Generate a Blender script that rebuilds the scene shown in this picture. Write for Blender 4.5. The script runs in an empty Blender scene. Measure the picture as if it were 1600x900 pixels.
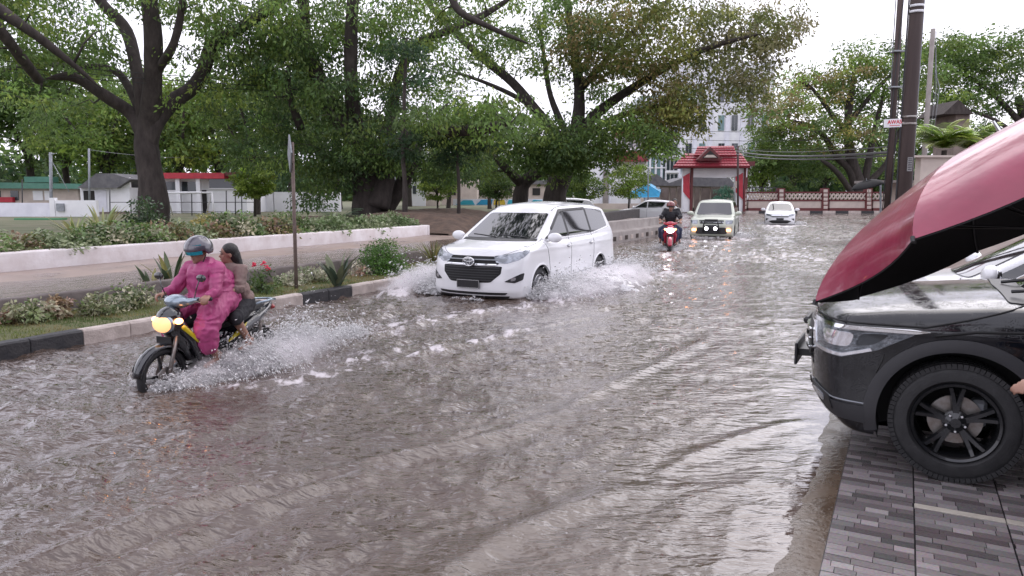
import bpy, bmesh, math, random
import numpy as np
from mathutils import Vector, Matrix
from mathutils.geometry import delaunay_2d_cdt

R = math.radians
SC = bpy.context.scene
COL = SC.collection
rng = np.random.default_rng(7)
random.seed(7)

# ------------------------------------------------------------------ camera
CAMZ = 1.75
PITCH = math.atan(147 / 1150)
cam_d = bpy.data.cameras.new('camera')
cam = bpy.data.objects.new('camera', cam_d)
COL.objects.link(cam)
cam.location = (0, 0, CAMZ)
cam.rotation_euler = (R(90) - PITCH, 0, 0)
cam_d.sensor_width = 36
cam_d.lens = 36 * 1150 / 1600
cam_d.clip_start = 0.05
cam_d.clip_end = 2000
SC.camera = cam

# ------------------------------------------------------------------ world, sun, exposure
SUN_EL, SUN_AZ = R(48), R(35)          # azimuth measured clockwise from +Y
w = bpy.data.worlds.new('World')
SC.world = w
w.use_nodes = True
nt = w.node_tree
nt.nodes.clear()
out = nt.nodes.new('ShaderNodeOutputWorld')
bg = nt.nodes.new('ShaderNodeBackground')
sky = nt.nodes.new('ShaderNodeTexSky')
sky.sky_type = 'NISHITA'
sky.sun_disc = False
sky.sun_elevation = SUN_EL
sky.sun_rotation = SUN_AZ
sky.air_density = 1.5
sky.dust_density = 4.0
bg.inputs['Strength'].default_value = 0.10
tc = nt.nodes.new('ShaderNodeTexCoord')
mp = nt.nodes.new('ShaderNodeMapping')
mp.inputs['Scale'].default_value = (1, 1, 2.6)
nz = nt.nodes.new('ShaderNodeTexNoise')
nz.inputs['Scale'].default_value = 2.2
nz.inputs['Detail'].default_value = 5
nz.inputs['Roughness'].default_value = 0.5
cr = nt.nodes.new('ShaderNodeValToRGB')          # the cloud deck: pale lavender white
cr.color_ramp.elements[0].position = 0.30
cr.color_ramp.elements[0].color = (9.6, 9.5, 11.2, 1)
cr.color_ramp.elements[1].position = 0.70
cr.color_ramp.elements[1].color = (13.2, 12.9, 14.2, 1)
mx = nt.nodes.new('ShaderNodeMix')
mx.data_type = 'RGBA'
mx.inputs[0].default_value = 0.90                # overcast: the deck hides nearly all the blue
nt.links.new(tc.outputs['Generated'], mp.inputs[0])
nt.links.new(mp.outputs[0], nz.inputs['Vector'])
nt.links.new(nz.outputs['Fac'], cr.inputs[0])
nt.links.new(sky.outputs[0], mx.inputs[6])
nt.links.new(cr.outputs[0], mx.inputs[7])
nt.links.new(mx.outputs[2], bg.inputs['Color'])
nt.links.new(bg.outputs[0], out.inputs[0])

sd = bpy.data.lights.new('sun', 'SUN')
sd.energy = 0.8
sd.angle = R(60)
sd.color = (1.0, 0.955, 0.93)
sun = bpy.data.objects.new('sun', sd)
COL.objects.link(sun)
sun.rotation_euler = Vector((-math.sin(SUN_AZ) * math.cos(SUN_EL), -math.cos(SUN_AZ) * math.cos(SUN_EL), -math.sin(SUN_EL))).to_track_quat('-Z', 'Y').to_euler()

SC.view_settings.view_transform = 'Standard'
SC.view_settings.look = 'None'
SC.view_settings.exposure = 0.56
SC.view_settings.gamma = 1.0
SC.render.engine = 'CYCLES'
SC.cycles.max_bounces = 8
SC.cycles.volume_bounces = 6
SC.cycles.diffuse_bounces = 3
SC.cycles.glossy_bounces = 3
SC.cycles.transmission_bounces = 4
SC.cycles.transparent_max_bounces = 8
SC.cycles.use_denoising = True
SC.cycles.sample_clamp_indirect = 4.0

# ------------------------------------------------------------------ from picture to place
CT, ST = math.cos(PITCH), math.sin(PITCH)
def ray(px, py):
    x = (px - 800) / 1150; y = -(py - 450) / 1150
    return np.array([x, CT + ST * y, -ST + CT * y])
def G(px, py, z=0.0):
    d = ray(px, py); t = (z - CAMZ) / d[2]
    return np.array([d[0] * t, d[1] * t, z])
def D(px, py, Y):
    d = ray(px, py); t = Y / d[1]
    return np.array([d[0] * t, Y, CAMZ + d[2] * t])
RA = R(28)                                   # the road runs this far right of straight ahead
RD = np.array([math.sin(RA), math.cos(RA)])
RN = np.array([-math.cos(RA), math.sin(RA)])
def RP(s, t, z=0.0):
    p = RD * s + RN * t
    return np.array([p[0], p[1], z])
def ST_of(p):
    return float(p[0] * RD[0] + p[1] * RD[1]), float(p[0] * RN[0] + p[1] * RN[1])

# ------------------------------------------------------------------ materials
def pmat(name, c1, c2=None, scale=6.0, rough=0.6, bump=0.0, bscale=None, metal=0.0, coat=0.0, spec=0.5,
         emit=None, estr=0.0, rough2=None, stretch=None, detail=5):
    m = bpy.data.materials.new(name); m.use_nodes = True
    n = m.node_tree; b = n.nodes['Principled BSDF']
    b.inputs['Roughness'].default_value = rough
    b.inputs['Metallic'].default_value = metal
    b.inputs['Specular IOR Level'].default_value = spec
    if coat:
        b.inputs['Coat Weight'].default_value = coat
        b.inputs['Coat Roughness'].default_value = 0.04
    if emit:
        b.inputs['Emission Color'].default_value = (*emit, 1)
        b.inputs['Emission Strength'].default_value = estr
    b.inputs['Base Color'].default_value = (*c1, 1)
    if c2 is not None or bump or rough2 is not None:
        t = n.nodes.new('ShaderNodeTexCoord')
        mpn = n.nodes.new('ShaderNodeMapping')
        n.links.new(t.outputs['Object'], mpn.inputs[0])
        if stretch: mpn.inputs['Scale'].default_value = stretch
        no = n.nodes.new('ShaderNodeTexNoise')
        no.inputs['Scale'].default_value = scale; no.inputs['Detail'].default_value = detail
        no.inputs['Roughness'].default_value = 0.6
        n.links.new(mpn.outputs[0], no.inputs['Vector'])
        if c2 is not None:
            r = n.nodes.new('ShaderNodeValToRGB')
            r.color_ramp.elements[0].position = 0.32; r.color_ramp.elements[0].color = (*c1, 1)
            r.color_ramp.elements[1].position = 0.68; r.color_ramp.elements[1].color = (*c2, 1)
            n.links.new(no.outputs['Fac'], r.inputs[0])
            n.links.new(r.outputs[0], b.inputs['Base Color'])
        if rough2 is not None:
            mr = n.nodes.new('ShaderNodeMapRange')
            mr.inputs['From Min'].default_value = 0.35; mr.inputs['From Max'].default_value = 0.65
            mr.inputs['To Min'].default_value = rough; mr.inputs['To Max'].default_value = rough2
            n.links.new(no.outputs['Fac'], mr.inputs['Value'])
            n.links.new(mr.outputs[0], b.inputs['Roughness'])
        if bump:
            nb = n.nodes.new('ShaderNodeTexNoise')
            nb.inputs['Scale'].default_value = bscale or scale * 4; nb.inputs['Detail'].default_value = 4
            n.links.new(mpn.outputs[0], nb.inputs['Vector'])
            bp = n.nodes.new('ShaderNodeBump'); bp.inputs['Strength'].default_value = bump
            bp.inputs['Distance'].default_value = 0.02
            n.links.new(nb.outputs['Fac'], bp.inputs['Height'])
            n.links.new(bp.outputs[0], b.inputs['Normal'])
    return m

def leafmat(name, trans=0.42, rough=0.55, spec=0.35):
    """colour comes from the leaf's own 'tint'"""
    m = bpy.data.materials.new(name); m.use_nodes = True
    n = m.node_tree; n.nodes.clear()
    o = n.nodes.new('ShaderNodeOutputMaterial')
    a = n.nodes.new('ShaderNodeAttribute'); a.attribute_name = 'tint'
    b = n.nodes.new('ShaderNodeBsdfPrincipled')
    b.inputs['Roughness'].default_value = rough
    b.inputs['Specular IOR Level'].default_value = spec
    t = n.nodes.new('ShaderNodeBsdfTranslucent')
    x = n.nodes.new('ShaderNodeMixShader'); x.inputs[0].default_value = trans
    n.links.new(a.outputs['Color'], b.inputs['Base Color'])
    n.links.new(a.outputs['Color'], t.inputs['Color'])
    n.links.new(b.outputs[0], x.inputs[1]); n.links.new(t.outputs[0], x.inputs[2])
    n.links.new(x.outputs[0], o.inputs[0])
    return m

def tintmat(name, rough=0.5, bump=0.0, bscale=60, spec=0.5):
    m = bpy.data.materials.new(name); m.use_nodes = True
    n = m.node_tree; b = n.nodes['Principled BSDF']
    a = n.nodes.new('ShaderNodeAttribute'); a.attribute_name = 'tint'
    n.links.new(a.outputs['Color'], b.inputs['Base Color'])
    b.inputs['Roughness'].default_value = rough
    b.inputs['Specular IOR Level'].default_value = spec
    if bump:
        t = n.nodes.new('ShaderNodeTexCoord')
        nb = n.nodes.new('ShaderNodeTexNoise'); nb.inputs['Scale'].default_value = bscale
        nb.inputs['Detail'].default_value = 4
        n.links.new(t.outputs['Object'], nb.inputs['Vector'])
        bp = n.nodes.new('ShaderNodeBump'); bp.inputs['Strength'].default_value = bump
        bp.inputs['Distance'].default_value = 0.005
        n.links.new(nb.outputs['Fac'], bp.inputs['Height'])
        n.links.new(bp.outputs[0], b.inputs['Normal'])
        mp_ = n.nodes.new('ShaderNodeMix'); mp_.data_type = 'RGBA'; mp_.blend_type = 'MULTIPLY'
        mp_.inputs[0].default_value = 0.55
        n.links.new(a.outputs['Color'], mp_.inputs[6]); n.links.new(nb.outputs['Color'], mp_.inputs[7])
        g = n.nodes.new('ShaderNodeHueSaturation'); g.inputs['Value'].default_value = 1.35
        n.links.new(mp_.outputs[2], g.inputs['Color']); n.links.new(g.outputs[0], b.inputs['Base Color'])
    return m

M = {}
M['white_paint'] = pmat('white_paint', (0.80, 0.80, 0.82), rough=0.22, coat=0.6)
M['silver_green'] = pmat('silver_green_paint', (0.50, 0.53, 0.45), rough=0.3, metal=0.25, coat=0.5)
M['black_paint'] = pmat('black_paint', (0.010, 0.011, 0.015), rough=0.16, coat=1.0)
M['grey_paint'] = pmat('grey_paint', (0.14, 0.14, 0.15), rough=0.3, coat=0.6)
M['glass'] = pmat('tinted_glass', (0.008, 0.009, 0.012), rough=0.04, spec=1.0, coat=0.6)
M['lamp_glass'] = pmat('lamp_glass', (0.42, 0.45, 0.50), (0.12, 0.13, 0.15), 9, rough=0.05, coat=1.0, metal=0.5)
M['lamp_bright'] = pmat('lamp_reflector', (0.85, 0.86, 0.9), rough=0.12, metal=0.8, coat=1.0)
M['chrome'] = pmat('chrome', (0.75, 0.76, 0.78), rough=0.12, metal=1.0)
M['black_plastic'] = pmat('black_plastic', (0.018, 0.018, 0.02), rough=0.42)
M['dark_trim'] = pmat('dark_trim', (0.03, 0.03, 0.034), rough=0.55, bump=0.1, bscale=200)
M['rubber'] = pmat('tyre_rubber', (0.016, 0.016, 0.018), (0.03, 0.03, 0.032), 12, rough=0.62, bump=0.15, bscale=90)
M['dark_rim'] = pmat('dark_alloy', (0.022, 0.023, 0.026), rough=0.24, metal=0.5, coat=0.6)
M['silver_rim'] = pmat('silver_alloy', (0.45, 0.45, 0.47), rough=0.3, metal=0.9)
M['steel'] = pmat('steel', (0.35, 0.34, 0.33), (0.22, 0.18, 0.16), 14, rough=0.4, metal=0.8)
M['gap'] = pmat('seam_rubber', (0.012, 0.012, 0.013), rough=0.8)
M['plate'] = pmat('plate_black', (0.012, 0.012, 0.014), rough=0.35)
M['plate_ink'] = pmat('plate_white', (0.6, 0.6, 0.6), rough=0.5)
M['bark'] = pmat('rain_tree_bark', (0.028, 0.022, 0.020), (0.062, 0.050, 0.046), 5, rough=0.95, bump=1.0, bscale=14, stretch=(1, 1, 0.35))
M['bark2'] = pmat('dark_bark', (0.035, 0.028, 0.026), (0.07, 0.058, 0.052), 6, rough=0.95, bump=0.8, bscale=20, stretch=(1, 1, 0.4))
M['leaf'] = leafmat('foliage')
M['leaf_gloss'] = leafmat('garden_leaf', trans=0.2, rough=0.35, spec=0.5)
M['wall_white'] = pmat('whitewashed_wall', (0.82, 0.78, 0.79), (0.62, 0.55, 0.54), 2.2, rough=0.85, bump=0.25, bscale=20, detail=8)
M['kerb_pale'] = pmat('kerb_pale', (0.60, 0.52, 0.48), (0.38, 0.32, 0.29), 5, rough=0.7, bump=0.4, bscale=35, detail=8)
M['kerb_black'] = pmat('kerb_black', (0.018, 0.019, 0.024), (0.045, 0.043, 0.045), 6, rough=0.6, bump=0.4, bscale=35, detail=8)
M['concrete_dark'] = pmat('wet_dark_concrete', (0.075, 0.06, 0.056), (0.17, 0.14, 0.13), 3.0, rough=0.7, bump=0.6, bscale=18, detail=8)
M['concrete'] = pmat('concrete', (0.33, 0.30, 0.28), (0.22, 0.19, 0.18), 2.0, rough=0.8, bump=0.3, bscale=16, detail=8)
M['soil'] = pmat('leaf_littered_soil', (0.060, 0.040, 0.030), (0.13, 0.085, 0.062), 3.5, rough=0.95, bump=1.0, bscale=14, detail=8)
M['lawn'] = pmat('wet_lawn', (0.075, 0.10, 0.04), (0.17, 0.15, 0.10), 0.6, rough=0.9, bump=0.6, bscale=9, detail=8)
M['walk'] = pmat('wet_pinkish_paving', (0.36, 0.27, 0.23), (0.22, 0.17, 0.15), 1.6, rough=0.5, rough2=0.25, bump=0.3, bscale=22, detail=8)
M['mud'] = pmat('muddy_asphalt', (0.060, 0.046, 0.036), (0.11, 0.085, 0.066), 3, rough=0.8, bump=0.4, bscale=30, detail=8)
M['wood_post'] = pmat('tarred_pole', (0.045, 0.030, 0.028), (0.085, 0.06, 0.055), 3, rough=0.8, bump=0.5, bscale=20, stretch=(1, 1, 0.1))
M['rusty'] = pmat('rusty_post', (0.12, 0.085, 0.075), (0.2, 0.15, 0.13), 8, rough=0.75, bump=0.3)
M['grey_metal'] = pmat('grey_metal', (0.30, 0.32, 0.35), (0.22, 0.23, 0.25), 7, rough=0.5, metal=0.3)
M['skin'] = pmat('skin', (0.36, 0.20, 0.145), (0.30, 0.16, 0.115), 12, rough=0.5)
M['hair'] = pmat('black_hair', (0.008, 0.007, 0.007), (0.02, 0.017, 0.016), 40, rough=0.4, bump=0.4, bscale=80)
M['pink_coat'] = pmat('pink_raincoat', (0.46, 0.070, 0.215), (0.33, 0.040, 0.14), 4, rough=0.5, coat=0.0, bump=0.25, bscale=9)
M['tan_cloth'] = pmat('tan_cloth', (0.26, 0.18, 0.16), (0.17, 0.12, 0.11), 8, rough=0.8, bump=0.3)
M['dark_cloth'] = pmat('dark_cloth', (0.014, 0.014, 0.018), (0.024, 0.023, 0.028), 8, rough=0.85, bump=0.3)
M['navy_cloth'] = pmat('navy_cloth', (0.035, 0.045, 0.09), (0.05, 0.06, 0.11), 8, rough=0.85, bump=0.3)
M['white_cloth'] = pmat('white_cloth', (0.7, 0.7, 0.72), (0.55, 0.55, 0.58), 6, rough=0.8, bump=0.2)

# ------------------------------------------------------------------ objects
def link(o, parent=None):
    COL.objects.link(o)
    if parent is not None: o.parent = parent
    return o
def tag(o, label=None, cat=None, group=None, kind=None):
    if label: o['label'] = label
    if cat: o['category'] = cat
    if group: o['group'] = group
    if kind: o['kind'] = kind
    return o
def empty(name, loc=(0, 0, 0), rz=0.0, **kw):
    o = bpy.data.objects.new(name, None)
    o.empty_display_size = 0.3
    link(o); o.location = Vector([float(a) for a in loc]); o.rotation_euler = (0, 0, rz)
    return tag(o, **kw)
def mesh_np(name, V, F, mats, parent=None, tint=None, smooth=False, fmat=None, pattr=None):
    """V (n,3); F (m,k) uniform faces or a list of arrays; tint (m,3) per face"""
    V = np.asarray(V, dtype=np.float32)
    Fs = F if isinstance(F, list) else [F]
    Fs = [np.asarray(f, dtype=np.int32) for f in Fs if len(f)]
    nl = sum(f.size for f in Fs); nf = sum(len(f) for f in Fs)
    me = bpy.data.meshes.new(name)
    me.vertices.add(len(V)); me.vertices.foreach_set('co', V.ravel())
    me.loops.add(nl); me.loops.foreach_set('vertex_index', np.concatenate([f.ravel() for f in Fs]))
    me.polygons.add(nf)
    tot = np.concatenate([np.full(len(f), f.shape[1], dtype=np.int32) for f in Fs])
    st = np.concatenate([[0], np.cumsum(tot)[:-1]]).astype(np.int32)
    me.polygons.foreach_set('loop_start', st)
    if smooth: me.polygons.foreach_set('use_smooth', np.ones(nf, dtype=bool))
    for m in (mats if isinstance(mats, (list, tuple)) else [mats]): me.materials.append(m)
    if fmat is not None: me.polygons.foreach_set('material_index', np.asarray(fmat, dtype=np.int32))
    if tint is not None:
        a = me.attributes.new('tint', 'FLOAT_COLOR', 'FACE')
        c = np.ones((nf, 4), dtype=np.float32); c[:, :3] = tint
        a.data.foreach_set('color', c.ravel())
    if pattr:
        for k, v in pattr.items():
            a = me.attributes.new(k, 'FLOAT', 'POINT'); a.data.foreach_set('value', np.asarray(v, dtype=np.float32))
    me.update(calc_edges=True)
    me.validate()
    o = bpy.data.objects.new(name, me)
    return link(o, parent)
class MB:
    """collects simple shapes into ONE mesh"""
    def __init__(s): s.v = []; s.f = []; s.n = 0; s.t = []; s.ct = (0.5, 0.5, 0.5)
    def add(s, V, F):
        V = np.asarray(V, float)
        s.v.append(V); 
        for f in F: s.f.append(tuple(int(i) + s.n for i in f)); s.t.append(s.ct)
        s.n += len(V); return s
    def box(s, c, sz, rz=0.0, bev=0.0, rot=None):
        x, y, z = [a / 2 for a in sz]
        if bev > 0:
            b = min(bev, x * .9, y * .9, z * .9)
            V = []
            for sx in (-1, 1):
                for sy in (-1, 1):
                    for sz_ in (-1, 1):
                        V += [(sx * x, sy * (y - b), sz_ * (z - b)), (sx * (x - b), sy * y, sz_ * (z - b)), (sx * (x - b), sy * (y - b), sz_ * z)]
            V = np.array(V)
            idx = lambda sx, sy, sz_, k: ((0 if sx < 0 else 4) + (0 if sy < 0 else 2) + (0 if sz_ < 0 else 1)) * 3 + k
            F = []
            for q in (-1, 1):
                o = [(-1, -1), (1, -1), (1, 1), (-1, 1)]
                if q < 0: o = o[::-1]
                F.append([idx(q, a, b_, 0) for a, b_ in o]); F.append([idx(b_, q, a, 1) for a, b_ in o]); F.append([idx(a, b_, q, 2) for a, b_ in o])
            for a in (-1, 1):
                for b_ in (-1, 1):
                    F.append([idx(a, b_, -1, 0), idx(a, b_, -1, 1), idx(a, b_, 1, 1), idx(a, b_, 1, 0)])
                    F.append([idx(a, -1, b_, 0), idx(a, -1, b_, 2), idx(a, 1, b_, 2), idx(a, 1, b_, 0)])
                    F.append([idx(-1, a, b_, 1), idx(-1, a, b_, 2), idx(1, a, b_, 2), idx(1, a, b_, 1)])
            for a in (-1, 1):
                for b_ in (-1, 1):
                    for c_ in (-1, 1): F.append([idx(a, b_, c_, k) for k in range(3)])
        else:
            V = np.array([(i, j, k) for i in (-x, x) for j in (-y, y) for k in (-z, z)])
            F = [(0, 1, 3, 2), (4, 6, 7, 5), (0, 4, 5, 1), (2, 3, 7, 6), (0, 2, 6, 4), (1, 5, 7, 3)]
        if rot is not None: V = V @ np.array(rot).T
        if rz:
            cz, sn = math.cos(rz), math.sin(rz)
            V = V @ np.array([[cz, -sn, 0], [sn, cz, 0], [0, 0, 1]]).T
        return s.add(V + np.array(c, float), F)
    def tube(s, pts, rad, n=8, cap=True):
        pts = np.array(pts, float); k = len(pts)
        rad = np.full(k, rad, float) if np.isscalar(rad) else np.array(rad, float)
        tg = np.gradient(pts, axis=0); tg /= np.linalg.norm(tg, axis=1)[:, None] + 1e-9
        a = np.array([0, 0, 1.0]) if abs(tg[0][2]) < .9 else np.array([1.0, 0, 0])
        u = np.cross(tg[0], a); u /= np.linalg.norm(u)
        V = []; th = np.linspace(0, 2 * math.pi, n, endpoint=False)
        for i in range(k):
            u = u - tg[i] * np.dot(u, tg[i]); u /= np.linalg.norm(u) + 1e-9
            v = np.cross(tg[i], u)
            V.append(pts[i] + rad[i] * (np.cos(th)[:, None] * u + np.sin(th)[:, None] * v))
        V = np.concatenate(V)
        F = []
        for i in range(k - 1):
            for j in range(n):
                F.append((i * n + j, i * n + (j + 1) % n, (i + 1) * n + (j + 1) % n, (i + 1) * n + j))
        if cap: F += [tuple(range(n))[::-1], tuple((k - 1) * n + j for j in range(n))]
        return s.add(V, F)
    def lathe(s, prof, n=32, o=(0, 0, 0), axis='y'):
        """prof: (along, radius) closed or open, spun about axis"""
        prof = np.array(prof, float); th = np.linspace(0, 2 * math.pi, n, endpoint=False)
        A = np.repeat(prof[:, 0], n); Rr = np.repeat(prof[:, 1], n); T = np.tile(th, len(prof))
        if axis == 'y': V = np.stack([Rr * np.cos(T), A, Rr * np.sin(T)], 1)
        elif axis == 'z': V = np.stack([Rr * np.cos(T), Rr * np.sin(T), A], 1)
        else: V = np.stack([A, Rr * np.cos(T), Rr * np.sin(T)], 1)
        F = [(i * n + j, i * n + (j + 1) % n, (i + 1) * n + (j + 1) % n, (i + 1) * n + j) for i in range(len(prof) - 1) for j in range(n)]
        return s.add(V + np.array(o, float), F)
    def prism(s, poly, z0, z1):
        n = len(poly)
        V = [(p[0], p[1], z0) for p in poly] + [(p[0], p[1], z1) for p in poly]
        F = [tuple(range(n))[::-1], tuple(range(n, 2 * n))] + [(i, (i + 1) % n, n + (i + 1) % n, n + i) for i in range(n)]
        return s.add(V, F)
    def ell(s, c, r, nu=12, nv=8, rot=None):
        th = np.linspace(0, 2 * math.pi, nu, endpoint=False); ph = np.linspace(0, math.pi, nv + 1)[1:-1]
        V = [(0, 0, 1)] + [(math.sin(p) * math.cos(t), math.sin(p) * math.sin(t), math.cos(p)) for p in ph for t in th] + [(0, 0, -1)]
        V = np.array(V) * np.array(r)
        if rot is not None: V = V @ np.array(rot).T
        m = len(ph); F = []
        for j in range(nu):
            F.append((0, 1 + j, 1 + (j + 1) % nu))
            for i in range(m - 1):
                a = 1 + i * nu
                F.append((a + j, a + nu + j, a + nu + (j + 1) % nu, a + (j + 1) % nu))
            a = 1 + (m - 1) * nu
            F.append((a + j, 1 + m * nu, a + (j + 1) % nu))
        return s.add(V + np.array(c, float), F)
    def build(s, name, mat, parent=None, smooth=False, tint=False, loc=None, **kw):
        V = np.concatenate(s.v)
        if loc is not None: V = V - np.array(loc, float)
        me = bpy.data.meshes.new(name)
        me.from_pydata(V.tolist(), [], s.f)
        me.materials.append(mat)
        if smooth: me.polygons.foreach_set('use_smooth', [True] * len(me.polygons))
        if tint:
            a = me.attributes.new('tint', 'FLOAT_COLOR', 'FACE')
            a.data.foreach_set('color', [x for c in s.t for x in (*c, 1)])
        me.update()
        o = bpy.data.objects.new(name, me)
        link(o, parent)
        if loc is not None: o.location = [float(a) for a in loc]
        return tag(o, **kw)
def auto_smooth(o, deg=35):
    me = o.data
    me.polygons.foreach_set('use_smooth', [True] * len(me.polygons))
    bm = bmesh.new(); bm.from_mesh(me)
    for e in bm.edges:
        if len(e.link_faces) == 2 and e.calc_face_angle(0) > R(deg): e.smooth = False
    bm.to_mesh(me); bm.free(); return o
def copy_tree(o, parent=None):
    c = o.copy(); COL.objects.link(c); c.parent = parent
    if parent is not None: c.matrix_parent_inverse = o.matrix_parent_inverse.copy()
    for ch in list(o.children): copy_tree(ch, c)
    return c
# smooth value noise, several octaves
def _hash(ix, iy, seed):
    h = (ix.astype(np.int64) * 374761393 + iy.astype(np.int64) * 668265263 + seed * 1442695041) & 0xffffffff
    h = ((h ^ (h >> 13)) * 1274126177) & 0xffffffff
    return ((h ^ (h >> 16)) & 0xffff) / 65535.0
def vnoise(x, y, seed=0):
    ix = np.floor(x); iy = np.floor(y); fx = x - ix; fy = y - iy
    fx = fx * fx * fx * (fx * (fx * 6 - 15) + 10); fy = fy * fy * fy * (fy * (fy * 6 - 15) + 10)
    a = _hash(ix, iy, seed); b = _hash(ix + 1, iy, seed); c = _hash(ix, iy + 1, seed); d = _hash(ix + 1, iy + 1, seed)
    return (a + (b - a) * fx) * (1 - fy) + (c + (d - c) * fx) * fy
def fbm(x, y, seed=0, oct=4, gain=0.5):
    s = 0; a = 1; t = 0
    for i in range(oct):
        s = s + a * vnoise(x * 2 ** i + 17.3 * i, y * 2 ** i - 9.1 * i, seed + i); t += a; a *= gain
    return s / t
# ================================================================== THE FLOODED STREET
def seg_dist(x, y, pts):
    """distance to a polyline and the side of it"""
    best = np.full(x.shape, 1e9); par = np.zeros(x.shape); sg = np.zeros(x.shape)
    n = len(pts) - 1
    for i in range(n):
        a = pts[i]; b = pts[i + 1]; d = b - a; L2 = d @ d + 1e-9
        t = np.clip(((x - a[0]) * d[0] + (y - a[1]) * d[1]) / L2, 0, 1)
        ex = x - a[0] - t * d[0]; ey = y - a[1] - t * d[1]
        r = np.hypot(ex, ey); m = r < best
        best[m] = r[m]; par[m] = ((i + t) / n)[m]; sg[m] = np.sign(d[0] * ey - d[1] * ex)[m]
    return best, par, sg
def smooth_line(pts, k=8):
    pts = np.array(pts, float); n = len(pts)
    t = np.linspace(0, n - 1, (n - 1) * k + 1); o = []
    for v in t:
        i = min(int(v), n - 2); f = v - i
        p0 = pts[max(i - 1, 0)]; p1 = pts[i]; p2 = pts[i + 1]; p3 = pts[min(i + 2, n - 1)]
        o.append(0.5 * ((2 * p1) + (-p0 + p2) * f + (2 * p0 - 5 * p1 + 4 * p2 - p3) * f * f + (-p0 + 3 * p1 - 3 * p2 + p3) * f ** 3))
    return np.array(o)
def wline(*px): return smooth_line([G(a, b)[:2] for a, b in px], 5)
WAKES = [  # line, crest height, half width, foam, taper
    (wline((-60, 925), (140, 846), (400, 760), (640, 712), (747, 690), (863, 648)), 0.044, 0.075, 0.09),
    (wline((60, 935), (224, 864), (340, 816), (500, 762), (640, 722)), 0.040, 0.08, 0.09),
    (wline((-80, 735), (90, 690), (200, 668), (330, 640)), 0.036, 0.09, 0.10),
    (wline((863, 648), (950, 603), (1044, 562), (1120, 520)), 0.020, 0.08, 0.20),
    (wline((560, 960), (690, 892), (800, 835), (880, 800), (1010, 750)), 0.028, 0.10, 0.16),
    (wline((1010, 750), (1060, 722), (1120, 697), (1190, 672), (1275, 655)), 0.013, 0.065, 0.18),
    (wline((1000, 800), (1015, 765), (1060, 740), (1090, 722)), 0.004, 0.06, 0.06),
    (wline((1105, 905), (1135, 860), (1146, 810), (1162, 778), (1232, 748)), 0.003, 0.04, 0.12),
    (wline((405, 560), (480, 538), (560, 520), (680, 500), (850, 475), (960, 455)), 0.035, 0.20, 0.62),
    (wline((430, 600), (560, 575), (700, 545), (850, 505)), 0.015, 0.10, 0.34),
    (wline((300, 612), (420, 600), (560, 560), (640, 545)), 0.02, 0.18, 0.32),
    (wline((640, 560), (730, 540), (840, 512), (930, 492)), 0.014, 0.06, 0.42),
    (wline((0, 640), (80, 628), (170, 612), (230, 600)), 0.02, 0.15, 0.18),
    (wline((810, 468), (900, 452), (1000, 436), (1080, 425)), 0.06, 0.35, 0.75),
    (wline((600, 466), (650, 452), (700, 445)), 0.06, 0.25, 0.75),
    (wline((1000, 400), (1060, 396), (1120, 392)), 0.03, 0.30, 0.55),
    (wline((1060, 376), (1125, 380), (1180, 372)), 0.05, 0.35, 0.75),
    (wline((1180, 353), (1225, 354), (1270, 352)), 0.05, 0.45, 0.70),
    (wline((1165, 345), (1240, 341), (1330, 340)), 0.03, 0.4, 0.40),
]
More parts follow.
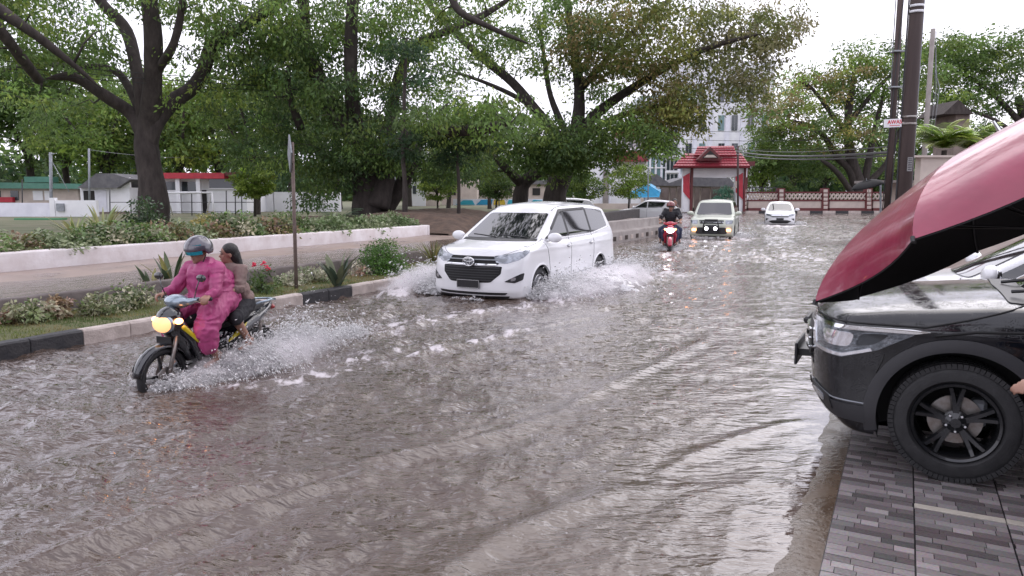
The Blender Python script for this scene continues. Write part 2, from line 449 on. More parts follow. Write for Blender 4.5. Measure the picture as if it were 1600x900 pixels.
def water_fields(x, y):
    r = np.hypot(x, y)
    s = x * RD[0] + y * RD[1]; t = x * RN[0] + y * RN[1]
    # amplitude of the chop: dies near the driveway, choppy along the lanes
    calm = np.clip((t - 0.35) / 2.6, 0, 1) ** 0.9
    calm = 0.05 + 0.95 * calm
    wx = x + 0.5 * (fbm(x * .8, y * .8, 31, 3) - .5); wy = y + 0.5 * (fbm(x * .8, y * .8, 47, 3) - .5)
    h = np.zeros_like(x)
    # directional trains crossing the road, each broken up by noise
    for k, (ang, lam, amp) in enumerate([(118, 0.62, .0065), (100, 0.41, .0055), (136, 0.31, .0045), (88, 0.95, .0065), (150, 0.23, .003), (75, 0.52, .004), (25, 0.37, .0025), (112, 1.7, .009), (165, .7, .004)]):
        a = R(ang); ph = (wx * math.cos(a) + wy * math.sin(a)) * 2 * math.pi / lam
        env = np.clip(fbm(x * .55 / lam * .5, y * .55 / lam * .5, 60 + k, 2) * 2.6 - .75, 0, 1.3)
        fade = np.clip(lam * 260 / (r + 1) / 2.2, 0, 1)          # what the sheet's spacing cannot carry
        h += amp * env * fade * (np.sin(ph + 5 * fbm(x * .9, y * .9, 80 + k, 2)) + .28 * np.cos(2 * ph))
    n1 = fbm(x * 2.6, y * 3.4, 3, 4, .55); rd = 1 - np.abs(2 * n1 - 1)
    h += 0.026 * (rd ** 2 - .55) * np.clip(60 / (r + 6), .25, 1)
    n2 = fbm(wx * 7, wy * 10, 13, 3); h += 0.0065 * (1 - np.abs(2 * n2 - 1) - .7) * np.clip(14 / (r + 1), 0, 1)
    patch = np.clip(fbm(x * .38 + 3, y * .30, 201, 3) * 3.2 - 1.05, 0, 1); patch = .30 + .85 * patch
    patch = np.maximum(patch, np.clip((-x - .5) / 3, 0, .8))
    near = np.zeros_like(x)
    for pts, a, wd, fo in WAKES[:6]:
        d, p, sg = seg_dist(x, y, pts); near = np.maximum(near, np.exp(-(d / .32) ** 2))
    patch = patch * (1 - .55 * near)
    h *= calm * 1.9 * patch
    water_fields.chop = np.clip(calm * (.25 + .85 * patch), .04, 1.1)
    foam = np.zeros_like(x)
    tex = fbm(wx * 9, wy * 9, 23, 4, .65); tex2 = fbm(x * 28, y * 28, 5, 3, .7)
    for pts, a, wd, fo in WAKES:
        d, p, sg = seg_dist(x, y, pts)
        taper = np.clip(np.minimum(p, 1 - p) * 6, 0, 1)
        wob = wd * (0.7 + .7 * fbm(x * 2, y * 2, 91, 2))
        h += a * (.55 + .9 * (n1 - .5) + .45) * np.exp(-(d / wob) ** 2) * taper * np.clip((t - .2) / .5, 0.1, 1)
        h -= .35 * a * np.exp(-((d - 1.8 * wob) / wob) ** 2) * taper * np.clip((t - .2) / .5, 0.1, 1)
        foam += fo * np.exp(-(d / (wob * 1.25)) ** 2) * taper * np.clip(2.6 * tex - .75, 0, 1.4)
    # a thin scatter of foam and bubbles over the churned lanes
    foam += np.clip((tex - .58) * 2.2, 0, .22) * np.clip((t - 2) / 3, 0, 1) * np.clip(22 / (r + 2), 0, 1)
    foam = np.clip(foam * (.55 + .9 * tex2), 0, 1)
    return h, foam

NR, NA = 640, 560
u = np.linspace(0, 1, NR)
rr = 1.3 * (135 / 1.3) ** u
fov = np.linspace(-43, 43, NA - 80)
aa = np.concatenate([np.linspace(-100, -43.5, 40), fov, np.linspace(43.5, 100, 40)])
AR, RR = np.meshgrid(np.radians(aa), rr)
WX = RR * np.sin(AR); WY = RR * np.cos(AR)
Hh, Fo = water_fields(WX, WY)
V = np.stack([WX.ravel(), WY.ravel(), Hh.ravel()], 1)
i0 = (np.arange(NR - 1)[:, None] * NA + np.arange(NA - 1)[None, :]).ravel()
# leave out what lies behind the kerb and past the driveway edge
F = np.stack([i0, i0 + 1, i0 + NA + 1, i0 + NA], 1)
cx = V[F].mean(1); tt = cx[:, :2] @ RN; ss = cx[:, :2] @ RD
F = F[(tt > 0.0) & ((tt < 8.6) | (ss > 21)) | (ss > 11)]

wm = bpy.data.materials.new('muddy_flood_water'); wm.use_nodes = True
n = wm.node_tree; b = n.nodes['Principled BSDF']
b.inputs['IOR'].default_value = 1.333; b.inputs['Specular IOR Level'].default_value = 1.0; b.inputs['Coat Weight'].default_value = .6; b.inputs['Coat Roughness'].default_value = .03; b.inputs['Coat Tint'].default_value = (.97, .97, 1, 1)
tcn = n.nodes.new('ShaderNodeTexCoord')
fa = n.nodes.new('ShaderNodeAttribute'); fa.attribute_name = 'foam'
n1 = n.nodes.new('ShaderNodeTexNoise'); n1.inputs['Scale'].default_value = 0.9; n1.inputs['Detail'].default_value = 6
n.links.new(tcn.outputs['Object'], n1.inputs['Vector'])
r1 = n.nodes.new('ShaderNodeValToRGB')
r1.color_ramp.elements[0].position = .3; r1.color_ramp.elements[0].color = (0.070, 0.045, 0.031, 1)
r1.color_ramp.elements[1].position = .7; r1.color_ramp.elements[1].color = (0.108, 0.074, 0.056, 1)
n.links.new(n1.outputs['Fac'], r1.inputs[0])
mxn = n.nodes.new('ShaderNodeMix'); mxn.data_type = 'RGBA'
mxn.inputs[7].default_value = (0.62, 0.57, 0.58, 1)
fn_ = n.nodes.new('ShaderNodeTexNoise'); fn_.inputs['Scale'].default_value = 30; fn_.inputs['Detail'].default_value = 7; fn_.inputs['Roughness'].default_value = .68; fn_.inputs['Distortion'].default_value = .8
n.links.new(tcn.outputs['Object'], fn_.inputs['Vector'])
fs_ = n.nodes.new('ShaderNodeMath'); fs_.operation = 'ADD'; n.links.new(fa.outputs['Fac'], fs_.inputs[0]); n.links.new(fn_.outputs['Fac'], fs_.inputs[1])
fr_ = n.nodes.new('ShaderNodeMapRange'); fr_.inputs['From Min'].default_value = .70; fr_.inputs['From Max'].default_value = 1.12
n.links.new(fs_.outputs[0], fr_.inputs['Value'])
n.links.new(fr_.outputs[0], mxn.inputs[0]); n.links.new(r1.outputs[0], mxn.inputs[6])
n.links.new(mxn.outputs[2], b.inputs['Base Color'])
rg = n.nodes.new('ShaderNodeMapRange'); rg.inputs['To Min'].default_value = 0.03; rg.inputs['To Max'].default_value = 0.6
n.links.new(fr_.outputs[0], rg.inputs['Value']); n.links.new(rg.outputs[0], b.inputs['Roughness'])
mpw = n.nodes.new('ShaderNodeMapping'); mpw.inputs['Rotation'].default_value = (0, 0, R(14)); mpw.inputs['Scale'].default_value = (.75, 2.1, 1)
n.links.new(tcn.outputs['Object'], mpw.inputs[0])
nb1 = n.nodes.new('ShaderNodeTexNoise'); nb1.inputs['Scale'].default_value = 6.5; nb1.inputs['Detail'].default_value = 2.5; nb1.inputs['Roughness'].default_value = .6; nb1.inputs['Distortion'].default_value = .5
nb2 = n.nodes.new('ShaderNodeTexNoise'); nb2.inputs['Scale'].default_value = 45; nb2.inputs['Detail'].default_value = 3
n.links.new(mpw.outputs[0], nb1.inputs['Vector']); n.links.new(mpw.outputs[0], nb2.inputs['Vector'])
ca = n.nodes.new('ShaderNodeAttribute'); ca.attribute_name = 'chop'
bs1 = n.nodes.new('ShaderNodeMath'); bs1.operation = 'MULTIPLY'; bs1.inputs[1].default_value = 1.0
n.links.new(ca.outputs['Fac'], bs1.inputs[0])
bp1 = n.nodes.new('ShaderNodeBump'); bp1.inputs['Distance'].default_value = .050
n.links.new(bs1.outputs[0], bp1.inputs['Strength'])
bp2 = n.nodes.new('ShaderNodeBump'); bp2.inputs['Distance'].default_value = .004
n.links.new(bs1.outputs[0], bp2.inputs['Strength'])
n.links.new(nb1.outputs['Fac'], bp1.inputs['Height']); n.links.new(nb2.outputs['Fac'], bp2.inputs['Height'])
n.links.new(bp1.outputs[0], bp2.inputs['Normal']); n.links.new(bp2.outputs[0], b.inputs['Normal']); n.links.new(bp2.outputs[0], b.inputs['Coat Normal'])
chop = water_fields.chop.ravel()
water = mesh_np('water', V, F, wm, smooth=True, pattr={'foam': Fo.ravel(), 'chop': chop})
tag(water, 'muddy brown flood water rippling across the street', kind='structure')

# the street bed and the open ground, reaching the horizon
mb = MB(); mb.box((0, 250, -0.45), (900, 900, 0.5)); mb.build('ground', M['mud'], kind='structure')
# concrete apron under the thin edge of the water
sv = np.linspace(-3, 16, 240); tv = np.array([0.252, 0.30, 0.36, 0.42, 0.50, 0.6, 0.8, 1.2, 2.0])
zv = np.array([0.014, 0.012, 0.008, 0.001, -0.006, -0.014, -0.03, -0.08, -0.195])
S2, T2 = np.meshgrid(sv, tv, indexing='ij'); Z2 = np.tile(zv, (len(sv), 1)) + .010 * (fbm(S2 * 1.3, T2 * 2.0, 4, 4) - .5)
P2 = S2[..., None] * RD + T2[..., None] * RN
V = np.concatenate([P2, Z2[..., None]], 2).reshape(-1, 3); k = len(tv)
i0 = (np.arange(len(sv) - 1)[:, None] * k + np.arange(k - 1)[None, :]).ravel()
apm = pmat('wet_brown_concrete', (0.060, 0.038, 0.024), (0.105, 0.070, 0.045), 5, rough=0.10, rough2=0.4, bump=.25, bscale=30, detail=8)
o = mesh_np('driveway_apron', V, np.stack([i0, i0 + k, i0 + k + 1, i0 + 1], 1), apm, smooth=True)
tag(o, kind='structure')

# ------------------------------------------------------------------ driveway tiles (each tile an object; ledger strips in relief)
tile_m = tintmat('ledger_tile', rough=0.2, bump=0.5, bscale=70)
TS = 0.43
def tile_mesh(seed):
    rg_ = random.Random(seed); mb = MB(); h = TS / 2 - 0.0025; y = -h; rows = 7; dy = 2 * h / rows
    mb.ct = (0.02, 0.018, 0.02); mb.box((0, 0, -0.016), (2 * h + .003, 2 * h + .003, 0.02))
    for r_ in range(rows):
        x = -h - rg_.random() * .12
        while x < h:
            L = rg_.choice([.10, .14, .18, .22, .28]) * rg_.uniform(.9, 1.1)
            a = max(x, -h); b_ = min(x + L, h)
            if b_ - a > .008:
                g = rg_.choice([.09, .13, .17, .21, .25, .31]); wmm = rg_.uniform(-.008, .010)
                mb.ct = (g * 1.04 + wmm, g * .93, g * .94 + wmm * .2)
                z = rg_.uniform(-.0035, 0)
                x0, x1, y0, y1 = a + .0008, b_ - .0008, y + r_ * 0 + .0009, y + dy - .0009
                V = [(x0, y0, -.01), (x1, y0, -.01), (x1, y1, -.01), (x0, y1, -.01), (x0 + .001, y0 + .001, z), (x1 - .001, y0 + .001, z), (x1 - .001, y1 - .001, z), (x0 + .001, y1 - .001, z)]
                mb.add(V, [(4, 5, 6, 7), (0, 1, 5, 4), (1, 2, 6, 5), (2, 3, 7, 6), (3, 0, 4, 7)])
            x += L
        y += dy
    o = mb.build('tile', tile_m, tint=True); me = o.data; bpy.data.objects.remove(o); return me
tiles = [tile_mesh(i) for i in range(9)]
mb = MB(); q = [RP(-3.5, .252), RP(16, .252), RP(16, -14), RP(-3.5, -14)]
mb.prism([(p[0], p[1]) for p in q], -0.3, 0.0165)
pave = mb.build('pavement', pmat('driveway_bedding', (0.05, 0.045, 0.045), (0.09, 0.08, 0.08), 8, rough=.7), kind='structure')
pave['label'] = 'grey ledger tile driveway beside the flooded road'
TZ = 0.03
strip_s = 4.51
base_s = strip_s + .03
cnt = 0
for i in range(0, 10):
    tcn_ = 0.25 - 0.39 + .215 - TS * i if i else .25 - .195
    for j in range(-9, 12):
        if cnt >= 290: break
        s0 = base_s + .005 + TS * (j + .5) if j >= 0 else strip_s - .033 - TS * (-j - .5)
        if i == 0: s0 = base_s + .005 + TS * (j + .5)
        if i > 6 and (j < -3 or j > 3): continue
        if s0 < -.9 or s0 > 8.2: continue
        o = bpy.data.objects.new('tile', tiles[(i * 7 + j * 3) % 9]); link(o, pave)
        p = RP(s0, tcn_, TZ + random.uniform(-.0008, .0008)); o.location = p
        o.rotation_euler = (0, 0, -RA + R(180 if (i + j) % 2 else 0))
        if i == 0: o.scale = (.39 / TS, 1, 1)
        cnt += 1
for i in range(7):      # pale border course, one bar per tile
    tl = -.14 - TS * i
    mb = MB(); c = RP(strip_s, tl - TS / 2, TZ - .009)
    mb.box((0, 0, 0), (TS - .005, .058, .02), bev=.002)
    o = mb.build('border_tile', pmat('cream_border_tile', (.50, .46, .40), (.42, .38, .33), 20, rough=.3, bump=.15) if i == 0 else bm_, pave)
    bm_ = o.data.materials[0]; o.location = c; o.rotation_euler = (0, 0, -RA)

# ------------------------------------------------------------------ kerb, verge, drain wall, walkway, white planter wall
SL = 0.594; s0k = 5.11
kerb = empty('kerb', RP(s0k, 8.45, 0)); tag(kerb, 'stone kerb painted in black and cream blocks along the verge', kind='structure')
kerb.rotation_euler = (0, 0, -RA)
def kerb_me(seed):
    rg_ = random.Random(seed); mb = MB()
    prof = [(-.075, -.25), (-.075, .155), (-.06, .172), (-.045, .18), (.06, .18), (.075, .17), (.075, -.25)]
    L = SL / 2 - .004; V = []
    xs = [-L, -L + .008, -L * .3, L * .4, L - .008, L]
    for x_i, y in enumerate(xs):
        for (a, z) in prof:
            e = .006 if x_i in (0, len(xs) - 1) else 0
            V.append((a * (1 - e * 8) + rg_.uniform(-.003, .003), y, z - e + (rg_.uniform(-.004, .004) if z > 0 else 0)))
    m_ = len(prof); F = [(i * m_ + j, i * m_ + j + 1, (i + 1) * m_ + j + 1, (i + 1) * m_ + j) for i in range(len(xs) - 1) for j in range(m_ - 1)]
    F += [tuple(range(m_))[::-1], tuple((len(xs) - 1) * m_ + j for j in range(m_))]
    # local x must face the road (-t): flip
    V = [(-a, b_, c) for a, b_, c in V]; F = [f[::-1] for f in F]
    o = MB().add(V, F).build('kerb_stone', M['kerb_pale']); me = o.data; bpy.data.objects.remove(o); return me
kp = [kerb_me(i) for i in range(3)]; kb = []
for me in kp:
    m2 = me.copy(); m2.materials.clear(); m2.materials.append(M['kerb_black']); kb.append(m2)
for k_ in range(-11, 26):
    blk = (k_ % 8) in (6, 7)
    o = bpy.data.objects.new('kerb_stone', (kb if blk else kp)[k_ % 3]); link(o, kerb)
    bend = max(0, k_ - 9) ** 2 * .012
    o.location = (-bend, SL * (k_ + .5), 0); o['label'] = 'black painted kerb stone' if blk else 'cream painted kerb stone'
def strip_mesh(name, s_a, s_b, prof, mat, ns=60, noise=0.0, nf=3.0, **kw):
    sv = np.linspace(s_a, s_b, ns); k = len(prof); pr = np.array(prof)
    S2 = np.repeat(sv[:, None], k, 1); T2 = np.tile(pr[:, 0], (ns, 1)); Z2 = np.tile(pr[:, 1], (ns, 1)) + noise * (fbm(S2 * nf, T2 * nf + 50, 9, 4) - .5)
    V = np.concatenate([S2[..., None] * RD + T2[..., None] * RN, Z2[..., None]], 2).reshape(-1, 3)
    i0 = (np.arange(ns - 1)[:, None] * k + np.arange(k - 1)[None, :]).ravel()
    o = mesh_np(name, V, np.stack([i0, i0 + k, i0 + k + 1, i0 + 1], 1), mat)
    return tag(o, **kw)
VG = [(8.52 + i * .15, .155 + .015 * (i > 0)) for i in range(11)]
verge_m = pmat('verge_turf', (0.075, 0.095, 0.03), (0.14, 0.13, 0.06), 5, rough=.9, bump=.8, bscale=40)
strip_mesh('verge', -4, 15, VG, verge_m, 130, .03, kind='structure')
dw = [(10.0, -.1), (10.0, .40), (10.012, .42), (10.15, .425), (10.165, .40), (10.165, .3)]
o = strip_mesh('drain_wall', -5, 21, dw, M['concrete_dark'], 160, .014, 6, label='low dark damp concrete wall behind the flower verge', cat='wall')
strip_mesh('footpath', -6, 40, [(10.16, .375), (11, .378), (12, .382), (12.4, .39), (13, .395), (13.85, .40)], M['walk'], 200, .03, .8, kind='structure')
# a film of rain standing on the path
S2, T2 = np.meshgrid(np.linspace(-6, 22, 420), np.linspace(10.155, 12.5, 60), indexing='ij')
Z2 = .392 + .008 * (fbm(S2 * 3, T2 * 5, 77, 4) - .5) - .010 * np.clip((T2 - 11.8) / .6, 0, 1)
V = np.concatenate([S2[..., None] * RD + T2[..., None] * RN, Z2[..., None]], 2).reshape(-1, 3)
i0 = (np.arange(419)[:, None] * 60 + np.arange(59)[None, :]).ravel()
pm = pmat('puddle_water', (0.15, 0.115, 0.095), rough=0.06, bump=.5, bscale=14, spec=.5)
o = mesh_np('puddle', V, np.stack([i0, i0 + 60, i0 + 61, i0 + 1], 1), pm, smooth=True); tag(o, kind='structure')
ww = [(13.8, .3), (13.8, .70), (13.815, .725), (14.0, .735), (14.02, .71), (14.02, .5)]
WEND = 20.05
wall = strip_mesh('planter_wall', -8, WEND, ww, M['wall_white'], 120, .012, 3, label='long whitewashed planter wall with pink tinge behind the footpath', cat='wall')
mb = MB(); c = RP(WEND + .06, 13.91, .5); mb.box(c, (.24, .14, .47), rz=-RA, bev=.02)
o = mb.build('end_block', M['wall_white'], wall)
strip_mesh('planter_soil', -8, WEND, [(14.0, .68), (14.5, .69), (15.2, .69), (16.2, .66), (17, .5)], verge_m, 120, .05, kind='structure')
# park ground
def poly_obj(name, pts, z, mat, **kw):
    mb = MB(); mb.add([(p[0], p[1], z) for p in pts], [tuple(range(len(pts)))]); return mb.build(name, mat, **kw)
PK = [RP(-20, 14.2), RP(WEND, 14.2), RP(33, 13.6), RP(44, 15.2), RP(60, 21), (9, 71), (60, 73), (260, 500), (-400, 500), (-300, -20)]
poly_obj('park_ground', PK, .42, M['lawn'], kind='structure')
S2, T2 = np.meshgrid(np.linspace(WEND + .2, 34, 90), np.linspace(13.0, 24, 80), indexing='ij')
ed = np.clip(np.minimum.reduce([S2 - WEND, 34 - S2, (T2 - 13.0) * 1.3, (24 - T2) * .6]) / 2.0, 0, 1)
Z2 = .36 + ed ** .7 * (.28 + .5 * fbm(S2 * .35, T2 * .35, 6, 4)) + .07 * fbm(S2 * 4, T2 * 4, 8, 3) * ed
V = np.concatenate([S2[..., None] * RD + T2[..., None] * RN, Z2[..., None]], 2).reshape(-1, 3)
i0 = (np.arange(89)[:, None] * 80 + np.arange(79)[None, :]).ravel()
o = mesh_np('soil_mound', V, np.stack([i0, i0 + 80, i0 + 81, i0 + 1], 1), M['soil'], smooth=True); tag(o, kind='structure')

# wall of the open drain beyond the white people carrier
bar = strip_mesh('barrier_wall', 15, 33.5, [(9.0, -.2), (9.0, .38), (9.03, .42), (9.16, .44), (9.2, .46), (9.2, .74), (9.22, .77), (9.42, .78), (9.44, .7), (9.44, 0)], M['concrete'], 80, .015, 2,
                 label='stepped concrete barrier wall beyond the white people carrier', cat='wall')
wh = pmat('weep_hole_dark', (.05, .035, .03), rough=.9)
for i in range(16):
    mb = MB(); mb.box((0, 0, 0), (.012, .30, .16), bev=.004); o = mb.build('recess', wh if i % 2 else M['kerb_pale'], bar)
    p = RP(20.3 + i * .62, 8.995, .17); o.location = p; o.rotation_euler = (0, 0, -RA)
# dark planter wall beside the parked cars
a = np.array([3.6, 33.4]); b_ = np.array([7.6, 45.0]); dv = (b_ - a); L = np.hypot(*dv)
mb = MB(); mb.box((*((a + b_) / 2), .45), (.35, L, .82), rz=-math.atan2(dv[0], dv[1]), bev=.03)
mb.build('planter_wall', pmat('dark_planter', (.05, .045, .045), (.09, .08, .08), 4, rough=.8, bump=.3), label='low dark grey planter wall beside the parked white sedan', cat='wall')
# ================================================================== VEHICLES (bodies solved from smooth solids)
def smax(a, b, k): return np.maximum(a, b) + np.maximum(k - np.abs(a - b), 0) ** 2 / (4 * k)
def smin(a, b, k): return -smax(-a, -b, k)
def table(pts, lo, hi, sig=0.03, n=700):
    """polyline softened into a lookup"""
    p = np.array(sorted(pts), float); xs = np.linspace(lo, hi, n); ys = np.interp(xs, p[:, 0], p[:, 1])
    dx = xs[1] - xs[0]; k = int(3 * sig / dx) + 1; g = np.exp(-.5 * (np.arange(-k, k + 1) * dx / sig) ** 2); g /= g.sum()
    yp = np.concatenate([2 * ys[0] - ys[k:0:-1], ys, 2 * ys[-1] - ys[-2:-k - 2:-1]]); ys = np.convolve(yp, g, 'valid')
    return lambda v: np.interp(v, xs, ys)
class Car:
    def __init__(s, S):
        s.S = S; s.xf, s.xr = S['xf'], S['xr']; lo, hi = s.xr - .3, s.xf + .3
        s.top = table(S['top'], lo, hi, S.get('tsig', .04)); s.front = table(S['front'], -.2, 2.2, .025); s.rear = table(S['rear'], -.2, 2.2, .04)
        s.side = table(S['side'], -.2, 2.2, .03); s.plan = table(S['plan'], lo, hi, .06); s.bot = table(S['bot'], lo, hi, .05)
        s.roof = table(S['roof'], lo, hi, .08); s.ws = table(S['ws'], .3, 2.4, .02); s.rw = table(S['rw'], .3, 2.4, .03); s.cw = table(S['cw'], .3, 2.4, .03)
    def f(s, P):
        S = s.S; x, y, z = P[..., 0], P[..., 1], P[..., 2]; ay = np.abs(y); hw = S['hw']
        Wd = s.side(z) + s.plan(x)
        Wd = Wd + S.get('crease', .006) * np.exp(-((z - S['zc']) / .03) ** 2)
        a = ay - Wd
        t = z - (s.top(x) - S['hoodcrown'] * (ay / hw) ** 2.5 * np.clip((x - S['cowl'] + .3) / .4, 0, 1) - .012 * (ay / hw) ** 2)
        fr = x - (s.front(z) - S['cf'] * (ay / hw) ** S['pf'])
        re = (s.rear(z) + S['cr'] * (ay / hw) ** 3) - x
        bo = s.bot(x) - z
        body = smax(smax(smax(a, t, S.get('kt', .07)), fr, .06), smax(re, bo, .05), .05)
        ca = ay - s.cw(z); ct = z - (s.roof(x) - .05 * (ay / .6) ** 2)
        cf_ = (x - (s.ws(z) - .10 * (ay / .7) ** 2)) * .6; cr_ = (s.rw(z) + .05 * (ay / .7) ** 2 - x) * .8; cb = .5 - z
        cab = smax(smax(smax(ca, ct, .09), cf_, .05), smax(cr_, cb, .05), .04)
        return smin(body, cab, S.get('kc', .02))
    def grad(s, P, e=.004):
        g = np.stack([s.f(P + np.eye(3)[i] * e) - s.f(P - np.eye(3)[i] * e) for i in range(3)], -1)
        return g / (np.linalg.norm(g, axis=-1, keepdims=True) + 1e-9)
    def solve(s, A, B, n=48):
        """first crossing going from A (outside) to B (inside)"""
        t0 = np.zeros(len(A)); t1 = np.ones(len(A)); done = np.zeros(len(A), bool)
        prev = 0
        for i in range(1, n + 1):
            t = i / n; v = s.f(A + (B - A) * t) < 0; new = v & ~done
            t0[new] = (i - 1) / n; t1[new] = t; done |= v
        for _ in range(12):
            m = (t0 + t1) / 2; v = s.f(A + (B - A) * m[:, None]) < 0
            t1 = np.where(v, m, t1); t0 = np.where(v, t0, m)
        return A + (B - A) * ((t0 + t1) / 2)[:, None], done
    def body(s, parent, mat, xs, res=.03, name='body'):
        S = s.S; hw = S['hw'] + .12; zt = S['zt'] + .05; zb = .05
        ys = np.linspace(-hw, hw, max(8, int(2 * hw / res))); zs = np.linspace(zb, zt, max(8, int((zt - zb) / res)))
        def grid(U, Vv, fn):
            A, B = np.meshgrid(U, Vv, indexing='ij'); P = fn(A, B).reshape(-1, 3); nv = len(Vv)
            i0 = (np.arange(len(U) - 1)[:, None] * nv + np.arange(nv - 1)[None, :]).ravel()
            return P, np.stack([i0, i0 + nv, i0 + nv + 1, i0 + 1], 1)
        st = lambda *a: np.stack(np.broadcast_arrays(*a), -1)
        gs = [grid(ys, zs, lambda a, b: st(xs[-1], a, b)), grid(ys, zs, lambda a, b: st(xs[0], a, b)),
              grid(xs, zs, lambda a, b: st(a, hw, b)), grid(xs, zs, lambda a, b: st(a, -hw, b)),
              grid(xs, ys, lambda a, b: st(a, b, zt)), grid(xs, ys, lambda a, b: st(a, b, zb))]
        fl = [0, 1, 1, 0, 0, 1]; Ps = []; Fs = []; nn = 0
        for (P, F), q in zip(gs, fl):
            Fs.append((F[:, ::-1] if q else F) + nn); Ps.append(P); nn += len(P)
        P = np.concatenate(Ps); F = np.concatenate(Fs)
        _, ix, inv = np.unique(np.round(P * 2e4).astype(np.int64), axis=0, return_index=True, return_inverse=True)
        P = P[ix]; F = inv.ravel()[F]
        q = P.copy(); q[:, 0] = np.clip(P[:, 0], s.xr + .75, s.xf - .7); q[:, 1] = P[:, 1] * .25; q[:, 2] = .62 + np.clip(P[:, 2] - .62, -.1, .12)
        X, ok = s.solve(P, q)
        # wheel openings
        c = X[F].mean(1); kill = np.zeros(len(F), bool)
        for wx in S['wheels']:
            Ra = S['arch']; zc_ = S['wr'] + .01
            d = np.hypot(X[:, 0] - wx, X[:, 2] - zc_); sidev = np.abs(X[:, 1]) > S['hw'] - .28
            near = (np.abs(d - Ra) < res * .75) & sidev & (d > .05)
            k = Ra / d[near]
            X[near, 0] = wx + (X[near, 0] - wx) * k; X[near, 2] = zc_ + (X[near, 2] - zc_) * k
            A = X[near].copy(); B = A.copy(); sg = np.sign(A[:, 1]); A[:, 1] = sg * (S['hw'] + .3); B[:, 1] = sg * .3
            N_, okk = s.solve(A, B); X[near] = np.where(okk[:, None], N_, X[near])
            dc = np.hypot(c[:, 0] - wx, c[:, 2] - zc_)
            kill |= (dc < Ra - res * .02) & (np.abs(c[:, 1]) > S['hw'] - .28)
            kill |= (np.abs(c[:, 0] - wx) < Ra) & (c[:, 2] < zc_ - Ra * .3) & (np.abs(c[:, 1]) > S['hw'] - .32)
        F = F[~kill]
        return mesh_np(name, X, F, mat, parent, smooth=True)
    def patch(s, name, poly, axis, sign, mat, parent, off=.003, thick=.012, step=.03, sub=None, z0=None, xlim=None):
        """a panel following the body, outlined in side ('y': x,z), front ('x': y,z) or top ('z': x,y) view"""
        poly = np.array(poly, float); b = []
        for i in range(len(poly)):
            p, q = poly[i], poly[(i + 1) % len(poly)]; k = max(1, int(np.hypot(*(q - p)) / step)); b += [p + (q - p) * j / k for j in range(k)]
        b = np.array(b); nb_ = len(b)
        lo, hi = b.min(0), b.max(0); gx, gy = np.meshgrid(np.arange(lo[0] + step / 2, hi[0], step), np.arange(lo[1] + step / 2, hi[1], step))
        g = np.stack([gx.ravel(), gy.ravel()], 1)
        if len(g):
            ins = np.zeros(len(g), bool); j = nb_ - 1
            for i in range(nb_):
                cnd = ((b[i, 1] > g[:, 1]) != (b[j, 1] > g[:, 1])); xx = (b[j, 0] - b[i, 0]) * (g[:, 1] - b[i, 1]) / (b[j, 1] - b[i, 1] + 1e-12) + b[i, 0]
                ins ^= cnd & (g[:, 0] < xx); j = i
            g = g[ins]
            if len(g): g = g[np.array([np.min(np.hypot(*(b - p).T)) for p in g]) > step * .4]
        pts = np.concatenate([b, g]) if len(g) else b
        vo, _, fo, _, _, _ = delaunay_2d_cdt([Vector(p) for p in pts], [(i, (i + 1) % nb_) for i in range(nb_)], [], 1, 1e-6)
        U = np.array([(v.x, v.y) for v in vo]); F = np.array([f for f in fo if len(f) == 3], int)
        if axis == 'y': A = np.stack([U[:, 0], np.full(len(U), sign * 1.3), U[:, 1]], 1); B = A.copy(); B[:, 1] = sign * .15
        elif axis == 'x': A = np.stack([np.full(len(U), sign * 3.4), U[:, 0], U[:, 1]], 1); B = A.copy(); B[:, 0] = xlim if xlim is not None else sign * .3
        else: A = np.stack([U[:, 0], U[:, 1], np.full(len(U), 2.6)], 1); B = A.copy(); B[:, 2] = z0 or .5
        X, ok = s.solve(A, B, 90); Nn = s.grad(X)
        nrm = np.cross(X[F[:, 1]] - X[F[:, 0]], X[F[:, 2]] - X[F[:, 0]]); flip = (nrm * Nn[F[:, 0]]).sum(1) < 0; F[flip] = F[flip][:, ::-1]
        el = np.max([np.linalg.norm(X[F[:, i]] - X[F[:, (i + 1) % 3]], axis=1) for i in range(3)], 0); F = F[(el < step * 4.5) & ok[F].all(1)]
        top = X + Nn * off; low = X + Nn * (off - thick)
        e = {}
        for f in F:
            for i in range(3):
                k = (f[i], f[(i + 1) % 3]); e[k] = 1
        bd = [k for k in e if (k[1], k[0]) not in e]; n0 = len(top)
        # own copies of the rim keep the face and the skirt crisp
        V = np.concatenate([top, top, low]); Q = np.array([(i + n0, i + 2 * n0, j + 2 * n0, j + n0) for i, j in bd])[:, ::-1]
        return mesh_np(name, V, [F, Q], mat, parent, smooth=True)
    def seam(s, name, line, sign, parent, wd=.004, axis='y', mat=None):
        line = np.array(line, float); P = []
        for i in range(len(line) - 1):
            k = max(1, int(np.hypot(*(line[i + 1] - line[i])) / .04)); P += [line[i] + (line[i + 1] - line[i]) * j / k for j in range(k)]
        P = np.array(P + [line[-1]])
        if axis == 'y': A = np.stack([P[:, 0], np.full(len(P), sign * 1.3), P[:, 1]], 1); B = A.copy(); B[:, 1] = sign * .15
        elif axis == 'x': A = np.stack([np.full(len(P), sign * 3.4), P[:, 0], P[:, 1]], 1); B = A.copy(); B[:, 0] = sign * .3
        else: A = np.stack([P[:, 0], P[:, 1], np.full(len(P), 2.6)], 1); B = A.copy(); B[:, 2] = .5
        X, ok = s.solve(A, B, 90)
        return MB().tube(X, wd, 5).build(name, mat or M['gap'], parent, smooth=True)

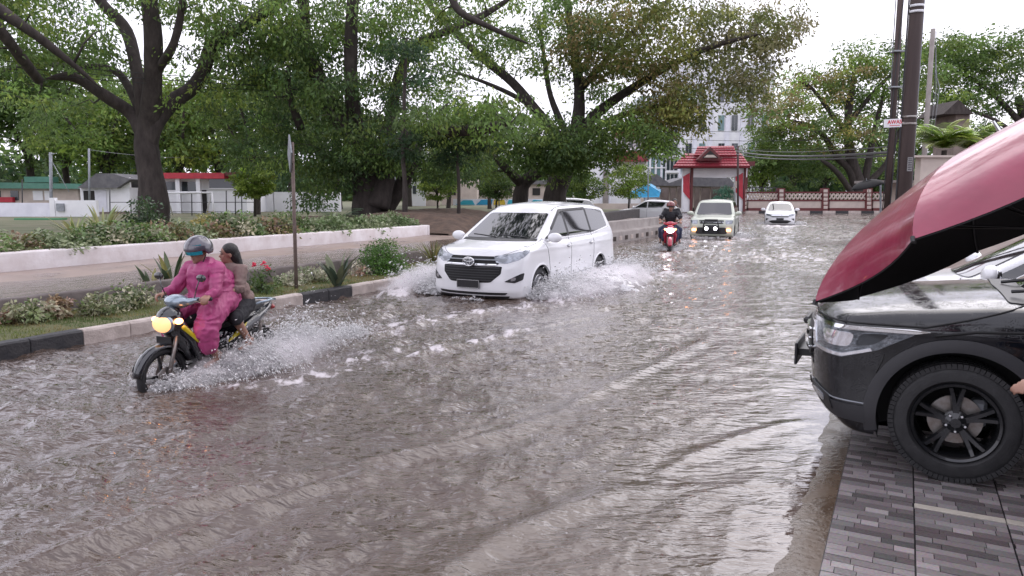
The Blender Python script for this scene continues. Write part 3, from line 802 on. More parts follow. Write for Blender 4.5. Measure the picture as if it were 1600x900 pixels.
def wheel(parent, x, side, S, rim_mat, spokes=5, double=False, detail=True, water=False):
    r = S['wr']; wt = S.get('wt', .225); hwv = S['hw'] - .03; yc = side * (hwv - wt / 2)
    w_ = empty('wheel', (x, yc, r)); w_.parent = parent
    rr_ = r * S.get('rimr', .66); h = wt / 2; n = 64 if detail else 24
    prof = [(-h * .75, rr_), (-h, rr_ + .02), (-h, r - .045), (-h * .9, r - .015), (-h * .7, r), (h * .7, r), (h * .9, r - .015), (h, r - .045), (h, rr_ + .02), (h * .75, rr_)]
    mb = MB(); mb.lathe(prof, n)
    o = mb.build('tyre', M['rubber'], w_); auto_smooth(o, 50)
    if detail:     # tread blocks and shoulder cuts
        mb = MB(); nt_ = 76
        for k in range(nt_):
            a = 2 * math.pi * k / nt_
            for yy, wdt in ((-.39, .2), (-.13, .22), (.13, .22), (.39, .2)):
                rot = [[math.cos(a), 0, math.sin(a)], [0, 1, 0], [-math.sin(a), 0, math.cos(a)]]
                mb.box((math.sin(a) * (r - .001), yy * wt * 1.02, math.cos(a) * (r - .001)), (2 * math.pi * r / nt_ * .86, wt * wdt, .008), rot=rot)
            for sd_ in (-1, 1):
                mb.box((math.sin(a) * (r - .016), sd_ * (h - .006), math.cos(a) * (r - .016)), (2 * math.pi * r / nt_ * .82, .014, .022), rot=rot)
        mb.build('tread', M['rubber'], w_)
    o_ = side * h
    mb = MB(); e = o_ * .86
    mb.lathe([(e, rr_ + .004), (e + side * .008, rr_ - .004), (e, rr_ - .018), (e - side * .05, rr_ - .03), (-e, rr_ - .03), (-e, rr_)], n)
    rim = mb.build('rim', rim_mat, w_); auto_smooth(rim, 40)
    mb = MB(); mb.lathe([(e - side * .095, .001), (e - side * .095, rr_ * .62), (e - side * .11, rr_ * .62), (e - side * .11, .001)], 32)
    mb.build('brake_disc', M['steel'], w_)
    for k in range(spokes):
        a0 = 2 * math.pi * k / spokes + .3
        for da in ((-.16, .16) if double else (0,)):
            mb = MB(); th = np.linspace(0, 1, 6); pr = .05 + (rr_ - .075) * th
            ang = a0 + da * (0.35 + .65 * th); yy = e - side * (.022 - .018 * th * th); wd = (.021 if double else .034) * (1 - .15 * th)
            V = []
            for rr2, an, y_, w2 in zip(pr, ang, yy, wd):
                c, s_ = math.cos(an), math.sin(an)
                for q, dy in ((-1, -.03), (-.55, 0), (.55, 0), (1, -.03)):
                    V.append((rr2 * c - q * w2 * s_, y_ + side * dy, rr2 * s_ + q * w2 * c))
            F = [(i * 4 + j, i * 4 + j + 1, i * 4 + j + 5, i * 4 + j + 4) for i in range(5) for j in range(3)]
            if side < 0: F = [f[::-1] for f in F]
            mb.add(V, F); sp = mb.build('spoke', rim_mat, w_); auto_smooth(sp, 25)
    mb = MB(); mb.lathe([(e + side * .001, .0005), (e + side * .001, .028), (e - side * .006, .034), (e - side * .03, .07), (e - side * .05, .075)], 32)
    hub = mb.build('hub', rim_mat, w_); auto_smooth(hub, 30)
    if detail:
        for k in range(5):
            a = 2 * math.pi * k / 5 + .3 + math.pi / 5
            mb = MB(); mb.lathe([(e - side * .002, .0005), (e - side * .002, .007), (e - side * .02, .009)], 8, o=(.052 * math.cos(a), 0, .052 * math.sin(a)))
            mb.build('wheel_nut', M['chrome'], w_)
    # dark liner of the wheel well, part of the car
    mb = MB(); Ra = S['arch'] + .004; th = np.linspace(-.35, math.pi + .35, 26); y0, y1 = side * (S['hw'] - .02), side * (S['hw'] - .36)
    V = []
    for a in th: V += [(x + Ra * math.cos(a), y0, r + .01 + Ra * math.sin(a)), (x + Ra * math.cos(a), y1, r + .01 + Ra * math.sin(a))]
    F = [(2 * i, 2 * i + 1, 2 * i + 3, 2 * i + 2) for i in range(25)]; c0 = len(V); V.append((x, y1, r)); F += [(2 * i + 1, c0, 2 * i + 3) for i in range(25)]
    mb.add(V, F); mb.build('wheel_well', M['gap'], parent)
    return w_
def arch_trim(car, parent, x, side, mat, wd=.028, th=.014, a0=-.25, a1=math.pi + .25, name='arch_trim', flat=None):
    S = car.S; V = []; n = 40; zc_ = S['wr'] + .01; Ra = S['arch']
    for a in np.linspace(a0, a1, n):
        pts = []
        for q in (0, .5, 1):
            rr_ = Ra - .006 + wd * q
            pts.append((x + rr_ * math.cos(a), side * 1.4, max(zc_ + rr_ * math.sin(a), .02)))
        A = np.array(pts); B = A.copy(); B[:, 1] = side * .2; X, ok = car.solve(A, B, 60)
        y = np.where(ok, X[:, 1], side * (S['hw'] - .05)); lift = th
        V += [(A[0, 0], y[0] - side * .03, A[0, 2]), (A[0, 0], y[0] + side * lift, A[0, 2]), (A[1, 0], y[1] + side * lift, A[1, 2]), (A[2, 0], y[2] + side * lift * .3, A[2, 2]), (A[2, 0], y[2] - side * .01, A[2, 2])]
    F = [(i * 5 + j, i * 5 + j + 1, i * 5 + j + 6, i * 5 + j + 5) for i in range(n - 1) for j in range(4)]
    if side > 0: F = [f[::-1] for f in F]
    o = MB().add(V, F).build(name, mat, parent); auto_smooth(o, 40); return o
def mirror_part(parent, x, side, z, y, mat, s=1.0):
    m_ = MB(); m_.ell((x, side * (y + .13), z + .03), (.07 * s, .125 * s, .078 * s), 16, 10)
    m_.tube([(x + .03, side * (y - .02), z - .02), (x + .01, side * (y + .06), z - .01)], [.03, .022], 8)
    o = m_.build('mirror', mat, parent, smooth=True)
    g = MB(); g.ell((x - .035, side * (y + .13), z + .03), (.042 * s, .11 * s, .066 * s), 14, 8); g.build('mirror_glass', M['chrome'], o, smooth=True)
    return o
def rounded(pts, k=3, r=.25):
    pts = [np.array(p, float) for p in pts]; o = []
    for i in range(len(pts)):
        p, c, q = pts[i - 1], pts[i], pts[(i + 1) % len(pts)]; a = c + (p - c) * r; b = c + (q - c) * r
        for j in range(k + 1):
            t = j / k; o.append((1 - t) ** 2 * a + 2 * t * (1 - t) * c + t * t * b)
    return o
def plate(parent, x, z, w_=.43, h_=.135, text='B 1', tilt=0, y=0):
    mb = MB(); mb.box((x, y, z), (.012, w_, h_), bev=.004); o = mb.build('number_plate', M['plate'], parent)
    mb = MB()
    for sy, sz, a, b_ in ((0, h_ / 2 - .008, w_ - .02, .005), (0, -h_ / 2 + .008, w_ - .02, .005), (w_ / 2 - .009, 0, .004, h_ - .02), (-w_ / 2 + .009, 0, .004, h_ - .02)):
        mb.box((x + .0065, y + sy, z + sz), (.003, a, b_))
    mb.build('plate_border', M['plate_ink'], o); return o

# ---------------------------------------------------------------- the white people carrier
MPV = dict(xf=2.30, xr=-2.43, hw=.90, zt=1.80, wr=.335, arch=.385, wheels=(1.38, -1.37), zc=.98, cowl=1.30, hoodcrown=.055, cf=.30, pf=2.6, cr=.16, wt=.21,
    top=[(2.6, .80), (2.30, .93), (2.15, 1.00), (1.75, 1.075), (1.30, 1.145), (1.0, 1.13), (.3, 1.10), (-1, 1.13), (-2, 1.16), (-2.6, 1.16)],
    front=[(0, 2.18), (.2, 2.25), (.32, 2.30), (.50, 2.29), (.70, 2.265), (.86, 2.22), (1.0, 2.10), (1.1, 2.0)],
    rear=[(0, -2.3), (.3, -2.40), (.6, -2.42), (1.0, -2.36), (1.3, -2.30)],
    side=[(0, .84), (.2, .88), (.4, .905), (.62, .905), (.85, .912), (1.0, .905), (1.1, .875), (1.2, .85)],
    plan=[(2.6, -.16), (2.2, -.06), (1.8, -.012), (1.2, 0), (-1.5, 0), (-2.1, -.025), (-2.45, -.08)],
    bot=[(2.6, .24), (2.1, .20), (1.7, .20), (-1.9, .22), (-2.4, .32)],
    roof=[(1.4, 1.50), (.75, 1.63), (.4, 1.70), (0, 1.765), (-.6, 1.79), (-1.5, 1.765), (-2.1, 1.70), (-2.4, 1.62)],
    ws=[(.9, 1.62), (1.12, 1.36), (1.65, .38), (1.8, .10)], rw=[(.6, -2.4), (1.1, -2.34), (1.6, -2.10), (1.8, -1.95)],
    cw=[(.5, .86), (1.05, .855), (1.2, .83), (1.6, .69), (1.75, .635)])
def make_mpv():
    c = Car(MPV); rt = empty('people_carrier', label='white people carrier driving through the flood and throwing up spray', cat='people carrier')
    bd = c.body(rt, M['white_paint'], np.linspace(-2.55, 2.42, 330), .0155)
    # glass
    c.patch('windscreen', rounded([(-.715, 1.15), (.715, 1.15), (.60, 1.575), (-.60, 1.575)], r=.07), 'x', 1, M['glass'], rt, off=.009, thick=.03)
    c.patch('cowl_trim', [(-.74, 1.115), (.74, 1.115), (.73, 1.150), (-.73, 1.150)], 'x', 1, M['black_plastic'], rt, off=.006, thick=.02, xlim=1.0)
    wp = MB()
    for y0, y1 in ((.55, -.02), (-.05, -.58)):
        A = np.array([(3.0, y0, 1.16), (3.0, (y0 + y1) / 2, 1.185), (3.0, y1, 1.20)]); B = A.copy(); B[:, 0] = .3
        X, _ = c.solve(A, B, 90); wp.tube(X + c.grad(X) * .015, .007, 5)
    wp.build('wiper', M['black_plastic'], rt)
    for s_ in (1, -1):
        fw = c.patch('side_window', rounded([(1.05, 1.165), (.14, 1.155), (.14, 1.635), (.24, 1.60), (.44, 1.50), (.80, 1.30)], r=.08), 'y', s_, M['glass'], rt, off=.003)
        rwn = c.patch('side_window', rounded([(.06, 1.155), (-.98, 1.165), (-.98, 1.645), (.06, 1.638)], r=.05), 'y', s_, M['glass'], rt, off=.003)
        c.patch('quarter_window', rounded([(-1.06, 1.17), (-1.98, 1.27), (-1.90, 1.60), (-1.06, 1.652)], r=.10), 'y', s_, M['glass'], rt, off=.003)
        c.patch('door_pillar', [(.145, 1.16), (.055, 1.16), (.055, 1.64), (.145, 1.64)], 'y', s_, M['black_plastic'], rt, off=.004)
        c.patch('door_pillar', [(-.975, 1.17), (-1.065, 1.175), (-1.065, 1.65), (-.975, 1.655)], 'y', s_, M['black_plastic'], rt, off=.004)
        c.patch('rain_visor', rounded([(.80, 1.325), (.44, 1.53), (.22, 1.645), (-1.0, 1.665), (-1.0, 1.62), (.20, 1.605), (.42, 1.49), (.77, 1.29)], r=.1, k=2), 'y', s_, M['black_plastic'], rt, off=.018, thick=.012)
        c.seam('door_seam', [(1.22, 1.14), (1.12, .95), (1.03, .62), (.98, .34), (.80, .30), (.12, .29), (.10, .6), (.11, 1.16)], s_, rt)
        c.seam('door_seam', [(.10, .29), (-.80, .30), (-.95, .48), (-1.02, .75), (-1.03, 1.17)], s_, rt)
        c.seam('sill_crease', [(1.0, .42), (.4, .44), (-.9, .47)], s_, rt, .006, mat=M['grey_metal'])
        c.seam('window_trim', [(1.18, 1.140), (.1, 1.135), (-1.0, 1.145), (-2.0, 1.245)], s_, rt, .007, mat=M['chrome'])
        for hx in (.24, -.86):
            A = np.array([[hx - .08, s_ * 1.3, .985], [hx + .08, s_ * 1.3, .99]]); B = A.copy(); B[:, 1] = s_ * .2; X, _ = c.solve(A, B, 60); nn_ = np.array([0, s_ * .03, 0])
            mid = (X[0] + X[1]) / 2
            MB().tube([X[0], X[0] * .8 + mid * .2 + nn_, mid + nn_ * 1.1, X[1] * .8 + mid * .2 + nn_, X[1]], [.012, .014, .015, .014, .012], 8).build('door_handle', M['white_paint'], rt, smooth=True)
            c.patch('handle_recess', rounded([(hx - .06, .955), (hx + .06, .955), (hx + .06, 1.01), (hx - .06, 1.01)], r=.3), 'y', s_, M['grey_metal'], rt, off=.002, step=.02)
        mirror_part(rt, 1.03, s_, 1.14, .86, M['white_paint'], 1.1)
        c.patch('mirror_base', [(1.12, 1.155), (.98, 1.155), (.98, 1.21)], 'y', s_, M['black_plastic'], rt, off=.006)
        # lights
        hl = c.patch('headlight', rounded([(s_ * .40, .905), (s_ * .46, .80), (s_ * .62, .785), (s_ * .81, .85), (s_ * .85, .965), (s_ * .78, .975), (s_ * .60, .935)], r=.15), 'x', 1, M['lamp_glass'], rt, off=.006, step=.02)
        c.patch('reflector', rounded([(s_ * .47, .87), (s_ * .48, .82), (s_ * .60, .80), (s_ * .64, .87)], r=.3), 'x', 1, M['grey_metal'], hl, off=.009, step=.02)
        c.patch('reflector', rounded([(s_ * .66, .88), (s_ * .64, .82), (s_ * .76, .86), (s_ * .80, .93)], r=.3), 'x', 1, M['lamp_glass'], hl, off=.009, step=.02)
        c.patch('headlight_wing', rounded([(2.02, .92), (1.80, 1.015), (1.63, 1.06), (1.78, .985), (1.97, .865)], r=.12), 'y', s_, M['lamp_glass'], rt, off=.005, step=.02)
        fg = c.patch('fog_light_surround', rounded([(s_ * .60, .49), (s_ * .87, .64), (s_ * .86, .52), (s_ * .76, .47)], r=.15), 'x', 1, M['black_plastic'], rt, off=.006, step=.02)
        c.patch('fog_light', rounded([(s_ * .70, .50), (s_ * .70, .55), (s_ * .77, .57), (s_ * .77, .51)], r=.4), 'x', 1, M['lamp_bright'], fg, off=.012, step=.015)
        c.patch('tail_light', rounded([(s_ * .88, .95), (s_ * .60, 1.0), (s_ * .74, 1.2), (s_ * .86, 1.25)], r=.15), 'x', -1, pmat('tail_light_red', (.35, .01, .01), rough=.1, coat=1) if 'tl' not in M else M['tl'], rt)
        for wx in MPV['wheels']:
            arch_trim(c, rt, wx, s_, M['white_paint'], .03, .012)
            wheel(rt, wx, s_, MPV, M['silver_rim'], 5, True, detail=(s_ > 0))
        MB().box((1.38, s_ * .30, .33), (.06, .5, .06)).build('axle', M['steel'], rt)
    # face
    c.patch('upper_grille', rounded([(-.50, .90), (-.50, .765), (.50, .765), (.50, .90)], r=.12), 'x', 1, M['gap'], rt, off=.004, step=.025)
    for z0, z1 in ((.836, .850), (.760, .778)):
        c.patch('grille_bar', [(-.47, z0), (.47, z0), (.47, z1), (-.47, z1)], 'x', 1, M['chrome'] if z0 < .8 else M['grey_metal'], rt, off=.018, thick=.02, step=.02)
    lg = c.patch('lower_grille', rounded([(-.56, .745), (-.55, .62), (-.38, .47), (.38, .47), (.55, .62), (.56, .745)], r=.12), 'x', 1, M['gap'], rt, off=.004, step=.025)
    for k in range(6):
        z = .50 + k * .042; hwid = .40 + max(0, min(.12, (z - .49) * .9))
        c.patch('slat', [(-hwid, z), (hwid, z), (hwid, z + .014), (-hwid, z + .014)], 'x', 1, M['dark_trim'], lg, off=.014, thick=.012, step=.03)
    c.patch('bumper_line', rounded([(-.62, .27), (.62, .27), (.66, .31), (-.66, .31)], r=.1), 'x', 1, M['black_plastic'], rt, off=.006)
    c.patch('under_bumper', [(-.66, .20), (.66, .20), (.68, .25), (-.68, .25)], 'x', 1, M['black_plastic'], rt, off=.006)
    plate(rt, 2.335, .445, .44, .145)
    # oval badge of three rings
    em = MB()
    def ring(cy, cz, a, b_, r_): th = np.linspace(0, 2 * math.pi, 25); em.tube([(2.315, cy + a * math.cos(t), cz + b_ * math.sin(t)) for t in th], r_, 6)
    MB().ell((2.285, 0, .815), (.020, .10, .068), 20, 10).build('badge_plinth', M['grey_metal'], rt, smooth=True)
    ring(0, .815, .105, .072, .010); ring(0, .842, .092, .025, .008); ring(0, .82, .032, .064, .008)
    em.build('badge', M['chrome'], rt, smooth=True)
    c.seam('bonnet_seam', [(-.80, 1.16), (-.78, 1.03), (-.62, .955), (-.44, .90), (.44, .90), (.62, .955), (.78, 1.03), (.80, 1.16)], 1, rt, .004, axis='x')
    for s_ in (1, -1):
        c.seam('roof_rail', [(.35, s_ * .60), (-.6, s_ * .62), (-1.8, s_ * .60)], 1, rt, .010, axis='z', mat=M['grey_metal'])
    return rt
M['tl'] = pmat('tail_light_red', (.35, .01, .01), rough=.1, coat=1)
def place(rt, x, y, heading_deg, z=-.18):
    """heading measured from straight towards the camera (-Y), positive = turning to the camera's left"""
    a = R(heading_deg); rt.location = (x, y, z); rt.rotation_euler = (0, 0, math.atan2(-math.cos(a), -math.sin(a)))
mpv = make_mpv(); mpv['category'] = 'car'; place(mpv, .36, 14.25, 28)
# ---------------------------------------------------------------- the black sport utility on the driveway
SUV = dict(xf=2.28, xr=-2.31, hw=.915, zt=1.68, wr=.36, arch=.435, wheels=(1.36, -1.30), zc=.90, cowl=1.02, hoodcrown=.05, cf=.24, pf=2.8, cr=.14, wt=.235, rimr=.665,
    top=[(2.6, .86), (2.28, .965), (2.12, 1.00), (1.7, 1.06), (1.15, 1.115), (.8, 1.09), (-1, 1.09), (-2, 1.12), (-2.5, 1.1)],
    front=[(0, 2.05), (.2, 2.10), (.30, 2.19), (.42, 2.23), (.60, 2.25), (.80, 2.255), (.93, 2.225), (1.02, 2.13), (1.1, 2.05)],
    rear=[(0, -2.1), (.3, -2.25), (.6, -2.30), (1.0, -2.25), (1.3, -2.12)],
    side=[(0, .82), (.2, .875), (.35, .90), (.55, .895), (.75, .90), (.90, .912), (.97, .905), (1.05, .875), (1.15, .85)],
    plan=[(2.6, -.16), (2.2, -.07), (1.9, -.02), (1.36, .012), (.9, 0), (-1.0, 0), (-1.4, .01), (-2.1, -.03), (-2.45, -.08)],
    bot=[(2.6, .30), (2.2, .27), (1.9, .21), (1.7, .21), (-1.8, .23), (-2.3, .35)],
    roof=[(1.2, 1.48), (.55, 1.59), (.1, 1.655), (-.6, 1.68), (-1.3, 1.64), (-1.9, 1.56), (-2.3, 1.46)],
    ws=[(.9, 1.30), (1.12, 1.0), (1.6, .12), (1.7, .0)], rw=[(.6, -2.3), (1.1, -2.22), (1.5, -1.85), (1.7, -1.7)],
    cw=[(.5, .86), (1.0, .85), (1.15, .82), (1.5, .68), (1.65, .60)])
def make_suv():
    c = Car(SUV); rt = empty('parked_suv', label='black wet sport utility vehicle parked nose out on the tiled driveway', cat='car')
    xs = np.concatenate([np.linspace(-2.42, .75, 90), np.linspace(.76, 2.40, 205)])
    c.body(rt, M['black_wet'], xs, .0125)
    c.patch('windscreen', rounded([(-.72, 1.10), (.72, 1.10), (.60, 1.50), (-.60, 1.50)], r=.07), 'x', 1, M['glass'], rt, off=.008, thick=.03)
    c.patch('cowl_trim', rounded([(1.13, -.70), (1.16, 0), (1.13, .70), (.98, .74), (1.0, 0), (.98, -.74)], r=.1), 'z', 1, M['black_plastic'], rt, off=.006)
    wp = MB()
    for y0, y1 in ((.60, .02), (.05, -.55)):
        A = np.array([(3.0, y0, 1.145), (3.0, (y0 + y1) / 2, 1.165), (3.0, y1, 1.18)]); B = A.copy(); B[:, 0] = .3
        X, _ = c.solve(A, B, 90); wp.tube(X + c.grad(X) * .02, .009, 6)
        wp.tube([X[0] + c.grad(X)[0] * .02, (1.10, y0 - .08, 1.13)], .012, 6)
    wp.build('wiper', M['black_plastic'], rt)
    for s_ in (1, -1):
        c.patch('side_window', rounded([(.80, 1.11), (-.12, 1.115), (-.12, 1.53), (.08, 1.50), (.40, 1.34)], r=.08), 'y', s_, M['glass'], rt)
        c.patch('side_window', rounded([(-.2, 1.115), (-1.05, 1.14), (-1.25, 1.50), (-.2, 1.55)], r=.07), 'y', s_, M['glass'], rt)
        c.patch('quarter_window', rounded([(-1.15, 1.15), (-1.6, 1.28), (-1.5, 1.45), (-1.32, 1.47)], r=.12), 'y', s_, M['glass'], rt)
        mirror_part(rt, .78, s_, 1.10, .86, M['black_wet'], 1.1)
        hl = c.patch('headlight', rounded([(2.265, .885), (2.215, .71), (2.00, .70), (1.80, .765), (1.60, .885), (1.80, .905)], r=.06), 'y', s_, M['lamp_clear'], rt, off=.006, step=.016)
        c.patch('chrome_strip', rounded([(2.28, .90), (1.62, .912), (1.52, .905), (1.60, .888), (2.28, .878)], r=.05), 'y', s_, M['chrome'], rt, off=.010, step=.016)
        c.patch('daylight_strip', rounded([(2.17, .735), (2.17, .712), (2.00, .706), (1.83, .758), (1.84, .775), (2.0, .725)], r=.06), 'y', s_, M['lamp_bright'], hl, off=.011, step=.012)
        c.patch('daylight_strip', rounded([(2.205, .87), (2.185, .87), (2.165, .74), (2.185, .735)], r=.1), 'y', s_, M['lamp_bright'], hl, off=.011, step=.012)
        c.patch('reflector', rounded([(2.13, .86), (2.10, .77), (1.96, .77), (1.93, .865)], r=.3), 'y', s_, M['lamp_bright'], hl, off=.010, step=.016)
        c.patch('reflector', rounded([(1.90, .865), (1.93, .78), (1.82, .80), (1.73, .875)], r=.3), 'y', s_, M['lamp_dark'], hl, off=.010, step=.016)
        c.patch('headlight_corner', rounded([(s_ * .60, .885), (s_ * .62, .76), (s_ * .86, .73), (s_ * .87, .89)], r=.12), 'x', 1, M['lamp_clear'], rt, off=.006, step=.018)
        c.seam('bonnet_seam', [(2.26, .925), (1.95, .925), (1.55, .93), (1.48, .95), (1.30, 1.0), (1.08, 1.07), (.95, 1.10)], s_, rt, .007)
        c.seam('wing_crease', [(1.50, .885), (1.30, .925), (.9, .95), (.3, .96)], s_, rt, .009)
        c.seam('door_seam', [(.96, 1.05), (.93, .85), (.86, .5), (.84, .3), (.72, .26), (-.1, .27), (-.16, 1.1)], s_, rt, .004)
        c.seam('bumper_seam', [(1.76, .75), (1.77, .70), (1.80, .62)], s_, rt, .004)
        c.patch('lower_bumper', rounded([(2.20, .44), (2.06, .405), (1.81, .40), (1.81, .29), (2.05, .31), (2.18, .38)], r=.05), 'y', s_, M['dark_trim'], rt, off=.010, step=.02)
        fl = c.patch('fog_light_surround', rounded([(2.22, .47), (2.06, .43), (2.03, .345), (2.21, .40)], r=.1), 'y', s_, M['black_plastic'], rt, off=.016, step=.015)
        c.patch('fog_light', rounded([(2.18, .445), (2.09, .425), (2.08, .375), (2.17, .40)], r=.3), 'y', s_, M['lamp_glass'], fl, off=.021, step=.012)
        c.seam('chrome_line', [(2.22, .398), (2.05, .343), (2.04, .36), (2.075, .43)], s_, rt, .007, mat=M['grey_metal'])
        c.seam('bumper_edge', [(2.235, .465), (2.06, .425), (1.80, .415)], s_, rt, .006, mat=M['grey_metal'])
        for wx in SUV['wheels']:
            arch_trim(c, rt, wx, s_, M['dark_trim'], .075, .020)
            wheel(rt, wx, s_, SUV, M['dark_rim'], 5, True)
        cl = MB(); cl.box((1.36 - .12, s_ * .70, .40), (.09, .10, .17), bev=.02); cl.build('brake_caliper', M['grey_metal'], rt)
        MB().box((1.36, s_ * .32, .36), (.06, .6, .06)).build('axle', M['steel'], rt)
    c.patch('grille', rounded([(-.55, .86), (-.50, .62), (.50, .62), (.55, .86)], r=.12), 'x', 1, M['black_plastic'], rt, off=.012, step=.03)
    for z in (.67, .73, .79): c.patch('grille_bar', [(-.52, z), (.52, z), (.52, z + .02), (-.52, z + .02)], 'x', 1, M['chrome'], rt, off=.03, thick=.03, step=.03)
    mb = MB(); mb.box((2.345, 0, .56), (.02, .47, .16), bev=.005); mb.box((2.30, 0, .56), (.10, .30, .05)); o = mb.build('number_plate', M['plate'], rt)
    # camera washer and the bumper garnish that stands off the nose
    mb = MB(); mb.box((2.29, .0, .80), (.05, .30, .05), bev=.015); mb.build('grille_garnish', M['black_plastic'], rt)
    return rt
bw = pmat('wet_black_paint', (0.005, 0.006, 0.009), rough=0.10, coat=.3, spec=.5)
n = bw.node_tree; b = n.nodes['Principled BSDF']      # rain beads: rounded drops standing on the paint
t = n.nodes.new('ShaderNodeTexCoord'); vo = n.nodes.new('ShaderNodeTexVoronoi'); vo.inputs['Scale'].default_value = 120; vo.inputs['Randomness'].default_value = 1
no = n.nodes.new('ShaderNodeTexNoise'); no.inputs['Scale'].default_value = 14; no.inputs['Detail'].default_value = 4
m1 = n.nodes.new('ShaderNodeMapRange'); m1.inputs['From Min'].default_value = .0; m1.inputs['From Max'].default_value = .45; m1.inputs['To Min'].default_value = 1; m1.inputs['To Max'].default_value = 0
m2 = n.nodes.new('ShaderNodeMath'); m2.operation = 'MULTIPLY'
m3 = n.nodes.new('ShaderNodeMapRange'); m3.inputs['From Min'].default_value = .42; m3.inputs['From Max'].default_value = .62
n.links.new(t.outputs['Object'], vo.inputs['Vector']); n.links.new(t.outputs['Object'], no.inputs['Vector'])
n.links.new(vo.outputs['Distance'], m1.inputs['Value']); n.links.new(no.outputs['Fac'], m3.inputs['Value'])
n.links.new(m1.outputs[0], m2.inputs[0]); n.links.new(m3.outputs[0], m2.inputs[1])
bp = n.nodes.new('ShaderNodeBump'); bp.inputs['Strength'].default_value = .55; bp.inputs['Distance'].default_value = .003
n.links.new(m2.outputs[0], bp.inputs['Height']); n.links.new(bp.outputs[0], b.inputs['Normal']); n.links.new(bp.outputs[0], b.inputs['Coat Normal'])
M['black_wet'] = bw
M['lamp_clear'] = pmat('clear_lamp_cover', (0.30, 0.33, 0.37), (0.10, 0.12, 0.14), 16, rough=0.08, coat=1.0, metal=.7, bump=.3, bscale=50)
M['lamp_dark'] = pmat('dark_reflector', (0.05, 0.06, 0.07), rough=.1, metal=.6, coat=1)
suv = make_suv()
# nose towards the street: heading along RN; near front hub stands at (2.64, 4.24)
hd = RN; lf = np.array([-hd[1], hd[0]])
hub = np.array([2.64, 4.24]); cc = hub - hd * 1.36 - lf * (.915 - .03)
suv.location = (cc[0], cc[1], TZ + .001); suv.rotation_euler = (0, 0, math.atan2(hd[1], hd[0]))

# ---------------------------------------------------------------- simpler cars farther off
def make_car(S, name, label, paint, res=.03, face=None, group=None):
    c = Car(S); rt = empty(name, label=label, cat='car', group=group)
    c.body(rt, paint, np.linspace(S['xr'] - .12, S['xf'] + .12, int((S['xf'] - S['xr'] + .24) / res)), res)
    W_ = S['wsp']; c.patch('windscreen', rounded(W_, r=.07), 'x', 1, M['glass'], rt, off=.010, thick=.03, step=.05)
    c.patch('rear_window', rounded([(a * .92, z) for a, z in W_], r=.1), 'x', -1, M['glass'], rt, off=.010, thick=.03, step=.05)
    for s_ in (1, -1):
        for p in S['win']: c.patch('side_window', rounded(p, r=.08), 'y', s_, M['glass'], rt, off=.006, step=.06)
        for p in S['seams']: c.seam('door_seam', p, s_, rt, .006)
        mirror_part(rt, S['mir'][0], s_, S['mir'][1], S['hw'] - .04, paint, 1.1)
        c.patch('headlight', rounded([(s_ * a, z) for a, z in S['hl']], r=.15), 'x', 1, M['lamp_glass'], rt, off=.008, step=.03)
        c.patch('tail_light', rounded([(s_ * (S['hw'] - .05), S['zc']), (s_ * (S['hw'] - .25), S['zc'] - .02), (s_ * (S['hw'] - .25), S['zc'] - .16), (s_ * (S['hw'] - .05), S['zc'] - .18)], r=.15), 'x', -1, M['tl'], rt, off=.008, step=.03)
        for wx in S['wheels']: wheel(rt, wx, s_, S, M['silver_rim'], 5, False, detail=False)
    for p, mt in S['face']: c.patch('grille', rounded(p, r=.12), 'x', 1, M[mt], rt, off=.010, step=.04)
    plate(rt, S['xf'] + .03, S['pz'], .40, .13)
    return rt
HATCH = dict(xf=2.02, xr=-2.02, hw=.85, zt=1.52, wr=.30, arch=.35, wheels=(1.27, -1.25), zc=.85, cowl=1.0, hoodcrown=.05, cf=.30, pf=2.6, cr=.16, wt=.19,
    top=[(2.4, .66), (2.02, .76), (1.85, .83), (1.4, .92), (1.0, .97), (-1, .99), (-2, 1.0)], front=[(0, 1.9), (.2, 1.97), (.35, 2.02), (.6, 2.0), (.75, 1.95), (.85, 1.85)],
    rear=[(0, -1.9), (.3, -2.0), (.6, -2.02), (1, -1.95)], side=[(0, .78), (.2, .83), (.5, .85), (.8, .85), (.95, .82), (1.1, .78)],
    plan=[(2.4, -.18), (1.9, -.07), (1.5, -.015), (-1.4, 0), (-1.9, -.05), (-2.2, -.1)], bot=[(2.2, .22), (1.8, .17), (-1.8, .2), (-2.1, .3)],
    roof=[(1, 1.32), (.4, 1.43), (-.1, 1.50), (-.8, 1.49), (-1.6, 1.40), (-2, 1.3)], ws=[(.8, 1.35), (.95, 1.05), (1.45, .18), (1.6, .05)], rw=[(.5, -2.0), (.9, -1.95), (1.35, -1.6), (1.5, -1.5)],
    cw=[(.5, .80), (.95, .79), (1.1, .76), (1.35, .64), (1.5, .56)],
    wsp=[(-.67, .965), (.67, .965), (.55, 1.36), (-.55, 1.36)], win=[[(.76, .995), (.0, .99), (.0, 1.37), (.16, 1.34), (.32, 1.26)], [(-.07, .99), (-.95, 1.02), (-1.15, 1.33), (-.07, 1.38)]],
    seams=[[(1.0, .95), (.9, .5), (.8, .25), (0, .24), (-.02, .97)], [(-.02, .24), (-.7, .25), (-.95, .6), (-1.0, 1.0)]], mir=(.80, 1.0),
    hl=[(.46, .72), (.50, .64), (.74, .70), (.80, .80), (.66, .79)], face=[([(-.46, .74), (-.46, .69), (.46, .69), (.46, .74)], 'chrome'), ([(-.5, .66), (-.44, .60), (.44, .60), (.5, .66)], 'black_plastic'),
      ([(-.62, .38), (-.40, .26), (.40, .26), (.62, .38), (.40, .44), (-.40, .44)], 'black_plastic'), ([(.60, .52), (.76, .54), (.76, .40)], 'black_plastic'), ([(-.60, .52), (-.76, .40), (-.76, .54)], 'black_plastic')], pz=.50)
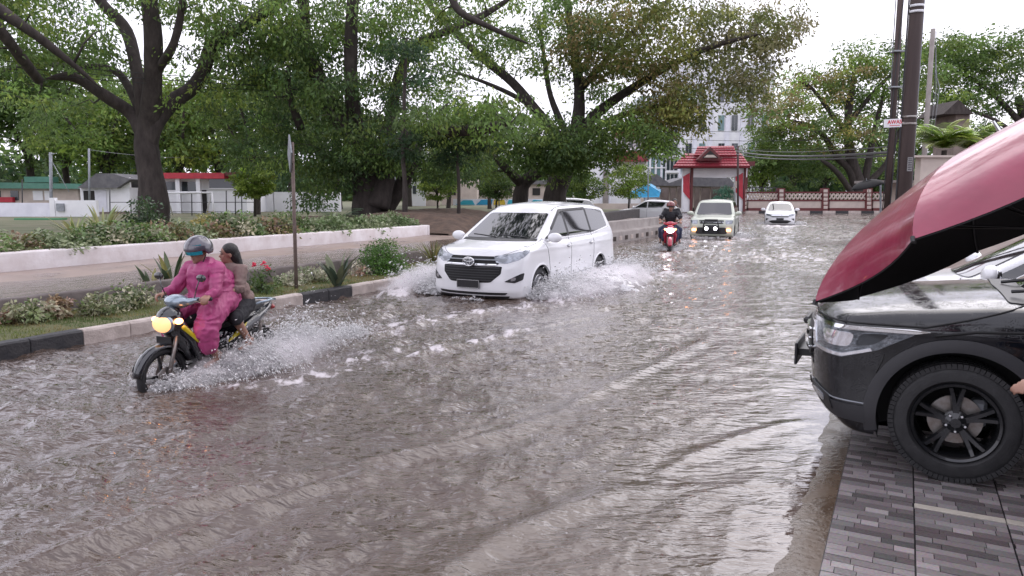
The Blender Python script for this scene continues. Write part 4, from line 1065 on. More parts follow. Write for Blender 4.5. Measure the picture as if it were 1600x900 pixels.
SUV2 = dict(xf=2.05, xr=-2.1, hw=.86, zt=1.73, wr=.34, arch=.40, wheels=(1.30, -1.33), zc=.95, cowl=1.05, hoodcrown=.04, cf=.16, pf=3.2, cr=.12, wt=.21,
    top=[(2.4, .84), (2.05, .93), (1.9, 1.0), (1.4, 1.06), (1.0, 1.09), (-1, 1.08), (-2, 1.1)], front=[(0, 1.9), (.25, 2.0), (.35, 2.05), (.7, 2.05), (.9, 2.0), (1.0, 1.9)],
    rear=[(0, -1.95), (.3, -2.05), (.7, -2.08), (1, -2.04), (1.2, -2.0)], side=[(0, .78), (.25, .85), (.6, .86), (.9, .86), (1.03, .84), (1.15, .80)],
    plan=[(2.4, -.12), (2.0, -.05), (1.6, -.01), (-1.6, 0), (-2.1, -.04)], bot=[(2.2, .30), (1.8, .24), (-1.8, .26), (-2.1, .35)],
    roof=[(1, 1.55), (.5, 1.66), (0, 1.71), (-.9, 1.71), (-1.7, 1.67), (-2.1, 1.6)], ws=[(.9, 1.20), (1.08, .98), (1.6, .42), (1.8, .2)], rw=[(.5, -2.05), (1.1, -2.02), (1.6, -1.85), (1.8, -1.8)],
    cw=[(.5, .82), (1.05, .815), (1.2, .79), (1.55, .69), (1.7, .64)],
    wsp=[(-.70, 1.09), (.70, 1.09), (.60, 1.56), (-.60, 1.56)], win=[[(.74, 1.11), (.02, 1.10), (.02, 1.58), (.24, 1.56), (.32, 1.50)], [(-.05, 1.10), (-.9, 1.12), (-.95, 1.58), (-.05, 1.59)], [(-1.02, 1.13), (-1.6, 1.2), (-1.55, 1.55), (-1.02, 1.58)]],
    seams=[[(1.02, 1.05), (.95, .6), (.85, .32), (0, .3), (0, 1.08)], [(0, .3), (-.8, .32), (-1.0, .65), (-.98, 1.1)]], mir=(.88, 1.12),
    hl=[(.52, .90), (.54, .74), (.78, .76), (.82, .90)], face=[([(-.48, .90), (-.44, .76), (.44, .76), (.48, .90)], 'black_plastic'), ([(-.46, .84), (-.46, .81), (.46, .81), (.46, .84)], 'chrome'), ([(-.55, .62), (-.60, .36), (.60, .36), (.55, .62)], 'black_plastic')], pz=.66)
hatch = make_car(HATCH, 'hatchback', 'white hatchback coming head on in front of the fence with maroon trim', M['white_paint'], .03)
place(hatch, 16.0, 44.2, 19)
suv2 = make_car(SUV2, 'compact_suv', 'pale green silver sport utility wading with two small lamps lit on its black bull bar', M['silver_green'], .028)
place(suv2, 8.55, 31.0, 20)
# bull bar with two lit lamps
bb = MB()
bb.tube([(2.16, -.30, .42), (2.20, -.28, .70), (2.16, -.24, .92), (2.16, .24, .92), (2.20, .28, .70), (2.16, .30, .42)], .028, 8)
bb.tube([(2.19, -.29, .66), (2.19, .29, .66)], .022, 8)
bbo = bb.build('bull_bar', M['black_plastic'], suv2, smooth=True)
M['lit_white'] = pmat('lit_lamp', (.9, .9, .95), rough=.2, emit=(.95, .93, 1.0), estr=5)
M['lit_warm'] = pmat('lit_warm_lamp', (.9, .6, .3), rough=.2, emit=(1.0, .62, .26), estr=3.0)
M['lit_amber'] = pmat('lit_amber_lamp', (.8, .4, .2), rough=.3, emit=(1.0, .36, .12), estr=7)
for s_ in (1, -1):
    m_ = MB(); m_.lathe([(2.15, .001), (2.15, .07), (2.21, .078), (2.215, .001)], 16, o=(0, s_ * .17, .58), axis='x'); o = m_.build('spot_lamp', M['black_plastic'], bbo, smooth=True)
    m_ = MB(); m_.lathe([(2.217, .0005), (2.222, .066), (2.205, .072)], 16, o=(0, s_ * .17, .58), axis='x'); m_.build('spot_lamp_lens', M['lit_white'], bbo)
    m_ = MB(); m_.box((2.045, s_ * .66, .52), (.03, .16, .09), bev=.02); m_.build('fog_light', M['lit_amber'], suv2)
# parked cars whose roofs show behind the walls
pc = make_car(HATCH, 'parked_sedan', 'parked white car half hidden behind the dark planter wall', M['white_paint'], .045)
pc.location = (8.6, 46.5, -.1); pc.rotation_euler = (0, 0, R(160))
pc2 = copy_tree(pc); pc2.location = (3.3, 47.0, .0); pc2.rotation_euler = (0, 0, R(185))
pc2['label'] = 'parked pale car whose roof shows just above the white people carrier'
c_ = HATCH
# the car standing beyond the black one on the driveway
sc_ = make_car(HATCH, 'parked_hatchback', 'white hatchback whose nose peeps past the front of the black wet sport utility', M['white_paint'], .03)
sc_.location = (float(cc[0] + RD[0] * 2.55 + RN[0] * .22), float(cc[1] + RD[1] * 2.55 + RN[1] * .22), TZ); sc_.rotation_euler = (0, 0, math.atan2(hd[1], hd[0]))
# ================================================================== PEOPLE AND MOTORBIKES
def grow(name, mb, mat, parent, voxel=.012, smooth=3, facs=.6, wr=0.0):
    """melts overlapping shapes into one continuous skin"""
    V = np.concatenate(mb.v); me = bpy.data.meshes.new('raw'); me.from_pydata(V.tolist(), [], mb.f); me.update()
    bm = bmesh.new(); bm.from_mesh(me); bmesh.ops.recalc_face_normals(bm, faces=bm.faces); bm.to_mesh(me); bm.free()
    o = bpy.data.objects.new('raw', me); COL.objects.link(o)
    m = o.modifiers.new('r', 'REMESH'); m.mode = 'VOXEL'; m.voxel_size = voxel; m.use_smooth_shade = True
    if smooth:
        s = o.modifiers.new('s', 'SMOOTH'); s.iterations = smooth; s.factor = facs
    dg = bpy.context.evaluated_depsgraph_get(); ne = bpy.data.meshes.new_from_object(o.evaluated_get(dg))
    bpy.data.objects.remove(o); bpy.data.meshes.remove(me)
    if wr:              # folds and creases of wet cloth
        k = len(ne.vertices); co = np.empty(k * 3, np.float32); no_ = np.empty(k * 3, np.float32); ne.vertices.foreach_get('co', co); ne.vertex_normals.foreach_get('vector', no_)
        co = co.reshape(-1, 3).astype(float); no_ = no_.reshape(-1, 3); w0 = fbm(co[:, 0] * 3 + 5, co[:, 2] * 3, 71, 2)
        a1 = fbm(co[:, 0] * 5 + co[:, 1] * 4 + w0 * 3, co[:, 2] * 11 + w0 * 4, 72, 3); a2 = fbm(co[:, 1] * 9 - co[:, 0] * 6, co[:, 2] * 6 + co[:, 0] * 9 + w0 * 5, 73, 3)
        h_ = (1 - np.abs(2 * a1 - 1) - .6) + (1 - np.abs(2 * a2 - 1) - .6); co += no_ * (h_ * wr)[:, None]
        ne.vertices.foreach_set('co', co.astype(np.float32).ravel()); ne.update()
    ne.materials.clear(); ne.materials.append(mat); ne.name = name
    ne.polygons.foreach_set('use_smooth', [True] * len(ne.polygons))
    return link(bpy.data.objects.new(name, ne), parent)
def limb(mb, a, b, ra, rb, n=12):
    """closed tapered capsule"""
    a = np.array(a, float); b = np.array(b, float); d = b - a; L = np.linalg.norm(d); d = d / (L + 1e-9)
    P = []; Rr = []
    for t in (-.98, -.85, -.5): P.append(a + d * ra * t); Rr.append(ra * math.sqrt(1 - t * t))
    for t in (0, .33, .66, 1): P.append(a + d * L * t); Rr.append(ra + (rb - ra) * t)
    for t in (.5, .85, .98): P.append(b + d * rb * t); Rr.append(rb * math.sqrt(1 - t * t))
    mb.tube(P, Rr, n)
def chain(mb, pts, rad):
    for i in range(len(pts) - 1): limb(mb, pts[i], pts[i + 1], rad[i], rad[i + 1])
def basis(fwd, up):
    f = np.array(fwd, float); f /= np.linalg.norm(f); u = np.array(up, float); s = np.cross(u, f); s /= np.linalg.norm(s); u = np.cross(f, s)
    return np.stack([f, s, u], 1)          # columns: forward, left, up
def hand(mb, w, d, palm_n, side, curl=.9, s=1.0):
    """wrist, direction of the fingers, palm normal; five separate fingers"""
    w = np.array(w, float); d = np.array(d, float); d /= np.linalg.norm(d); n_ = np.array(palm_n, float); n_ -= d * (n_ @ d); n_ /= np.linalg.norm(n_)
    l = np.cross(n_, d) * side
    for k in range(4): limb(mb, w + d * .01 * s + l * (k - 1.5) * .012 * s, w + d * .085 * s + l * (k - 1.5) * .021 * s, .017 * s, .0125 * s, 8)
    for k, Lf in enumerate((.072, .082, .076, .058)):
        p = w + d * .088 * s + l * (1.5 - k) * .0215 * s; a = .35 * curl
        for j, fr in enumerate((.45, .32, .25)):
            a += curl * .75; q = p + (d * math.cos(a) + n_ * math.sin(a)) * Lf * fr * s; limb(mb, p, q, (.0098 - .0012 * j) * s, (.0090 - .0012 * j) * s, 8); p = q
    p = w + d * .025 * s + l * .03 * s; q = p + (d * .55 + l * .65 + n_ * .35) * .042 * s; r_ = q + (d * .7 + l * .1 + n_ * .65) * .034 * s
    limb(mb, p, q, .014 * s, .0115 * s, 8); limb(mb, q, r_, .011 * s, .009 * s, 8)
def head_parts(mb, c, B, s=1.0):
    """skull, jaw, nose, ears; c is the middle of the head, B its forward/left/up frame"""
    T = lambda *v: c + B @ (np.array(v) * s)
    mb.ell(T(-.012, 0, .025), (.097 * s, .076 * s, .094 * s), 16, 12, rot=B)
    mb.ell(T(.028, 0, -.045), (.062 * s, .052 * s, .070 * s), 14, 10, rot=B)
    limb(mb, T(.082, 0, .012), T(.102, 0, -.022), .009 * s, .013 * s, 8)
    mb.ell(T(.075, 0, -.055), (.016 * s, .026 * s, .010 * s), 10, 8, rot=B)
    mb.ell(T(.070, 0, -.095), (.022 * s, .024 * s, .016 * s), 10, 8, rot=B)
    for q in (1, -1): mb.ell(T(-.008, q * .078, -.012), (.020 * s, .010 * s, .032 * s), 10, 8, rot=B); mb.ell(T(.058, q * .036, -.022), (.022 * s, .018 * s, .018 * s), 10, 8, rot=B)
def face_bits(parent, c, B, s=1.0):
    T = lambda *v: c + B @ (np.array(v) * s)
    for q in (1, -1):
        m_ = MB(); m_.ell(T(.076, q * .032, .012), (.010 * s, .014 * s, .008 * s), 10, 8, rot=B); m_.build('eye', M['eye'], parent, smooth=True)
        m_ = MB(); m_.tube([T(.084, q * .018, .034), T(.086, q * .034, .040), T(.074, q * .052, .032)], [.004 * s, .004 * s, .003 * s], 6); m_.build('eyebrow', M['hair'], parent)
    m_ = MB(); m_.ell(T(.090, 0, -.056), (.007 * s, .022 * s, .006 * s), 10, 8, rot=B); m_.build('lips', M['lips'], parent, smooth=True)
M['eye'] = pmat('eye', (.02, .015, .012), rough=.15); M['lips'] = pmat('lips', (.30, .12, .10), rough=.45)
def person(J, label, top, legs, hair=True, helmet=None, skin_r=1.0, voxel=.011, sleeve=.75, coat=None, trouser=.95, name='person', face=True, sz=1.0, feet='sandal', hand_curl=(.9, .9), loc=(0, 0, 0)):
    """J: joints in the thing's own frame. keys pelvis chest neck head face(dir) ls le lw lh(dir) rs re rw rh lhip lk la lt ... """
    rt = empty(name, loc, label=label, cat='person')
    J = {k: np.array(v, float) for k, v in J.items()}; s = sz
    B = basis(J['face'], (0, 0, 1)); mb = MB()
    up = J['neck'] - J['pelvis']; up /= np.linalg.norm(up); lr = J['ls'] - J['rs']; lr /= np.linalg.norm(lr); fw = np.cross(lr, up)
    Tb = np.stack([fw, lr, up], 1)
    wa = J['pelvis'] * .55 + J['chest'] * .45
    mb.ell(J['pelvis'], (.115 * s, .165 * s, .12 * s), 16, 10, rot=Tb); mb.ell(wa, (.095 * s, .135 * s, .13 * s), 16, 10, rot=Tb); mb.ell(J['chest'], (.115 * s, .165 * s, .17 * s), 16, 10, rot=Tb)
    chain(mb, [J['chest'] + up * .08, J['neck'], J['head'] - B[:, 2] * .05 * s], [.075 * s, .056 * s, .052 * s])
    head_parts(mb, J['head'], B, s)
    for q in 'lr':
        limb(mb, J['chest'] + up * .06, J[q + 's'], .07 * s, .056 * s)
        chain(mb, [J[q + 's'], J[q + 'e'], J[q + 'w']], [.052 * s, .040 * s, .027 * s])
        hand(mb, J[q + 'w'], J[q + 'h'], J[q + 'n'], 1 if q == 'l' else -1, hand_curl[0 if q == 'l' else 1], s)
        chain(mb, [J[q + 'hip'], J[q + 'k'], J[q + 'a']], [.088 * s, .058 * s, .038 * s])
        mid = J[q + 'k'] * .62 + J[q + 'a'] * .38; limb(mb, J[q + 'k'] * .75 + J[q + 'a'] * .25, mid, .056 * s, .052 * s)
        limb(mb, J[q + 'a'] - np.array([0, 0, .035 * s]), J[q + 't'], .036 * s, .026 * s); limb(mb, J[q + 'a'] - np.array([0, 0, .02]), J[q + 'a'] - (J[q + 't'] - J[q + 'a']) * .25, .034 * s, .03 * s)
    bd = grow('body', mb, M['skin'], rt, voxel, 2)
    if face: face_bits(rt, J['head'], B, s)
    g = .016 * s
    if top:
        mb = MB(); mb.ell(J['chest'], (.115 * s + g, .165 * s + g, .17 * s + g), 16, 10, rot=Tb); mb.ell(wa, (.11 * s + g, .15 * s + g, .15 * s), 16, 10, rot=Tb); mb.ell(J['pelvis'] + up * .03, (.12 * s + g, .165 * s + g, .09 * s), 16, 10, rot=Tb)
        limb(mb, J['chest'] + up * .06, J['neck'] - up * .045, .09 * s, .062 * s)
        for q in 'lr':
            limb(mb, J['chest'] + up * .06, J[q + 's'], .08 * s, .07 * s); e = J[q + 'e']
            if sleeve <= .5: limb(mb, J[q + 's'], J[q + 's'] + (e - J[q + 's']) * sleeve * 2, .068 * s, .058 * s)
            else: limb(mb, J[q + 's'], e, .068 * s, .056 * s); limb(mb, e, e + (J[q + 'w'] - e) * (sleeve - .5) * 2 * .92, .056 * s, .042 * s)
        grow('shirt' if coat is None else 'raincoat', mb, M[top], rt, voxel, 3, wr=.022 if coat else .018)
    if legs:
        mb = MB(); mb.ell(J['pelvis'], (.115 * s + g, .165 * s + g, .115 * s + g), 16, 10, rot=Tb)
        for q in 'lr':
            k, a = J[q + 'k'], J[q + 'a']
            if trouser <= .5: limb(mb, J[q + 'hip'], J[q + 'hip'] + (k - J[q + 'hip']) * trouser * 2, .102 * s, .085 * s)
            else: limb(mb, J[q + 'hip'], k, .102 * s, .074 * s); limb(mb, k, k + (a - k) * (trouser - .5) * 2 * .93, .074 * s, .060 * s)
        grow('trousers' if trouser > .5 else 'shorts', mb, M[legs], rt, voxel, 3, wr=.016)
    if coat:            # long loose skirts of a raincoat
        mb = MB(); chain(mb, coat[0], coat[1]); [chain(mb, a, b_) for a, b_ in coat[2:]]
        grow('coat_skirt', mb, M[top], rt, voxel, 4, wr=.03)
    if feet:
        for q in 'lr':
            a, t = J[q + 'a'], J[q + 't']; d = t - a; d[2] = 0; L = np.linalg.norm(d) + 1e-9; d /= L; yaw = math.atan2(d[1], d[0])
            m_ = MB(); m_.box(((a + t) / 2 + d * .01) * [1, 1, 0] + [0, 0, t[2] - .036 * s], (.26 * s, .095 * s, .02), rz=yaw, bev=.008)
            m_.build('sandal', M['black_plastic'], rt)
    if hair:
        mb = MB(); T = lambda *v: J['head'] + B @ (np.array(v) * s)
        mb.ell(T(-.026, 0, .040), (.100 * s, .087 * s, .096 * s), 16, 12, rot=B); mb.ell(T(-.055, 0, -.02), (.060 * s, .078 * s, .085 * s), 14, 10, rot=B)
        if hair == 'long': chain(mb, [T(-.07, 0, 0), T(-.10, 0, -.12), T(-.10, 0, -.26)], [.07 * s, .06 * s, .035 * s])
        grow('hair', mb, M['hair'], rt, voxel, 1)
    if helmet:
        T = lambda *v: J['head'] + B @ (np.array(v) * s)
        mb = MB(); n_ = 28; V = []; rows = 12
        for i in range(rows + 1):
            ph = i / rows * 1.95
            for k in range(n_):
                th = 2 * math.pi * k / n_; x, y, z = math.sin(ph) * math.cos(th), math.sin(ph) * math.sin(th), math.cos(ph)
                if x > .15 and z < .12: z = .12 + (z - .12) * .12; x *= 1.0
                V.append(T(-.008 + .135 * x, .118 * y, .030 + .122 * z))
        F = [(i * n_ + k, i * n_ + (k + 1) % n_, (i + 1) * n_ + (k + 1) % n_, (i + 1) * n_ + k) for i in range(rows) for k in range(n_)]
        mb.add(V, F); h = mb.build('helmet', M[helmet[0]], rt, smooth=True)
        so = h.modifiers.new('t', 'SOLIDIFY'); so.thickness = .018; so.offset = -1
        m_ = MB(); V = []
        for i in range(6):
            for k in range(15):
                th = (k / 14 - .5) * 2.2; z = .092 - i * .021; rr_ = .141
                V.append(T(-.008 + rr_ * math.cos(th) * (1 - .08 * (i - 2) ** 2 / 9), .127 * math.sin(th), z))
        m_.add(V, [(i * 15 + k, i * 15 + k + 1, (i + 1) * 15 + k + 1, (i + 1) * 15 + k) for i in range(5) for k in range(14)])
        m_.build('visor', M[helmet[1]], h, smooth=True)
        m_ = MB(); m_.tube([T(.0, .095, -.03), T(.03, .06, -.115), T(.035, 0, -.128), T(.03, -.06, -.115), T(0, -.095, -.03)], .006, 6); m_.build('chin_strap', M['black_plastic'], h)
    return rt

M['helmet_dark'] = pmat('dark_grey_helmet', (.06, .055, .075), (.12, .11, .14), 12, rough=.2, coat=1.0)
M['visor_blue'] = pmat('teal_mirror_visor', (.01, .42, .58), rough=.08, metal=.6, coat=1.0)
M['helmet_red'] = pmat('maroon_helmet', (.18, .03, .03), rough=.25, coat=1)
M['bike_black'] = pmat('bike_black', (.012, .013, .018), rough=.18, coat=1)
M['bike_yellow'] = pmat('bike_yellow', (.62, .50, .015), rough=.25, coat=.8)
M['bike_silver'] = pmat('bike_silver', (.28, .34, .40), rough=.25, metal=.6, coat=.6)
M['bike_red'] = pmat('bike_red', (.45, .015, .05), rough=.22, coat=1)
M['lens_orange'] = pmat('lit_headlight', (.9, .6, .3), rough=.2, emit=(1.0, .50, .20), estr=.80)
M['seat'] = pmat('vinyl_seat', (.016, .016, .018), rough=.45, bump=.3, bscale=60)

def motorbike(name, label, shell, accent, lens, loc, rz, voxel=.010):
    rt = empty(name, loc, rz, label=label, cat='motorbike'); R_ = .285
    def bw(x, steer=0):
        w_ = empty('wheel', (x, 0, R_)); w_.parent = rt; w_.rotation_euler = (0, 0, steer)
        m_ = MB(); prof = [(-.018, R_ - .065), (-.036, R_ - .055), (-.042, R_ - .03), (-.030, R_ - .008), (0, R_), (.030, R_ - .008), (.042, R_ - .03), (.036, R_ - .055), (.018, R_ - .065)]
        m_.lathe(prof, 40); m_.build('tyre', M['rubber'], w_, smooth=True)
        m_ = MB(); m_.lathe([(-.026, R_ - .058), (-.020, R_ - .075), (.020, R_ - .075), (.026, R_ - .058)], 36); m_.build('rim', M['dark_rim'], w_, smooth=True)
        m_ = MB(); m_.lathe([(-.045, .001), (-.045, .035), (-.02, .045), (.02, .045), (.045, .035), (.045, .001)], 20); m_.build('hub', M['steel'], w_, smooth=True)
        for k in range(5):
            a = k * 2 * math.pi / 5; m_ = MB(); m_.tube([(.03 * math.cos(a), 0, .03 * math.sin(a)), ((R_ - .07) * math.cos(a + .12), 0, (R_ - .07) * math.sin(a + .12))], [.018, .013], 6); m_.build('spoke', M['dark_rim'], w_)
        m_ = MB(); m_.lathe([(.05, .04), (.05, .10), (.054, .10), (.054, .04)], 28); m_.build('brake_disc', M['steel'], w_)
        return w_
    bw(.62, 0); bw(-.62)
    m_ = MB()
    for q in (1, -1): m_.tube([(.62, q * .075, R_), (.56, q * .075, .46), (.47, q * .065, .72)], [.022, .020, .024], 8)
    m_.tube([(.47, -.07, .72), (.47, .07, .72)], .025, 8); m_.tube([(.47, 0, .70), (.42, 0, .86), (.38, 0, .98)], .028, 8); m_.build('front_fork', M['steel'], rt, smooth=True)
    m_ = MB(); V = []
    for i, a in enumerate(np.linspace(.15, 2.55, 14)):
        for q, dz in ((-.062, -.028), (-.05, .0), (0, .012), (.05, .0), (.062, -.028)):
            rr_ = R_ + .030 + dz; V.append((.62 + rr_ * math.cos(a), q * (.8 if i in (0, 13) else 1), R_ + rr_ * math.sin(a)))
    m_.add(V, [(i * 5 + j, (i + 1) * 5 + j, (i + 1) * 5 + j + 1, i * 5 + j + 1) for i in range(13) for j in range(4)])
    o = m_.build('front_mudguard', shell, rt, smooth=True); so = o.modifiers.new('t', 'SOLIDIFY'); so.thickness = .006
    # nose cowl and leg shield
    m_ = MB(); m_.ell((.50, 0, .84), (.13, .13, .13), 16, 10); chain(m_, [(.50, 0, .80), (.38, 0, .62), (.30, 0, .45)], [.12, .105, .08])
    for q in (1, -1): chain(m_, [(.48, q * .10, .80), (.38, q * .16, .62), (.28, q * .14, .42), (.12, q * .11, .36)], [.055, .045, .04, .045])
    grow('leg_shield', m_, shell, rt, voxel, 3)
    m_ = MB(); chain(m_, [(.12, 0, .36), (-.1, 0, .36), (-.2, 0, .42)], [.10, .11, .12]); m_.ell((-.05, 0, .30), (.20, .12, .11), 14, 10); grow('engine', m_, M['dark_trim'], rt, voxel, 2)
    # body under the seat rising to the tail
    m_ = MB(); chain(m_, [(.08, 0, .56), (-.2, 0, .60), (-.52, 0, .70), (-.86, 0, .80)], [.08, .12, .12, .055])
    for q in (1, -1): chain(m_, [(.10, q * .07, .46), (-.2, q * .11, .56), (-.55, q * .11, .69), (-.84, q * .04, .78)], [.05, .075, .06, .03])
    grow('body_panel', m_, shell, rt, voxel, 3)
    m_ = MB(); chain(m_, [(.10, 0, .70), (-.15, 0, .71), (-.42, 0, .76), (-.72, 0, .80)], [.065, .11, .115, .07]); m_.ell((-.28, 0, .715), (.44, .135, .055), 16, 8); grow('seat', m_, M['seat'], rt, voxel, 3)
    m_ = MB(); m_.tube([(-.55, .11, .85), (-.78, .12, .87), (-.90, .08, .86), (-.92, 0, .86), (-.90, -.08, .86), (-.78, -.12, .87), (-.55, -.11, .85)], .013, 8); m_.build('grab_rail', M['bike_silver'], rt, smooth=True)
    # handlebar, cowl, grips, levers, mirrors
    m_ = MB(); m_.ell((.40, 0, 1.0), (.10, .15, .075), 16, 10); chain(m_, [(.38, .14, 1.0), (.33, .22, 1.02)], [.04, .028]); chain(m_, [(.38, -.14, 1.0), (.33, -.22, 1.02)], [.04, .028]); grow('handlebar_cowl', m_, accent, rt, voxel, 2)
    for q in (1, -1):
        MB().tube([(.35, q * .20, 1.02), (.29, q * .35, 1.03)], .018, 10).build('grip', M['rubber'], rt, smooth=True)
        MB().tube([(.37, q * .20, 1.01), (.37, q * .28, 1.0), (.33, q * .34, 1.0)], .006, 6).build('brake_lever', M['steel'], rt)
        m2 = MB(); m2.tube([(.36, q * .19, 1.03), (.37, q * .24, 1.14), (.36, q * .27, 1.22)], .006, 6); m2.ell((.355, q * .29, 1.24), (.015, .065, .038), 14, 8)
        m2.build('mirror', M['bike_black'], rt, smooth=True)
        m2 = MB(); m2.ell((.53, q * .155, .83), (.045, .032, .03), 12, 8); m2.build('indicator', M['lit_amber'], rt, smooth=True)
        # yellow swoops on the shield and side
        m2 = MB(); chain(m2, [(.47, q * .145, .76), (.36, q * .205, .62), (.22, q * .175, .50)], [.03, .022, .010]); grow('side_flash', m2, M['bike_yellow'] if shell == M['bike_black'] else shell, rt, voxel, 1)
        m2 = MB(); chain(m2, [(-.08, q * .17, .52), (-.22, q * .185, .60), (-.34, q * .18, .68)], [.012, .030, .010]); grow('side_flash', m2, M['bike_yellow'] if shell == M['bike_black'] else shell, rt, voxel, 1)
        MB().tube([(.05, q * .10, .31), (.05, q * .25, .31)], .017, 8).build('footrest', M['rubber'], rt)
        MB().tube([(-.32, q * .10, .40), (-.32, q * .25, .40)], .015, 8).build('footrest', M['rubber'], rt)
        MB().tube([(-.62, q * .12, R_), (-.58, q * .13, .70)], [.03, .022], 10).build('shock_absorber', M['steel'], rt)
        m2 = MB(); m2.tube([(-.62, q * .09, R_), (-.15, q * .07, .33)], .022, 8); m2.build('swing_arm', M['dark_trim'], rt)
    m_ = MB(); m_.ell((.595, 0, .80), (.050, .125, .085), 20, 12); m_.build('headlight', lens, rt, smooth=True)
    m_ = MB(); m_.ell((.575, 0, .80), (.050, .140, .098), 20, 12); m_.build('headlight_rim', accent, rt, smooth=True)
    m_ = MB(); chain(m_, [(0, -.14, .28), (-.4, -.16, .27), (-.8, -.16, .38)], [.02, .05, .055]); grow('exhaust', m_, M['dark_trim'], rt, voxel, 1)
    m_ = MB(); m_.ell((-.90, 0, .77), (.04, .07, .035), 12, 8); m_.build('tail_light', M['tl'], rt, smooth=True)
    m_ = MB(); V = []
    for i, a in enumerate(np.linspace(1.0, 2.9, 12)):
        for q, dz in ((-.055, -.02), (0, .01), (.055, -.02)): V.append((-.62 + (R_ + .04 + dz) * math.cos(a), q, R_ + (R_ + .04 + dz) * math.sin(a)))
    m_.add(V, [(i * 3 + j, (i + 1) * 3 + j, (i + 1) * 3 + j + 1, i * 3 + j + 1) for i in range(11) for j in range(2)]); o = m_.build('rear_mudguard', M['black_plastic'], rt, smooth=True); so = o.modifiers.new('t', 'SOLIDIFY'); so.thickness = .006
    m_ = MB(); m_.box((.585, 0, .64), (.008, .20, .07), bev=.003); m_.build('number_plate', M['plate'], rt)
    return rt
def rot2(p, rz): c, s = math.cos(rz), math.sin(rz); return np.array([p[0] * c - p[1] * s, p[0] * s + p[1] * c, p[2]])

# the near bike: a rider in a pink raincoat with a passenger behind
bike_rz = math.atan2(-math.cos(R(24)), -math.sin(R(24))); bl = (-2.99, 7.18, -.19)
bike = motorbike('motorbike', 'black and yellow motorbike ploughing through the flood with its headlight lit', M['bike_black'], M['bike_silver'], M['lens_orange'], bl, bike_rz, .012)
J = dict(pelvis=(-.12, 0, .88), chest=(.02, 0, 1.19), neck=(.06, 0, 1.36), head=(.10, 0, 1.475), face=(1, 0, -.16),
         ls=(.04, .18, 1.30), le=(.17, .28, 1.08), lw=(.28, .29, 1.055), lh=(.5, .25, -.1), ln=(.2, 0, -1), rs=(.04, -.18, 1.30), re=(.17, -.28, 1.08), rw=(.28, -.29, 1.055), rh=(.5, -.25, -.1), rn=(.2, 0, -1),
         lhip=(-.10, .09, .84), lk=(.27, .17, .72), la=(.12, .20, .40), lt=(.28, .21, .33), rhip=(-.10, -.09, .84), rk=(.27, -.17, .72), ra=(.12, -.20, .40), rt=(.28, -.21, .33))
p1 = person(J, 'rider in a pink raincoat and dark helmet with teal visor on the near motorbike', 'pink_coat', 'dark_cloth', hair=False, helmet=('helmet_dark', 'visor_blue'), trouser=.40, sleeve=.95, loc=bl,
            coat=[[(.0, 0, 1.2), (-.08, 0, .95)], [.20, .24], ([(-.05, .14, .95), (.16, .20, .84), (.27, .22, .70), (.24, .23, .54)], [.13, .125, .115, .085]), ([(-.05, -.14, .95), (.16, -.20, .84), (.27, -.22, .70), (.24, -.23, .54)], [.13, .125, .115, .085]), ([(-.18, 0, 1.1), (-.26, 0, .95)], [.17, .14])])
p1.rotation_euler = (0, 0, bike_rz)
J = dict(pelvis=(-.46, 0, .90), chest=(-.34, 0, 1.17), neck=(-.32, 0, 1.32), head=(-.30, .0, 1.42), face=(.85, -.6, -.05),
         ls=(-.33, .15, 1.26), le=(-.22, .21, 1.07), lw=(-.02, .17, 1.02), lh=(.6, -.5, 0), ln=(-.4, -1, 0), rs=(-.33, -.15, 1.26), re=(-.22, -.21, 1.07), rw=(-.02, -.17, 1.02), rh=(.6, .5, 0), rn=(-.4, 1, 0),
         lhip=(-.44, .09, .86), lk=(-.14, .22, .76), la=(-.29, .25, .49), lt=(-.14, .26, .43), rhip=(-.44, -.09, .86), rk=(-.14, -.22, .76), ra=(-.29, -.25, .49), rt=(-.14, -.26, .43))
p2 = person(J, 'dark haired passenger in a brown top and dark shorts behind the pink raincoat', 'tan_cloth', 'dark_cloth', hair='long', trouser=.5, sleeve=.6, sz=.90, loc=bl)
p2.rotation_euler = (0, 0, bike_rz)

for q_ in (bike, p1, p2): q_.scale = (.94, .94, .94)
# the far red bike with its two riders
b2rz = math.atan2(-math.cos(R(12)), -math.sin(R(12))); b2 = (5.02, 23.4, -.17)
bike2 = motorbike('motorbike', 'red motorbike with a bright white headlight coming along the flooded lane beside the barrier wall', M['bike_red'], M['bike_red'], M['lit_white'], b2, b2rz, .018)
J = dict(pelvis=(-.12, 0, .88), chest=(.0, 0, 1.20), neck=(.04, 0, 1.39), head=(.08, 0, 1.53), face=(1, .1, -.1),
         ls=(.02, .19, 1.33), le=(.12, .33, 1.12), lw=(.27, .29, 1.06), lh=(.5, .2, -.1), ln=(.2, 0, -1), rs=(.02, -.19, 1.33), re=(.12, -.33, 1.12), rw=(.27, -.29, 1.06), rh=(.5, -.2, -.1), rn=(.2, 0, -1),
         lhip=(-.10, .10, .84), lk=(.30, .22, .74), la=(.14, .20, .40), lt=(.3, .21, .34), rhip=(-.10, -.10, .84), rk=(.30, -.22, .74), ra=(.14, -.20, .40), rt=(.3, -.21, .34))
p3 = person(J, 'rider in a black short sleeved shirt steering the red motorbike', 'dark_cloth', 'navy_cloth', hair=False, helmet=('helmet_red', 'glass'), trouser=.9, sleeve=.4, voxel=.018, loc=b2); p3.rotation_euler = (0, 0, b2rz)
